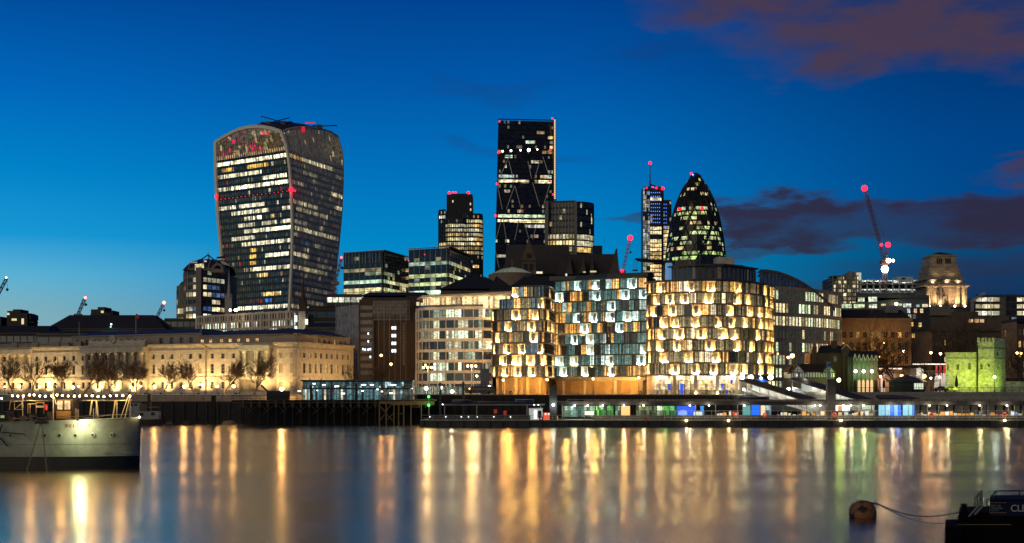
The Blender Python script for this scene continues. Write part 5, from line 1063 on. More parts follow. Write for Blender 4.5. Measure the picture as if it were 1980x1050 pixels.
def flats_all():
    # left wing
    rt = thing('apartment_wing', 'left rounded wing of the curved glass flats, stepping back at its top storeys', 'apartment building', (X(1010, 372), 372, 7.35)); pa = Path(PL)
    lz = lambda k: 12.1 + 3.06 * k
    def clipL(k):
        if k < 6: return (0, pa.L)
        return (pa.px({6: 966, 7: 990, 8: 1013}.get(k, 1013)), pa.L)
    flats(rt, PL, 0, 8, [('up', .26), ('amber', .2), ('dim', .2), ('cool', .22), ('dark', .12)], BRONZE, 101, CREAM, UPW, clip=clipL, zf=lz)
    for k, a in ((6, 966), (7, 990), (8, 1013)):
        s = pa.px(a); pp = [pa.at(s)] + [v for v, l in zip(pa.p, pa.l) if s < l] ; band(MB_ := MB(), [(v.x, v.y) for v in pp], lz(k) + .21, lz(k) + .24, -4, .4) if 0 else None
    w = MB(); s = pa.px(1008); pp = [pa.at(s)] + [v for v, l in zip(pa.p, pa.l) if s < l]; band(w, [(v.x, v.y) for v in pp], lz(8) - .17, lz(8) + .2, -6, .7); w.build('roof_slab', DARKSLAB, rt)
    core(rt, PL, 12, 12.0, lz(6), BRN, inset=1.3, back=[P(1074, 400), P(952, 392)]); s = pa.px(992); pp = [pa.at(s)] + [v for v, l in zip(pa.p, pa.l) if s < l]; core(rt, [(v.x, v.y) for v in pp], 12, lz(6), lz(8) - .2, BRN, inset=1.4, back=[P(1074, 400), P(1000, 392)], name='upper_wall')
    OC = mat('ochre render', (.50, .34, .15), .85, var=.2)
    core(rt, PL, 12, 7.35, 12.0, OC, inset=1.9, back=[P(1074, 400), P(952, 392)], name='ground_wall'); pg = Path(PL)
    for px in (962, 974, 998, 1020, 1044): c = pg.at(pg.px(px)); MB().box(c.x - .35, c.x + .35, c.y - .3, c.y + .5, 7.35, 11.9).build('column', OC, rt)
    # middle wing
    rt = thing('apartment_wing', 'recessed middle wing of the curved glass flats with cold white uplights', 'apartment building', (X(1160, 382), 382, 7.35))
    mz = lambda k: 12.4 + 3.06 * k
    flats(rt, PM, 0, 9, [('up', .30), ('amber', .20), ('dim', .30), ('bright', .08), ('dark', .12)], DARKSLAB, 202, COOLW, UPC, zf=mz)
    w = MB(); band(w, PM, mz(9) - .2, mz(9) + .25, -9, 1.0); w.build('roof_slab', DARKSLAB, rt)
    w = MB(); band(w, [P(1060, 392), P(1110, 390), P(1170, 384), P(1249, 378)], mz(9) + .6, mz(9) + 1.9, -6, -1.5); w.build('roof_screen', DARKMETAL, rt)
    core(rt, PM, 14, 12.0, mz(9) - .21, BRN, inset=1.3); core(rt, PM, 14, 7.35, 12.0, OC, inset=1.0, name='ground_wall')
    w = MB(); band(w, PM, 11.2, 12.2, -.9, .4); w.build('lintel', mat('mesh lintel', (.30, .28, .2), .5, .4, var=.5, scale=3), rt)
    pa = Path(PM)
    for px in (1090, 1131, 1190, 1240): c = pa.at(pa.px(px)); MB().box(c.x - .35, c.x + .35, c.y - .3, c.y + .4, 7.35, 11.2).build('column', mat('pale pier', (.55, .48, .36), .8), rt)
    for px in (1115, 1165, 1213): c = pa.at(pa.px(px)); MB().box(c.x - 1.6, c.x + 1.6, c.y + .72, c.y + .9, 7.4, 10.8).build('garage_door', mat('ochre door', (.38, .24, .09), .7), rt)
    # right wing
    rt = thing('apartment_wing', 'right wing of the curved glass flats, brightest, with warm uplights on every storey', 'apartment building', (X(1370, 360), 360, 7.35)); rz = lambda k: 12.55 + 3.06 * k
    flats(rt, PR, 0, 8, [('up', .46), ('amber', .12), ('dim', .26), ('bright', .10), ('dark', .06)], mat('stone bronze slab', (.17, .13, .085), .6, .1, var=.15), 303, CREAM, UPW, zf=rz)
    w = MB(); band(w, PR, rz(8) - .2, rz(8) + .28, -8, .8); w.build('terrace_slab', BRONZE, rt)
    core(rt, PR, 14, 12.2, rz(8) - .22, BRN, inset=1.3, back=[P(1480, 396), P(1251, 374)])
    AT = [P(1291, 362), P(1310, 358), P(1345, 355), P(1395, 355), P(1430, 359), P(1460, 366)]
    storeys(rt, AT, rz(8) + .3, rz(8) + 3.9, 1, 1.7, mklit(71, .0, ((.2, .15, .1),), 1, dark=(.01, .012, .015)), BRN, GNEAR, .15, .8, .05, .1, name='attic_glazing'); core(rt, AT, 12, rz(8) + .3, rz(8) + 3.9, BRN, name='attic_wall')
    w = MB(); band(w, AT, rz(8) + 4.2, rz(8) + 4.6, -10, 1.1); w.build('attic_roof', BRONZE, rt)
    w = MB(); band(w, [P(1300, 364), P(1345, 361), P(1400, 361), P(1440, 366)], rz(8) + 4.61, rz(8) + 5.5, -6, -.5); w.build('roof_screen', DARKMETAL, rt)
    D = 368; MB().box(X(1386, D), X(1420, D), D, D + 6, rz(8) + 4.6, Z(497, D)).build('roof_plant_room', mat('beige plant room', (.5, .44, .34), .8), rt); MB().box(X(1310, D), X(1332, D), D, D + 5, rz(8) + 4.6, Z(502, D)).build('roof_plant_room', BRN, rt)
    for px in (1352, 1418): MB().tube((X(px, D), D - 1, rz(8) + 4.6), (X(px, D), D - 1, rz(8) + 8.2), .07, n=4).build('mast', STEEL, rt)
    MB().lathe([(.95, 0), (.95, 5.0), (.8, 5.3)], (X(1294, 360), 361, rz(8) + .3), 14).build('glass_stair_drum', mat('blue lit drum', (.1, .15, .2), .3, em=(.15, .4, .8), es=.5, var=.3, nosample=True), rt)
    # shop front
    pa = Path(PR); s0, s1 = pa.px(1262), pa.px(1432); g = MB(); rnd = random.Random(5); n = 34
    for i in range(n):
        a, b = pa.at(s0 + (s1 - s0) * i / n), pa.at(s0 + (s1 - s0) * (i + 1) / n)
        for j, (z0, z1) in enumerate(((7.45, 8.5), (8.5, 10.2), (10.2, 11.3), (11.3, 12.3))):
            u = [.35, .8, 1.5, 2.6][j] * rnd.uniform(.3, 1.7); c = (u, u * .68, u * .32) if rnd.random() > .04 else (.02, .06, .6); g.face([(a.x, a.y + 2.2, z0), (b.x, b.y + 2.2, z0), (b.x, b.y + 2.2, z1), (a.x, a.y + 2.2, z1)], c=c)
    g.build('shop_glazing', GNEAR, rt)
    core(rt, [P(1258, 359), P(1340, 353.5), P(1385, 353.5), P(1435, 357), P(1470, 365)], 10, 7.35, 12.2, CREAM, inset=0.3, name='ground_wall')
    for px in (1263, 1304, 1345, 1387, 1424, 1447, 1470): c = pa.at(pa.px(px)); MB().box(c.x - .42, c.x + .42, c.y - .4, c.y + .4, 7.42, 12.3).build('column', CREAM, rt)
    for px in (1345, 1387): c = pa.at(pa.px(px)); fx = bulb('uplight', (c.x, c.y - .7, 7.75), .22, (1, .75, .4), 30, rt, 6)
    mb = MB(); c = pa.at(pa.px(1324)); mb.box(c.x - 1.6, c.x + 1.6, c.y - .1, c.y + .6, 10.9, 11.0); 
    for dx in (-1.6, -.05, 1.5): mb.box(c.x + dx, c.x + dx + .12, c.y - .1, c.y + .6, 7.43, 10.9)
    mb.build('door_frame', BLACK, rt); c2 = pa.at(pa.px(1322)); MB().box(c2.x - .9, c2.x - .1, c2.y + .2, c2.y + .3, 7.5, 10.2).build('blue_door_panel', mat('blue lit panel', (.02, .05, .3), em=(.03, .12, .9), es=1.0, var=0, nosample=True), rt)
    for t in (.1, .3, .5, .7, .9): c = pa.at(s0 + (s1 - s0) * t); plight((c.x, c.y + .6, 11.8), (1, .72, .38), 700, .4)
    for px in (985, 1030, 1095, 1150, 1205): D = 360 if px < 1070 else 374; plight((X(px, D), D - 2.5, 10.6), (1, .50, .12), 2600, .3)
    for i, (px, py, r) in enumerate(((1435, 729.5, .62), (1452, 729.5, .62), (1490, 729.5, .68), (1418, 728, .35))): D = 352; l = tag(bulb('globe_lamp', (X(px, D), D, Z(py, D)), r, (.85, 1, .95), 14, None, 10), ['left big white globe lamp under the right wing of the flats', 'middle big white globe lamp under the right wing of the flats', 'big white globe lamp at the right corner of the flats', 'small white globe lamp beside the shop front'][i], 'lamp')
flats_all()
def chairs():
    # café furniture in front of the shop
    pr = None
    for i, px in enumerate((1392, 1399, 1406, 1413, 1420)):
        D = 348.8; x = X(px, D)
        if pr is None:
            pr = thing('cafe_chair', 'dark cafe chair, one of five alike outside the bright shop front', 'chair', (x, D, 7.42), 'cafe chairs outside the shop front'); mb = MB(); mb.box(x - .25, x + .25, D - .25, D + .25, 7.84, 7.89); mb.build('seat', BLACK, pr); mb = MB(); mb.box(x - .25, x + .25, D + .21, D + .25, 7.89, 8.35); mb.build('backrest', BLACK, pr)
            for sx in (-.22, .22):
                for sy in (-.22, .22): MB().tube((x + sx, D + sy, 7.42), (x + sx, D + sy, 7.84), .025, n=4).build('leg', BLACK, pr)
            index_kids(pr)
        else: c = copy_tree(pr); c.location = (x, D, 7.42); c.rotation_euler = (0, 0, i * .7)
chairs()
def bmu():
    D = 385; rt = thing('roof_cleaning_crane', 'dark folded cleaning crane lying across the roof of the flats', 'crane', (X(1262, D), D, 40)); mb = MB(); z = Z(506, D)
    mb.tube((X(1232, D), D, Z(502, D)), (X(1285, D), D, Z(508, D)), .45, .6, 6); mb.tube((X(1228, D), D, Z(500, D)), (X(1240, D), D, Z(505, D)), .3, n=5); mb.build('arm', DARKMETAL, rt)
    mb = MB(); mb.box(X(1283, D), X(1305, D), D - 1, D + 2, 40.2, Z(504, D)); mb.build('carriage', DARKMETAL, rt); mb = MB(); mb.tube((X(1226, D), D, Z(500, D)), (X(1226, D), D, Z(521, D)), .06, n=4); mb.tube((X(1231, D), D, Z(502, D)), (X(1231, D), D, Z(521, D)), .06, n=4); mb.box(X(1223, D), X(1233, D), D - .5, D + .5, Z(524, D), Z(521.5, D)); mb.build('cradle', DARKMETAL, rt)
bmu()

# ---------------------------------------------------------------- curved roof banded office (right)
def office_b():
    W = mat('sandstone bands', (.36, .30, .22), .8, var=.12, scale=.5); rt = thing('curved_roof_office', 'sandstone banded office under a curved arching roof behind the flats', 'office building', (X(1550, 400), 400, 7.35))
    pts = [P(1470, 390), P(1500, 393), P(1560, 401), P(1600, 409), P(1626, 419)]; zt = 37.8; core(rt, pts, 24, 7.35, zt, W)
    storeys(rt, pts, 7.35, zt, 8, 1.42, mklit(81, .4, ((.85, 1, .6), (1, .9, .55), (1, .8, .4)), 1.2, {7: .45, 6: .7, 5: .8, 4: .3, 3: .35, 2: .25, 1: .2, 0: .3}, run=(1, 3), dark=(.03, .032, .022)), W, GNEAR, .30, .42, .12, .3)
    # glass storey under the arch
    pa = Path(pts); n = 22; g = MB(); s0, s1 = 0, pa.px(1603)
    def roofz(px): t = max(0, min(1, (px - 1478) / (1613 - 1478))); return Z(522.5, 392) - 10.0 * t ** 2.0
    top = []
    for i in range(n + 1):
        s = s0 + (s1 - s0) * i / n; v = pa.at(s); px = CX + F * v.x / v.y; top.append((v, max(zt + .6, roofz(px) - .5)))
    for (a, za), (b, zb) in zip(top, top[1:]): g.face([(a.x, a.y + .8, zt + .3), (b.x, b.y + .8, zt + .3), (b.x, b.y + .8, zb), (a.x, a.y + .8, za)], c=(.012, .016, .028) if i % 3 else (.02, .02, .02))
    g.build('arch_glazing', GNEAR, rt); mb = MB()
    for v, z in top: mb.tube((v.x, v.y + .7, zt + .3), (v.x, v.y + .7, z), .09, n=4)
    mb.build('glazing_bar', DARKMETAL, rt)
    vs = []; N = 24
    for i in range(N + 1):
        px = 1466 + (1613 - 1466) * i / N; v = pa.at(pa.px(min(px, 1625))); z = roofz(px)
        vs += [(v.x, v.y - 1.6, z), (v.x + 3, v.y + 22, z + 1.0), (v.x, v.y - 1.6, z - .8), (v.x + 3, v.y + 22, z - .2)]
    MB().mesh(vs, [(4 * i, 4 * i + 4, 4 * i + 5, 4 * i + 1) for i in range(N)] + [(4 * i + 2, 4 * i + 3, 4 * i + 7, 4 * i + 6) for i in range(N)] + [(4 * i, 4 * i + 2, 4 * i + 6, 4 * i + 4) for i in range(N)]).build('arched_roof', mat('roof fascia', (.16, .13, .09), .5, .2), rt)
    MB().box(X(1596, 409), X(1604, 409), 410, 412, zt, Z(566, 410)).build('end_pier', W, rt)
office_b()

# ---------------------------------------------------------------- east side buildings
def east():
    # high-tech lit frame
    D = 540; rt = thing('lit_frame_building', 'glowing steel framed tower of lit floors behind the curved roof office', 'building', (X(1638, D), D, 7.35)); g = MB(); rnd = random.Random(6)
    for k in range(9):
        zz = Z(535 + k * 8, D); 
        for i in range(9):
            x0, x1 = X(1610 + i * 5.5, D), X(1610 + (i + 1) * 5.5, D)
            if k < 1 and i < 2: continue
            u = rnd.uniform(.1, 1.1) * (1 if rnd.random() < .6 else .15); g.face([(x0, D, zz - 1.5), (x1, D, zz - 1.5), (x1, D, zz), (x0, D, zz)], c=(u, u * .82, u * .42))
    g.build('lit_floor', GFAR, rt); mb = MB()
    for k in range(10): z = Z(534 + k * 8, D); mb.box(X(1609, D), X(1660, D), D - .4, D + 8, z, z + .35)
    for px in (1610, 1619, 1628, 1637, 1646, 1655): mb.tube((X(px, D), D - .6, 7.35), (X(px, D), D - .6, Z(533, D)), .3, n=6)
    for px in (1622, 1640): mb.line([(X(px, D), D - .7, Z(590, D)), (X(px + 10, D), D - .7, Z(562, D)), (X(px, D), D - .7, Z(536, D))], .15, 4)
    mb.build('frame', mat('frame grey', (.2, .2, .17), .6, .3), rt); MB().box(X(1640, D), X(1665, D), D + 1, D + 9, Z(545, D), Z(526, D)).build('plant_room', CONC, rt); MB().box(X(1641, D), X(1648, D), D - .6, D + .8, Z(560, D), Z(524, D)).build('stair_tower', CONC, rt); MB().box(X(1610, D), X(1662, D), D + 1, D + 18, 7.35, Z(536, D)).build('wall', DKW, rt)
    MB().box(X(1657, D), X(1665.5, D), D + .2, D + .9, Z(542, D), Z(527, D)).build('lit_panel', mat('pale lit panel', (.3, .3, .25), em=(.8, .85, .6), es=.55, var=.2, nosample=True), rt)
    # open concrete frame
    D = 640; rt = thing('unfinished_concrete_frame', 'unfinished white concrete frame lit floor by floor under the tall red crane', 'building site', (X(1730, D), D, 7.35)); WC = mat('fresh concrete', (.48, .49, .46), .8, var=.15)
    for k, y in enumerate((542, 550, 559, 567)): MB().box(X(1662 + k * 1.5, D), X(1795 - (0 if k < 2 else 2), D), D - (1 if k % 2 else 0), D + 20, Z(y, D), Z(y - 1.3, D)).build('floor_slab', WC, rt)
    for i in range(11): x = X(1665 + i * 12.5, D); MB().box(x - .35, x + .35, D + .5, D + 1.2, Z(575, D), Z(539, D)).build('column', WC, rt)
    MB().box(X(1738, D), X(1769, D), D + 3, D + 12, Z(545, D), Z(534, D)).build('core_top', WC, rt); MB().box(X(1747, D), X(1755, D), D + 2.8, D + 2.95, Z(543, D), Z(536, D)).build('doorway', BLACK, rt)
    MB().box(X(1668, D), X(1795, D), D + 15, D + 19, 7.35, Z(545, D)).build('core', mat('site grey', (.12, .12, .12)), rt)
    for i, px in enumerate((1680, 1705, 1730, 1755, 1780)):
        for y in (546, 563): plight((X(px, D), D + 4, Z(y, D)), (.9, 1, .95), 420, .3)
    for a, b, y in ((1774, 1796, 545), (1774, 1796, 560)): MB().box(X(a, D), X(b, D), D - 2, D - 1.6, Z(y + .5, D), Z(y - .5, D)).build('rail', WHITEP, rt)
    for px in (1775, 1782, 1789, 1795): MB().tube((X(px, D), D - 1.8, Z(570, D)), (X(px, D), D - 1.8, Z(544, D)), .2, n=4).build('post', WHITEP, rt)
    # grey sloping office with lit windows
    D = 480; rt = thing('sloping_grey_office', 'grey sloping roofed office with green white lit windows', 'office building', (X(1715, D), D, 7.35)); GM = mat('blue grey cladding', (.09, .10, .10), .6)
    MB().prism([P(1622, D), P(1797, D), P(1797, D + 24), P(1622, D + 24)], 7.35, [Z(588, D), Z(573, D), Z(573, D), Z(588, D)]).build('wall', GM, rt); MB().prism([P(1655, D - .5), P(1797, D - .5), P(1797, D + 20), P(1655, D + 20)], Z(576, D), [Z(566, D), Z(571, D), Z(571, D), Z(566, D)]).build('roof', GM, rt)
    for i, (a, b, y0, y1, c) in enumerate(((1658, 1671, 575, 584, (.9, 1, .6)), (1678, 1695, 574, 584, (.9, 1, .7)), (1650, 1671, 588, 596, (.9, 1, .6)), (1679, 1695, 588, 596, (1, 1, .75)), (1703, 1712, 587.5, 592, (1, .8, .4)), (1737, 1743, 587, 592, (.8, 1, .9)), (1745, 1761, 587, 594.5, (.9, .95, .8)), (1771, 1777, 589, 594, (.6, 1, .9)), (1782, 1793, 588, 594, (1, .9, .6)), (1626, 1646, 588, 596, (.8, 1, .6)))):
        s = .3; x0, x1 = X(a, D), X(b, D); window(rt, [(x0, D - .6, Z(y1, D)), (x1, D - .6, Z(y1, D)), (x1, D - .6, Z(y0, D)), (x0, D - .6, Z(y0, D))], tuple(v * .85 for v in c), nx=3, nz=1, bar=.12)
    bulb('roof_floodlight', (X(1730, D), D - 2, Z(588.5, D)), .6, (1, .9, .5), 12, rt)
    # dark mansard + brown stone
    D = 436; rt = thing('mansard_hotel', 'dark mansard roofed building with small warm windows left of the monument tower', 'building', (X(1780, D), D, 7.35)); BS = mat('brown stone', (.20, .135, .08), .9, var=.3, scale=.6)
    MB().prism([P(1752, D), P(1800, D), P(1800, D + 16), P(1752, D + 16)], Z(640, D), Z(594, D), top=[P(1755, D + 3), P(1797, D + 3), P(1797, D + 14), P(1755, D + 14)]).build('roof', SLATE, rt); MB().box(X(1755, D), X(1803, D), D + .6, D + 16, 7.35, Z(640, D)).build('wall', BS, rt)
    for i, (px, y, c) in enumerate(((1757, 601, (.8, .9, 1)), (1770, 601, (1, .6, .4)), (1782, 601, (1, .75, .4)), (1759, 612, (.5, .5, .4)), (1768, 612, (.1, .1, .1)), (1763, 627, (1, .6, .2)), (1779, 628, (1, .7, .25)), (1767, 649, (.8, .5, .15)))):
        x, z = X(px, D), Z(y, D); window(rt, [(x - .5, D + .5 if y > 640 else D - .1 , z - .7), (x + .5, D + .5 if y > 640 else D - .1, z - .7), (x + .5, D + .5 if y > 640 else D + .1, z + .7), (x - .5, D + .5 if y > 640 else D + .1, z + .7)], c, nz=2, nx=2, bar=.08)
    D = 430; rt = thing('brown_stone_mansion', 'brown stone mansion glowing orange behind the large bare tree', 'building', (X(1690, D), D, 7.35)); x0, x1 = X(1624, D), X(1762, D)
    cols = [2 + i * 2.35 for i in range(9)]; L = x1 - x0; cols = [1.4 + i * (L - 2.8) / 9 for i in range(10)]; rr = random.Random(2)
    lits = {(1, 3): 0}
    rect(rt, (x0, D), (x1, D), 7.35, Z(620, D), cols, [(9, 11.2), (13, 15.4), (17, 19.6), (21.4, 23.8), (25.4, 27.2)], 1.15, lambda i: (1.1, .62, .16) if rr.random() < .2 else ((.35, .2, .06) if rr.random() < .2 else (.005, .005, .005)), BS)
    MB().prism([(x0, D), (x1, D), (x1, D + 18), (x0, D + 18)], Z(620, D) + .8, Z(597, D), top=[(x0 + 2, D + 5), (x1 - 2, D + 5), (x1 - 2, D + 14), (x0 + 2, D + 14)]).build('roof', SLATE, rt); mb = MB(); mb.box(x0 - .3, x1 + .3, D - .5, D + 18, Z(620, D), Z(620, D) + .8)
    for z in (12.2, 20.4): mb.box(x0, x1, D - .2, D, z, z + .4)
    mb.build('cornice', BS, rt); MB().box(x0 + .4, x1 - .4, D + .9, D + 18, 7.35, Z(620, D) - .1).build('core', BLACK, rt)
    MB().box(X(1716, D), X(1740, D), D + 2, D + 7, Z(604, D), Z(590, D)).build('roof_plant', mat('grey plant', (.16, .16, .17)), rt)
    for px, py, e in ((1712, 668, 1500), (1735, 690, 1300), (1690, 700, 900), (1650, 660, 250)): D2 = 424; plight((X(px, D2), D2, Z(py, D2)), (1, .50, .10), e, .4)
    # lit canopy building at street level
    D = 400; rt = thing('street_pavilion', 'low lit pavilion with pink glowing canopy below the brown mansion', 'pavilion', (X(1715, D), D, 7.35)); MB().box(X(1695, D), X(1765, D), D, D + 12, 7.35, Z(712, D)).build('wall', mat('pavilion wall', (.45, .33, .25), .8), rt); MB().box(X(1693, D), X(1768, D), D - 3, D + 12, Z(711, D), Z(707, D)).build('canopy', DARKMETAL, rt)
    for i in range(5): x = X(1700 + i * 9, D); MB().box(x, x + 1.1, D - .15, D - .05, Z(713.8, D), Z(711.8, D)).build('canopy_light', mat('pink canopy light', (.1, .1, .1), em=(1, .62, .45), es=3, var=0, nosample=True), rt)
    for px, c in ((1706, (.9, .6, .5)), (1727, (.3, .2, .15)), (1742, (.1, .06, .03))): x = X(px, D); MB().box(x - .7, x + .7, D - .3, D - .18, 7.4, Z(722, D)).build('door', mat('door lit %d' % px, (.2, .15, .1), em=c, es=.7, var=0, nosample=True), rt)
    plight((X(1706, D), D - 2, 11), (1, .6, .35), 260); plight((X(1735, D), D - 2, 11), (1, .5, .2), 160)
    # white exhibition pavilion with red columns
    D = 384; rt = thing('white_pavilion', 'small white pavilion with three red columns left of the green lit tower', 'pavilion', (X(1800, D), D, 7.35)); WW = mat('white pavilion wall', (.65, .65, .62), .7)
    MB().box(X(1772, D), X(1786, D), D, D + 6, 7.35, Z(712, D)).build('wall', WW, rt); MB().box(X(1786, D), X(1832, D), D + 2, D + 8, 7.35, Z(716, D)).build('back_wall', BRN, rt)
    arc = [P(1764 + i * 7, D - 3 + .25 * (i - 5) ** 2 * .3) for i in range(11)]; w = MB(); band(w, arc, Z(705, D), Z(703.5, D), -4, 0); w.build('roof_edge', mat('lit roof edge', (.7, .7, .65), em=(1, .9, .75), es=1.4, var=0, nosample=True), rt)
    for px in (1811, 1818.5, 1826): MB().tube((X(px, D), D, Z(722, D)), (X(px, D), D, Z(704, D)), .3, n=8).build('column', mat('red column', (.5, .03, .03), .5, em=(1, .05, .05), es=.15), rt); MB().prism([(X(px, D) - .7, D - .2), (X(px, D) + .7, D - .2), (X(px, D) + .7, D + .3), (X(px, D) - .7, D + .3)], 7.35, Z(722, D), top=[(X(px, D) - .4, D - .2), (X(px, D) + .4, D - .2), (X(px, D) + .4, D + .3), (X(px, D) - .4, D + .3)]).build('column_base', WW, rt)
    plight((X(1780, D), D - 3, 13), (1, .9, .8), 350); plight((X(1815, D), D - 3, 12), (1, .85, .75), 300)
    # lit glass office strip far right and blue corner tower
    D = 620
    block('far_glass_office', 'dark glass office with bands of cream light right of the monument tower', 'office building', [(1886, D), (1945, D)], 30, 575, 14, 2.6, mklit(91, .3, ((1, .85, .5), (1, .95, .7)), 1.0, {13: 1, 12: .95, 11: .9, 10: .3, 9: .4, 8: .6, 7: .5}, run=(2, 9)), DKW, sp=.4, mull=.2)
    block('far_glass_office', 'narrow dark blue glass corner building near the right edge', 'office building', [(1945, D - 8), (1966, D - 8)], 30, 573, 14, 2.4, mklit(92, .2, ((.7, 1, .9), (.8, .95, 1)), .6, {12: 0, 11: .1, 10: .5, 9: .5, 8: .3}, run=(1, 3)), DKW, sp=.3, mull=.2)
    block('far_glass_office', 'glass office with cream lit top floors at the right picture edge', 'office building', [(1966, D), (2010, D)], 30, 575, 14, 2.6, mklit(93, .3, ((1, .85, .5),), 1.0, {13: 1, 12: .8, 11: .9, 10: .2, 9: .4, 8: .8}, run=(2, 9)), DKW, sp=.4, mull=.2)
    D = 425; rt = thing('brick_office', 'brick and stone office with small gold windows at the right edge', 'office building', (X(1958, D), D, 7.35)); r3 = random.Random(9)
    rect(rt, P(1936, D + 14), P(1966, D), 7.35, Z(622, D), [1.2, 3.4, 5.6, 7.8, 10, 12.2], [(9, 11), (12.5, 14.4), (15.8, 17.6), (19, 20.8), (22.2, 24.2), (26, 28)], 1.0, lambda i: (.9, .6, .15) if r3.random() < .25 else (.02, .02, .015), mat('right office stone', (.22, .17, .11), .85), limit=36)
    rect(rt, P(1966, D), P(2020, D + 6), 7.35, Z(626, D), [1.5, 3.9, 6.3], [(9, 11), (12.5, 14.4), (15.8, 17.6), (19, 20.8), (22.2, 24.2), (26, 28)], 1.3, lambda i: (.9, .6, .15) if r3.random() < .45 else (.02, .02, .015), BRICK, limit=18)
    MB().prism([P(1937, D + 15), P(1966, D + .5), P(2020, D + 7), P(2020, D + 25), P(1937, D + 25)], 7.35, Z(622, D) - .1).build('core', BLACK, rt); MB().prism([P(1936, D + 14), P(1966, D), P(2020, D + 6), P(2020, D + 26), P(1936, D + 26)], Z(622, D), Z(616, D)).build('roof', SLATE, rt)
    rt = thing('street_wall_block', 'dark low block with street lamps before it right of the green tower', 'building', (X(1960, 400), 400, 7.35)); MB().box(X(1945, 400), X(2020, 400), 400, 410, 7.35, Z(735, 400)).build('wall', BRICK, rt); MB().box(X(1944, 400), X(2021, 400), 399.5, 410, Z(735, 400), Z(731, 400)).build('roof', SLATE, rt)
east()

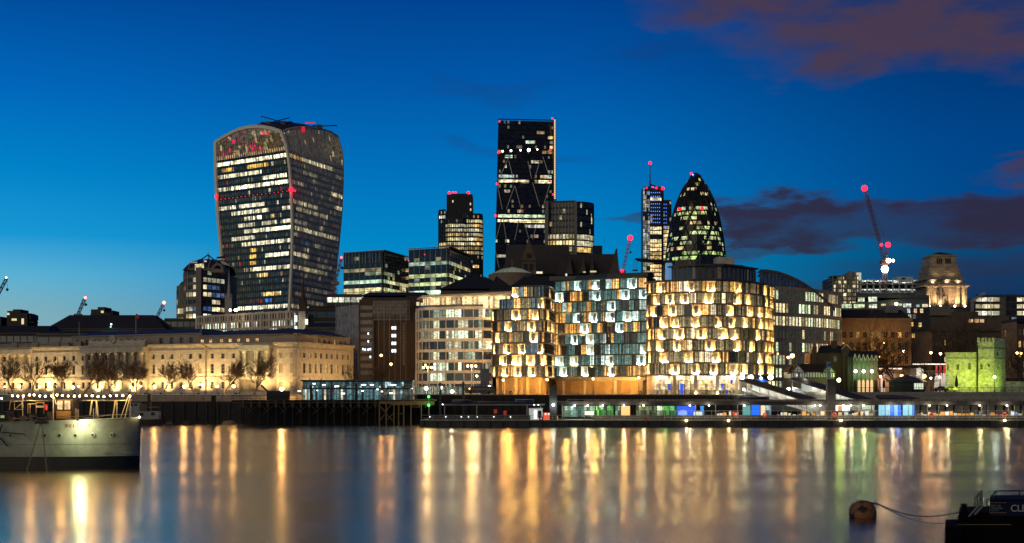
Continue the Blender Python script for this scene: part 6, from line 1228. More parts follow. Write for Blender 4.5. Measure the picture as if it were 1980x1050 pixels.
# ---------------------------------------------------------------- the monument tower on its palace
def monument():
    D = 560; S2 = coursed('monument stone', (.36, .29, .19), 2.4, 1.0, .5, .35); rt = thing('monument_tower_palace', 'floodlit stepped stone tower with columns rising from a dark stone palace', 'palace', (X(1846, D), D, 7.35)); K = D / F
    zz = lambda y: Z(y, D); cx = X(1847, D)
    def tier(hw, y0, y1, top=None, nm='tier', m=S2, dep=None):
        w = hw * K; t = (top if top is not None else hw) * K; cyy = D + 21
        MB().prism([(cx - w, cyy - w), (cx + w, cyy - w), (cx + w, cyy + w), (cx - w, cyy + w)], zz(y0), zz(y1), top=[(cx - t, cyy - t), (cx + t, cyy - t), (cx + t, cyy + t), (cx - t, cyy + t)]).build(nm, m, rt)
    # rotated slightly: two faces are seen, so turn the tower about its axis afterwards
    tier(37, 590, 548); tier(40, 548, 545, nm='cornice'); tier(36, 545, 536, 34); tier(41, 536, 533.5, nm='cornice'); tier(34, 533.5, 527, 33); [tier(33.5 - i * 1.4, 527 - i * 4, 523 - i * 4 + .7, nm='stepped_roof') for i in range(5)]; [tier(34.2 - i * 1.4, 523.7 - i * 4, 522.9 - i * 4, nm='step_ledge') for i in range(5)]; tier(28, 508, 505, nm='cornice'); tier(26.5, 505, 489, 25.5); tier(27.5, 489, 487, nm='cornice'); tier(24, 487, 484, 22, nm='roof_step'); tier(22, 484, 478, 3, nm='pyramid_roof', m=SLATE)
    w = 37 * K; cyy = D + 21
    for i, px in enumerate((-35, -22, 22, 35)): x = cx + px * K; MB().lathe([(1.1, zz(590)), (1.0, zz(588)), (.9, zz(552)), (1.2, zz(549.5))], (x, cyy - w - 1.0, 0), 10).build('column', S2, rt)
    for i, px in enumerate((-30, -10, 10, 30)): MB().lathe([(1.1, zz(590)), (1.0, zz(588)), (.9, zz(552)), (1.2, zz(549.5))], (cx + w + 1.0, cyy + px * K, 0), 10).build('column', S2, rt)
    MB().box(cx - w - 2.0, cx + w + 2.0, cyy - w - 2.0, cyy + w, zz(549.4), zz(547)).build('entablature', S2, rt)
    # arched niche: a flat panel with the shade put into its colour
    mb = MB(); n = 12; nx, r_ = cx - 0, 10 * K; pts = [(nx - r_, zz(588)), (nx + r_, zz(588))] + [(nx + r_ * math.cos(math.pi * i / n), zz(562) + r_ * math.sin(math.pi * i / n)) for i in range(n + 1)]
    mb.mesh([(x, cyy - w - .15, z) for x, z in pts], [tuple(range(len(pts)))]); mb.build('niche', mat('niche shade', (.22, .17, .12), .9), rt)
    for y, hw in ((500, 26.2),):
        for i in range(3):
            for s in (0, 1): x = cx + (-12 + i * 4 + s * 17) * K - 0; MB().box(x - .3, x + .3, cyy - hw * K - .15, cyy - hw * K + .1, zz(503), zz(493)).build('slit_window', BLACK, rt)
    # statue group silhouettes beside the niche: rough figures, the backlit darkness put into their colour
    mb = MB()
    for dx, h in ((-6, 7), (-3, 10.5), (0, 6.5), (3.4, 5.2)): x = cx + dx * K * 2 - 1; mb.lathe([(.9, 0), (.75, h * .3), (.5, h * .55), (.62, h * .72), (.2, h * .82), (.34, h * .88), (.3, h * .96), (.03, h)], (x, cyy - w - 1.6, zz(590)), 8)
    mb.tube((cx - 3.2, cyy - w - 1.8, zz(590) + 8), (cx - .4, cyy - w - 2, zz(590) + 9.6), .25, .15, 5); mb.tube((cx - 3.2, cyy - w - 1.8, zz(590) + 8.3), (cx - 5.2, cyy - w - 2, zz(590) + 10.4), .25, .15, 5); mb.build('statue_group', mat('statue silhouette stone', (.10, .08, .06), .9), rt)
    # palace below
    PB = mat('palace stone', (.13, .095, .065), .9, var=.3, scale=.3); D3 = 470; x0, x1 = X(1796, D3), X(1952, D3)
    L = x1 - x0; r4 = random.Random(3); xs = lambda px: X(px, D3) - x0
    litset = {}
    rect(rt, (x0, D3), (x1, D3), 7.35, Z(640, D3), [xs(p) for p in (1825, 1846, 1866, 1880, 1889, 1899, 1912, 1925)], [(Z(668, D3), Z(657, D3)), (Z(700, D3), Z(690, D3))], 1.5, lambda i: (1.0, .62, .18) if i in (0,) else ((.8, .5, .3) if i in (8, 9, 4) else (.005, .005, .005)), PB)
    mb = MB(); mb.box(x0, x1, D3 + .5, D3 + 30, Z(640, D3), Z(612, D3)); mb.build('upper_wall', PB, rt); MB().box(X(1800, D3), X(1838, D3), D3 - .5, D3 + 30, Z(610, D3), Z(592, D3)).build('parapet_block', mat('parapet stone', (.2, .17, .13), .9), rt)
    MB().box(x0 + .4, x1 - .4, D3 + .8, D3 + 60, 7.35, Z(640, D3) - .1).build('core', BLACK, rt); MB().box(x0 + 5, x1 - 4, D3 + 20, D + 50, Z(640, D3), Z(596, D3)).build('core', PB, rt)
    MB().box(x0 - .5, x1 + .5, D3 - 1, D3 + 1, Z(640, D3) - .02, Z(640, D3) + 1).build('cornice', PB, rt)
    for i, px in enumerate((1812, 1822, 1838, 1850, 1862, 1874, 1888)): x = X(px, D3); MB().box(x - .6, x + .6, D3 - .5, D3 - .01, 12, Z(641, D3)).build('pilaster', PB, rt)
    for px in (1878, 1889, 1899.5): x = X(px, D3); MB().box(x - .7, x + .7, D3 + .3, D3 + .45, Z(623.5, D3), Z(617, D3)).build('lit_window', mat('palace window light', (.1, .1, .1), em=(1, .62, .3), es=.9, var=0, nosample=True), rt)
    # floodlights
    for px, dy, e in ((-36, -6, 5000), (-14, -6, 5000), (14, -6, 5000), (34, -5, 5000)): x = cx + px * K; bulb('floodlight', (x, cyy - w - 3.4, zz(589)), .5, (1, .72, .5), 9, rt, 8); spot((x, cyy - w - 4.2, zz(588)), (x, cyy - w, zz(560)), (1, .66, .38), e * 1.3, 110, .9, .3)
    for dy in (-25, 5, 25): spot((cx + w + 4.5, cyy + dy * K, zz(588)), (cx + w, cyy + dy * K, zz(555)), (1, .68, .45), 5200, 110, .9, .3)
    for px, e in ((-24, 1500), (4, 1500), (26, 1500)): x = cx + px * K; spot((x, cyy - 38 * K, zz(543)), (x, cyy - 31 * K, zz(522)), (1, .85, .7), e * .5, 120, .9, .2)
    for px, e in ((-16, 800), (12, 800)): x = cx + px * K; spot((x, cyy - 34 * K - 3, zz(531)), (x, cyy - 26 * K, zz(500)), (1, .72, .42), 500, 120, .9, .2)
    for o in [o for o in rt.children if o.name.split('.')[0] in ('tier', 'cornice', 'stepped_roof', 'roof_step', 'pyramid_roof', 'column', 'entablature', 'niche', 'slit_window', 'statue_group') and o.data.vertices[0].co.z + rt.location.z > zz(592)]: pass
    x, y = X(1896, 450), 450; fp = thing('flagpole', 'tall pale flagpole on the dark palace right of the monument tower', 'flagpole', (X(1921, D3), D3 + 2, Z(612, D3))); MB().tube((X(1921, D3), D3 + 2, Z(614, D3)), (X(1918.5, D3), D3 + 2, Z(573, D3)), .14, .08, n=6).build('pole', WHITEP, fp)
monument()

# ---------------------------------------------------------------- half-timbered inn, brick hall, green lit church front
def inn():
    D = 353; rt = thing('half_timbered_inn', 'small half timbered inn with black beams and a dark tiled roof', 'inn', (X(1567, D), D, 7.35)); WPL = mat('white plaster', (.62, .62, .56), .8, var=.1); TIM = mat('black timber', (.02, .016, .012), .8); BR = mat('inn brick', (.12, .09, .06), .9, scale=2)
    zb, ze, zr = Z(731, D), Z(721, D), Z(703, D); x0, x1 = X(1529, D), X(1614, D)
    MB().box(x0 + .3, x1, D, D + 9, 7.35, zb).build('ground_wall', BR, rt); MB().box(x0, x1, D - .3, D + 9, zb, ze + .3).build('plaster_wall', WPL, rt)
    mb = MB(); mb.prism([(x0, D - .3), (X(1556, D), D - .3), (X(1556, D), D), (x0, D)], ze, Z(706, D), top=[(X(1542, D) - .05, D - .3), (X(1542, D) + .05, D - .3), (X(1542, D) + .05, D), (X(1542, D) - .05, D)]); mb.prism([(X(1590, D), D - .3), (x1, D - .3), (x1, D), (X(1590, D), D)], ze, Z(708, D), top=[(X(1602, D) - .05, D - .3), (X(1602, D) + .05, D - .3), (X(1602, D) + .05, D), (X(1602, D) - .05, D)]); mb.build('gable', WPL, rt)
    mb = MB(); mb.prism([(x0 - .8, D - .1), (x1 + .6, D - .1), (x1 + .6, D + 9.4), (x0 - .8, D + 9.4)], ze + .35, zr, top=[(X(1541, D), D + 4), (X(1602, D), D + 4), (X(1602, D), D + 5), (X(1541, D), D + 5)])
    for g0, g1, t in ((1527, 1557, 1542), (1588, 1616, 1602)):
        for a, b in ((g0, t), (g1, t)): mb.hexa([(X(a, D), D - .75, ze - .3), (X(a, D), D + 3, ze - .3), (X(a, D), D + 3, ze + .05), (X(a, D), D - .75, ze + .05)], [(X(b, D), D - .75, zr - .5), (X(b, D), D + 3, zr - .5), (X(b, D), D + 3, zr), (X(b, D), D - .75, zr)])
    mb.build('roof', mat('tiled roof', (.045, .028, .02), .85, var=.4, scale=3), rt)
    mb = MB()
    for px in (1529.5, 1534, 1538.5, 1546, 1550.5, 1555, 1560, 1565, 1570, 1576, 1581, 1586, 1591, 1595, 1599, 1605, 1609, 1613.5): x = X(px, D); mb.box(x - .09, x + .09, D - .37, D - .3, zb, ze + .25)
    for z in (zb, ze + .1): mb.box(x0, x1, D - .39, D - .3, z, z + .2)
    for c, h in ((1542, 7), (1602, 6)):
        for s in (-1, 1): mb.tube((X(c + s * 9, D), D - .35, ze), (X(c + s * 4, D), D - .35, ze + h * .12), .07, n=4)
        mb.tube((X(c, D), D - .35, ze + .2), (X(c, D), D - .35, Z(709, D)), .07, n=4); mb.box(X(c - 6, D), X(c + 6, D), D - .38, D - .3, ze + .75, ze + .88)
    mb.build('beams', TIM, rt)
    for px in (1542, 1602): x = X(px, D); window(rt, [(x - .55, D - .4, zb + .35), (x + .55, D - .4, zb + .35), (x + .55, D - .4, ze - .05), (x - .55, D - .4, ze - .05)], (.01, .01, .01), nx=2, nz=2, bar=.09)
    plight((X(1548, D), D - 6, 12.5), (1, .9, .75), 160, .4)
    # brick hall behind
    D = 362; rt = thing('dark_brick_hall', 'dark brick hall with chimneys and a pale edged gable behind the inn', 'hall', (X(1612, D), D, 7.35)); BH = mat('hall brick', (.09, .055, .035), .9, scale=2)
    MB().box(X(1570, D), X(1640, D), D, D + 9, 7.35, Z(682, D)).build('wall', BH, rt); MB().prism([P(1580, D - .5), P(1641, D - .5), P(1641, D + 10), P(1580, D + 10)], Z(682, D), Z(667, D), top=[P(1586, D + 4), P(1634, D + 4), P(1634, D + 5), P(1586, D + 5)]).build('roof', SLATE, rt)
    mb = MB(); mb.box(X(1570, D), X(1579, D), D - .4, D + 2, 7.35, Z(670, D)); mb.box(X(1612, D), X(1622, D), D + 2, D + 4, Z(680, D), Z(658, D)); mb.build('chimney', BH, rt)
    mb = MB(); x0, x1, xc = X(1627, D), X(1641, D), X(1634, D)
    mb.prism([(x0, D - 1.2), (x1, D - 1.2), (x1, D), (x0, D)], 7.35, Z(674, D)); mb.prism([(x0, D - 1.2), (x1, D - 1.2), (x1, D), (x0, D)], Z(674, D), Z(667, D), top=[(xc - .05, D - 1.2), (xc + .05, D - 1.2), (xc + .05, D), (xc - .05, D)]); mb.build('gable', BH, rt)
    mb = MB()
    for s in (x0, x1): mb.tube((s + (-.3 if s < xc else .3), D - 1.35, Z(675.5, D)), (xc, D - 1.35, Z(666, D)), .13, n=4)
    mb.build('bargeboard', WPL, rt); mb = MB(); 
    for px in (1630, 1634, 1637.5): mb.box(X(px, D) - .12, X(px, D) + .12, D - 1.3, D - 1.2, Z(712, D), Z(680, D))
    mb.build('lancet', mat('lancet frame', (.10, .09, .06)), rt)
    x = X(1615, D); window(rt, [(x - .4, D - .05, Z(699, D)), (x + .4, D - .05, Z(699, D)), (x + .4, D - .05, Z(689, D)), (x - .4, D - .05, Z(689, D))], (.08, .09, .09), nx=2, nz=4)
    # gabled green lit front
    D = 358; rt = thing('green_lit_chapel', 'row of six narrow gables lit green from below with arched doors', 'chapel', (X(1672, D), D, 7.35)); GS = mat('chapel stone', (.13, .11, .08), .9, var=.3)
    MB().box(X(1640, D), X(1698, D), D + .6, D + 9, 7.35, Z(690, D)).build('wall', mat('chapel dark stone', (.06, .05, .035), .9), rt); MB().prism([P(1640, D + .5), P(1698, D + .5), P(1698, D + 10), P(1640, D + 10)], Z(690, D), Z(678, D), top=[P(1641, D + 4), P(1697, D + 4), P(1697, D + 6), P(1641, D + 6)]).build('roof', SLATE, rt)
    for i in range(6):
        px = 1653 + i * 8.1; hw = 3.7; mb = MB(); a, b, c = X(px - hw, D), X(px + hw, D), X(px, D); zt, z1 = Z(684 + i * .6, D), Z(697, D)
        mb.prism([(a, D), (b, D), (b, D + .6), (a, D + .6)], 7.35, z1); mb.prism([(a, D), (b, D), (b, D + .6), (a, D + .6)], z1, zt, top=[(c - .03, D), (c + .03, D), (c + .03, D + .6), (c - .03, D + .6)]); mb.build('gable', GS, rt)
        mb = MB(); mb.tube((a, D - .1, z1), (c, D - .1, zt), .08, n=4); mb.tube((b, D - .1, z1), (c, D - .1, zt), .08, n=4); mb.build('coping', WPL, rt)
        mb = MB(); n = 8; hw2 = .36; zs = 10.4; pts = [(c - hw2, 7.6), (c + hw2, 7.6)] + [(c + hw2 * math.cos(math.pi * k / n), zs + .9 * math.sin(math.pi * k / n)) for k in range(n + 1)]
        mb.mesh([(x, D - .06, z) for x, z in pts], [tuple(range(len(pts)))]); mb.build('arched_door', mat('warm arched doorway', (.3, .2, .12), em=(1, .62, .34), es=.8, var=.2, nosample=True) if i in (1, 2, 3, 4) else BLACK, rt)
    for i, px in enumerate((1656, 1671.5, 1687.5)):
        x = X(px, D - 2); l = thing('wall_spotlight', ['left', 'middle', 'right'][i] + ' of three white green spotlights on the gabled chapel', 'spotlight', (x, D - 2, 12)); bulb('lamp_head', (x, D - 1.2, Z(718, D)), .42, (.7, 1, .75), 16, l); MB().tube((x, D - 1.2, Z(718, D)), (x, D, Z(716, D)), .06, n=5).build('bracket', BLACK, l); plight((x, D - 1.9, Z(718, D)), (.25, 1, .18), 170, .3)
    x = X(1622, 350); l = thing('yellow_green_lamp', 'yellow green globe lamp between the inn and the gabled chapel', 'lamp', (x, 350, 7.35)); bulb('lamp_head', (x, 350, Z(735, 350)), .5, (.85, 1, .45), 18, l); MB().tube((x, 350, 7.35), (x, 350, Z(737, 350)), .08, n=6).build('post', BLACK, l); plight((x, 349.3, Z(735, 350) + .6), (.6, 1, .12), 650, .3)
inn()

# ---------------------------------------------------------------- green lit battlemented tower
def green_tower():
    GW = coursed('rough tower stone', (.56, .56, .44), .8, .42, .4, .5); D = 352; rt = thing('battlemented_tower', 'battlemented stone tower floodlit bright yellow green on the wharf', 'tower', (X(1885, D), D, 8.0))
    x0, x1, x2, x3 = X(1828.5, D), X(1890, D), X(1921, D), X(1944, D + 8); zl, zh = Z(685, D), Z(661, D)
    z8 = 8.02
    # front wall of low wing and front and side walls of the tall part, with real window openings
    lowc = [X(p, D) - x0 for p in (1833, 1852, 1875)]
    mb = MB(); cs = pwall(mb, (x0, D), (x1 + .01, D), z8, zl, [(lowc[0] - .2, lowc[0] + .2, Z(715, D), Z(706, D)), (lowc[1] - .38, lowc[1] + .38, Z(715, D), Z(704, D)), (lowc[2] - .38, lowc[2] + .38, Z(714, D), Z(702, D))], .5); mb.build('wall', GW, rt)
    mb = MB(); t = X(1897, D) - x1; cs += pwall(mb, (x1 + .02, D - .35), (x2, D - .35), z8, zh, [(t - .38, t + .38, Z(714, D), Z(704, D)), (X(1911, D) - x1 - .2, X(1911, D) - x1 + .2, Z(709, D), Z(704, D))], .5); mb.build('wall', GW, rt)
    e0, e1 = Vector((x2, D - .35)), Vector((x3, D + 8)); L = (e1 - e0).length; mb = MB(); cs2 = pwall(mb, e0, e1, z8, zh, [(L * .28, L * .34, Z(713, D), Z(702, D)), (L * .45, L * .51, Z(713, D), Z(702, D)), (L * .2, L * .5, Z(687, D), Z(673, D)), (L * .62, L * .68, Z(713, D), Z(702, D))], .6); mb.build('wall', GW, rt)
    for c in cs + cs2: window(rt, c, (.01, .012, .008), nx=2, nz=3, bar=.08)
    MB().prism([(x0 + .3, D + .6), (x1, D + .6), (x1, D + 9), (X(1829.5, D + 9) + .3, D + 9)], z8, zl).build('core', GW, rt); MB().prism([(x1 + .1, D + .3), (x2 - .1, D + .3), (x3 - .6, D + 8.2), (x3 - .6, D + 14), (X(1891, D + 14), D + 14)], z8, zh).build('core', GW, rt)
    MB().face([(x0, D, z8), (X(1829.5, D + 9), D + 9, z8), (X(1829.5, D + 9), D + 9, zl), (x0, D, zl)]).build('side_wall', GW, rt)
    mb = MB(); mb.obox((x0 - .1, D), (x1, D), Z(695, D), Z(693, D), -.1, .18); mb.obox((x1, D - .35), e0, Z(676, D), Z(674, D), -.1, .18); mb.obox(e0, e1, Z(676, D), Z(674, D), -.1, .18); mb.obox((x1, D - .35), e0, Z(695, D), Z(693, D), -.1, .15); mb.obox(e0, e1, Z(695, D), Z(693, D), -.1, .15); mb.build('string_course', GW, rt)
    mb = MB()
    for i in range(5):
        a = x1 + (x2 - x1) * i / 4.5; mb.obox((a, D - .35), (a + (x2 - x1) / 7.5, D - .35), zh + .01, zh + 1.05, -.6, .02)
    for i in range(5): a = e0.lerp(e1, i / 4.6); b = e0.lerp(e1, i / 4.6 + .13); mb.obox(a, b, zh + .01, zh + 1.05, -.6, .02)
    mb.obox((x0, D), (x1 - .1, D), zl + .01, zl + .5, -.6, .03); mb.build('battlement', GW, rt)
    MB().box(X(1887, D), X(1889.5, D), D - .7, D - .4, z8, zh - 1).build('drainpipe', BLACK, rt)
    MB().box(x3 - .3, x3 + 9, D + 9, D + 10, z8, Z(737, D)).build('side_yard_wall', GW, rt)
    for i, (px, dy, e) in enumerate(((1836, -7, 3200), (1852, -7, 3800), (1872, -7, 3600), (1895, -7, 3800), (1912, -7, 3400))): spot((X(px, D + dy), D + dy, 8.6), (X(px, D), D, 15), (.76, 1, .05), e * .5, 120, .9, .4)
    spot((X(1968, D - 3), D - 3, 8.6), (X(1935, D), D + 3, 14), (.66, 1, .1), 2400, 110, .9, .4)
green_tower()

# ================================================================ TREES, LAMPS, JETTY, PIER, BOATS
BARK = mat('plane tree bark', (.10, .075, .05), .9, var=.4, scale=3); TWIG = mat('bare twigs', (.075, .05, .032), .9, var=.3, scale=2)
def bare_tree(name, label, loc, h, seed, spread=.5, group=None, twigs=5, fork=.30, lean=0.0):
    rnd = random.Random(seed); rt = thing(name, label, 'tree', loc, group); tr = MB(); cr = MB(); base = Vector(loc)
    def grow(p, d, ln, r, lvl):
        n = 3; q = p
        for i in range(n):
            d2 = (d + Vector((rnd.gauss(0, .16), rnd.gauss(0, .16), rnd.gauss(.04, .08)))).normalized(); e = q + d2 * ln / n; r2 = r * (1 - .14 * (i + 1)); (tr if lvl < 2 else cr).tube(q, e, max(.026, r * (1 - .14 * i)), max(.022, r2), n=6 if lvl < 1 else (4 if lvl < 3 else 3), cap=False); q = e; d = d2
            if lvl >= 1 and lvl < twigs and rnd.random() < (.6 if lvl < 4 else .4):
                s = (d2 + Vector((rnd.gauss(0, .7), rnd.gauss(0, .7), rnd.gauss(.1, .4)))).normalized(); grow(q, s, ln * .62, r2 * .45, lvl + 1)
        if lvl < twigs:
            k = rnd.choice((2, 3, 3)) if lvl < 3 else 2
            for j in range(k):
                a = rnd.uniform(0, 6.28) + j * 6.28 / k; sp = spread * rnd.uniform(.6, 1.3); s = (d + Vector((math.cos(a) * sp, math.sin(a) * sp, rnd.uniform(-.05, .25)))).normalized(); grow(q, s, ln * rnd.uniform(.72, .92) * (1.7 if lvl == 0 else 1), r * (.62 if lvl == 0 else .55), lvl + 1)
    d0 = Vector((lean, 0, 1)).normalized(); grow(base - Vector((0, 0, .1)), d0, h * fork * .7, h * .028, 0)
    a = tr.build('trunk', BARK, rt); b = cr.build('crown', TWIG, rt)
    # fit to the height
    zm = max(v.co.z for v in b.data.vertices); k = h / zm
    for o in (a, b):
        for v in o.data.vertices: v.co *= k
    return rt
tl = ['first bare plane tree from the left picture edge', 'second bare plane tree from the left, before the left portico', 'third bare plane tree from the left', 'fourth bare plane tree from the left, tallest of the left group', 'fifth bare plane tree from the left, under the round medallion', 'sixth bare plane tree from the left, right of the centre portico', 'seventh bare plane tree from the left, forking low in a wide V', 'eighth bare plane tree from the left', 'second bare plane tree from the right in the row before the stone hall', 'large rightmost bare plane tree in the row before the stone hall']
for i, (px, top, lean) in enumerate(((24, 684, 0), (66, 684, -.12), (117, 688, .05), (161, 676, .02), (211, 690, 0), (262, 690, .08), (318, 692, .05), (375, 690, -.1), (434, 686, -.05), (493, 667, .06))):
    D = 356 - (i % 3); bare_tree('bare_tree', tl[i], (X(px, D), D, 7.35), Z(top, D) - 7.35, 300 + i, .62, 'plane trees along the quay', twigs=6, fork=.26, lean=lean)
for px, D, top, lab, sd, sp in ((1697, 372, 596, 'huge bare tree in front of the glowing orange mansion', 401, .75), (1868, 376, 588, 'huge dark bare tree behind the green lit tower', 402, .8), (1740, 380, 640, 'smaller bare tree between the mansion and the white pavilion', 403, .6), (1787, 366, 690, 'small bare tree before the white pavilion', 404, .5), (1972, 380, 650, 'bare tree at the right picture edge', 405, .6), (676, 372, 700, 'low bare tree beside the right end of the stone hall', 406, .6), (735, 384, 690, 'bare tree in front of the dark brown brick block', 407, .6), (1650, 376, 640, 'bare tree half hidden behind the gabled chapel', 408, .6)):
    bare_tree('bare_tree', lab, (X(px, D), D, 7.35), Z(top, D) - 7.35, sd, sp, twigs=6 if top < 600 else 5, fork=.24)

# street lamps
def lamp(px, py, D, label, col=(1, .55, .18), r=.34, e=260, zb=7.35, group=None, es=14, name='street_lamp', both=True):
    x, z = X(px, D), Z(py, D); l = thing(name, label, 'street lamp', (x, D, zb), group); mb = MB(); mb.tube((x, D, zb), (x, D, z - r), .09, .05, 6); mb.tube((x, D, zb), (x, D, zb + .7), .16, .12, 6); mb.build('post', BLACK, l)
    bulb('lamp_head', (x, D, z), r, col, es, l); MB().lathe([(.02, r * 1.5), (r * .7, r * .95), (r * 1.05, r * .75)], (x, D, z), 8).build('hood', BLACK, l)
    if e: plight((x, D - .5 - r, z), col, e, .3)
    return l
O = (1, .52, .16); Y = (1, .56, .2)
for i, (px, py, r, e) in enumerate(((9, 748, .22, 150), (37, 747, .42, 500), (77, 748, .3, 300), (141, 749, .42, 500), (152, 747, .24, 150), (196, 748, .3, 250), (253, 748, .3, 250), (272, 747, .22, 150), (299, 747.5, .42, 500), (357, 747.5, .46, 550), (385, 743, .3, 250), (420, 747, .34, 300), (452, 747, .4, 500))):
    lamp(px, py, 352.5, '%s street lamp of the quay row before the stone hall' % (ORD[i] if i < 12 else 'rightmost'), Y, r, e * 1.6, 5.9, 'street lamps along the quay', es=28)
lamp(545, 752, 349, 'brightest orange street lamp at the right end of the quay by the stone hall', Y, .5, 2000, 5.9, es=60)
lamp(737, 687, 398, 'high orange street lamp on the brown brick block', O, .38, 900, es=16); lamp(756, 704, 374, 'orange street lamp in front of the brown brick block', O, .34, 700, es=16)
lamp(973, 735, 350, 'left lamp on the flats promenade, before the left wing', Y, .3, 650, 7.42); lamp(1058, 734, 350, 'lamp on the flats promenade between left and middle wings', Y, .3, 650, 7.42); lamp(1147, 732.5, 350, 'lamp on the flats promenade before the middle wing', Y, .3, 650, 7.42); lamp(1235, 730.5, 350, 'lamp on the flats promenade where middle and right wings meet', Y, .32, 650, 7.42)
for px, py, D, r, lab in ((824, 751, 352, .5, 'bright white lamp left of the banded office foot'), (852, 749.5, 350, .42, 'bright white lamp on the quay between two dark piles'), (874, 757, 348, .45, 'low white floodlight on the quay near the bus'), (922, 727, 350, .26, 'small warm lamp at the foot of the banded office'), (946, 747, 349, .3, 'white lamp above the parked bus'), (1438, 753, 346, .34, 'white lamp at the head of the left covered ramp'), (1525, 752, 345, .4, 'white lamp between the two covered ramps')):
    lamp(px, py, D, lab, (1, .95, .8) if px < 1000 else (.85, 1, .95), r, 450, 7.35 if px < 1000 else 5, es=16)
for px, py, D, r, lab in ((1532, 688, 371, .6, 'big orange street lamp before the curved roof office'), (1524, 691, 371, .36, 'small orange lamp just left of the big one before the curved roof office'), (1583, 690, 366, .46, 'orange street lamp above the roof of the inn'), (1504, 684, 370, .22, 'tiny warm lamp beside the corner of the flats'), (1702.5, 728, 356, .34, 'warm lamp right of the gabled chapel'), (1743.5, 727, 356, .42, 'orange lamp behind the kiosk roof'), (1787, 727.5, 352, .5, 'bright warm lamp right of the kiosk'), (1800, 731, 352, .25, 'small white lamp right of the kiosk'), (1817, 729, 352, .25, 'small white lamp beside the green lit tower'), (1800, 682, 378, .36, 'upper warm lamp on the pavilion roof line'), (1818.5, 684, 378, .36, 'upper orange lamp left of the green lit tower'), (1923, 729, 345, .36, 'blue white lamp in front of the green lit tower'), (1966.5, 682.5, 398, .36, 'left of two orange lamps right of the green lit tower'), (1974.5, 683.5, 398, .3, 'right of two orange lamps right of the green lit tower'), (1700, 690, 385, .25, 'small orange lamp above the gabled chapel'), (1709, 663, 418, .26, 'small orange lamp high on the glowing mansion'), (1747, 679, 400, .34, 'pale lamp in the branches right of the mansion')):
    lamp(px, py, D, lab, O if 'orange' in lab or 'warm' in lab else ((.7, .85, 1) if 'blue' in lab else (1, .95, .85)), r, 380 if r > .3 else 120, 8.02 if D < 352 else 7.35, es=16)

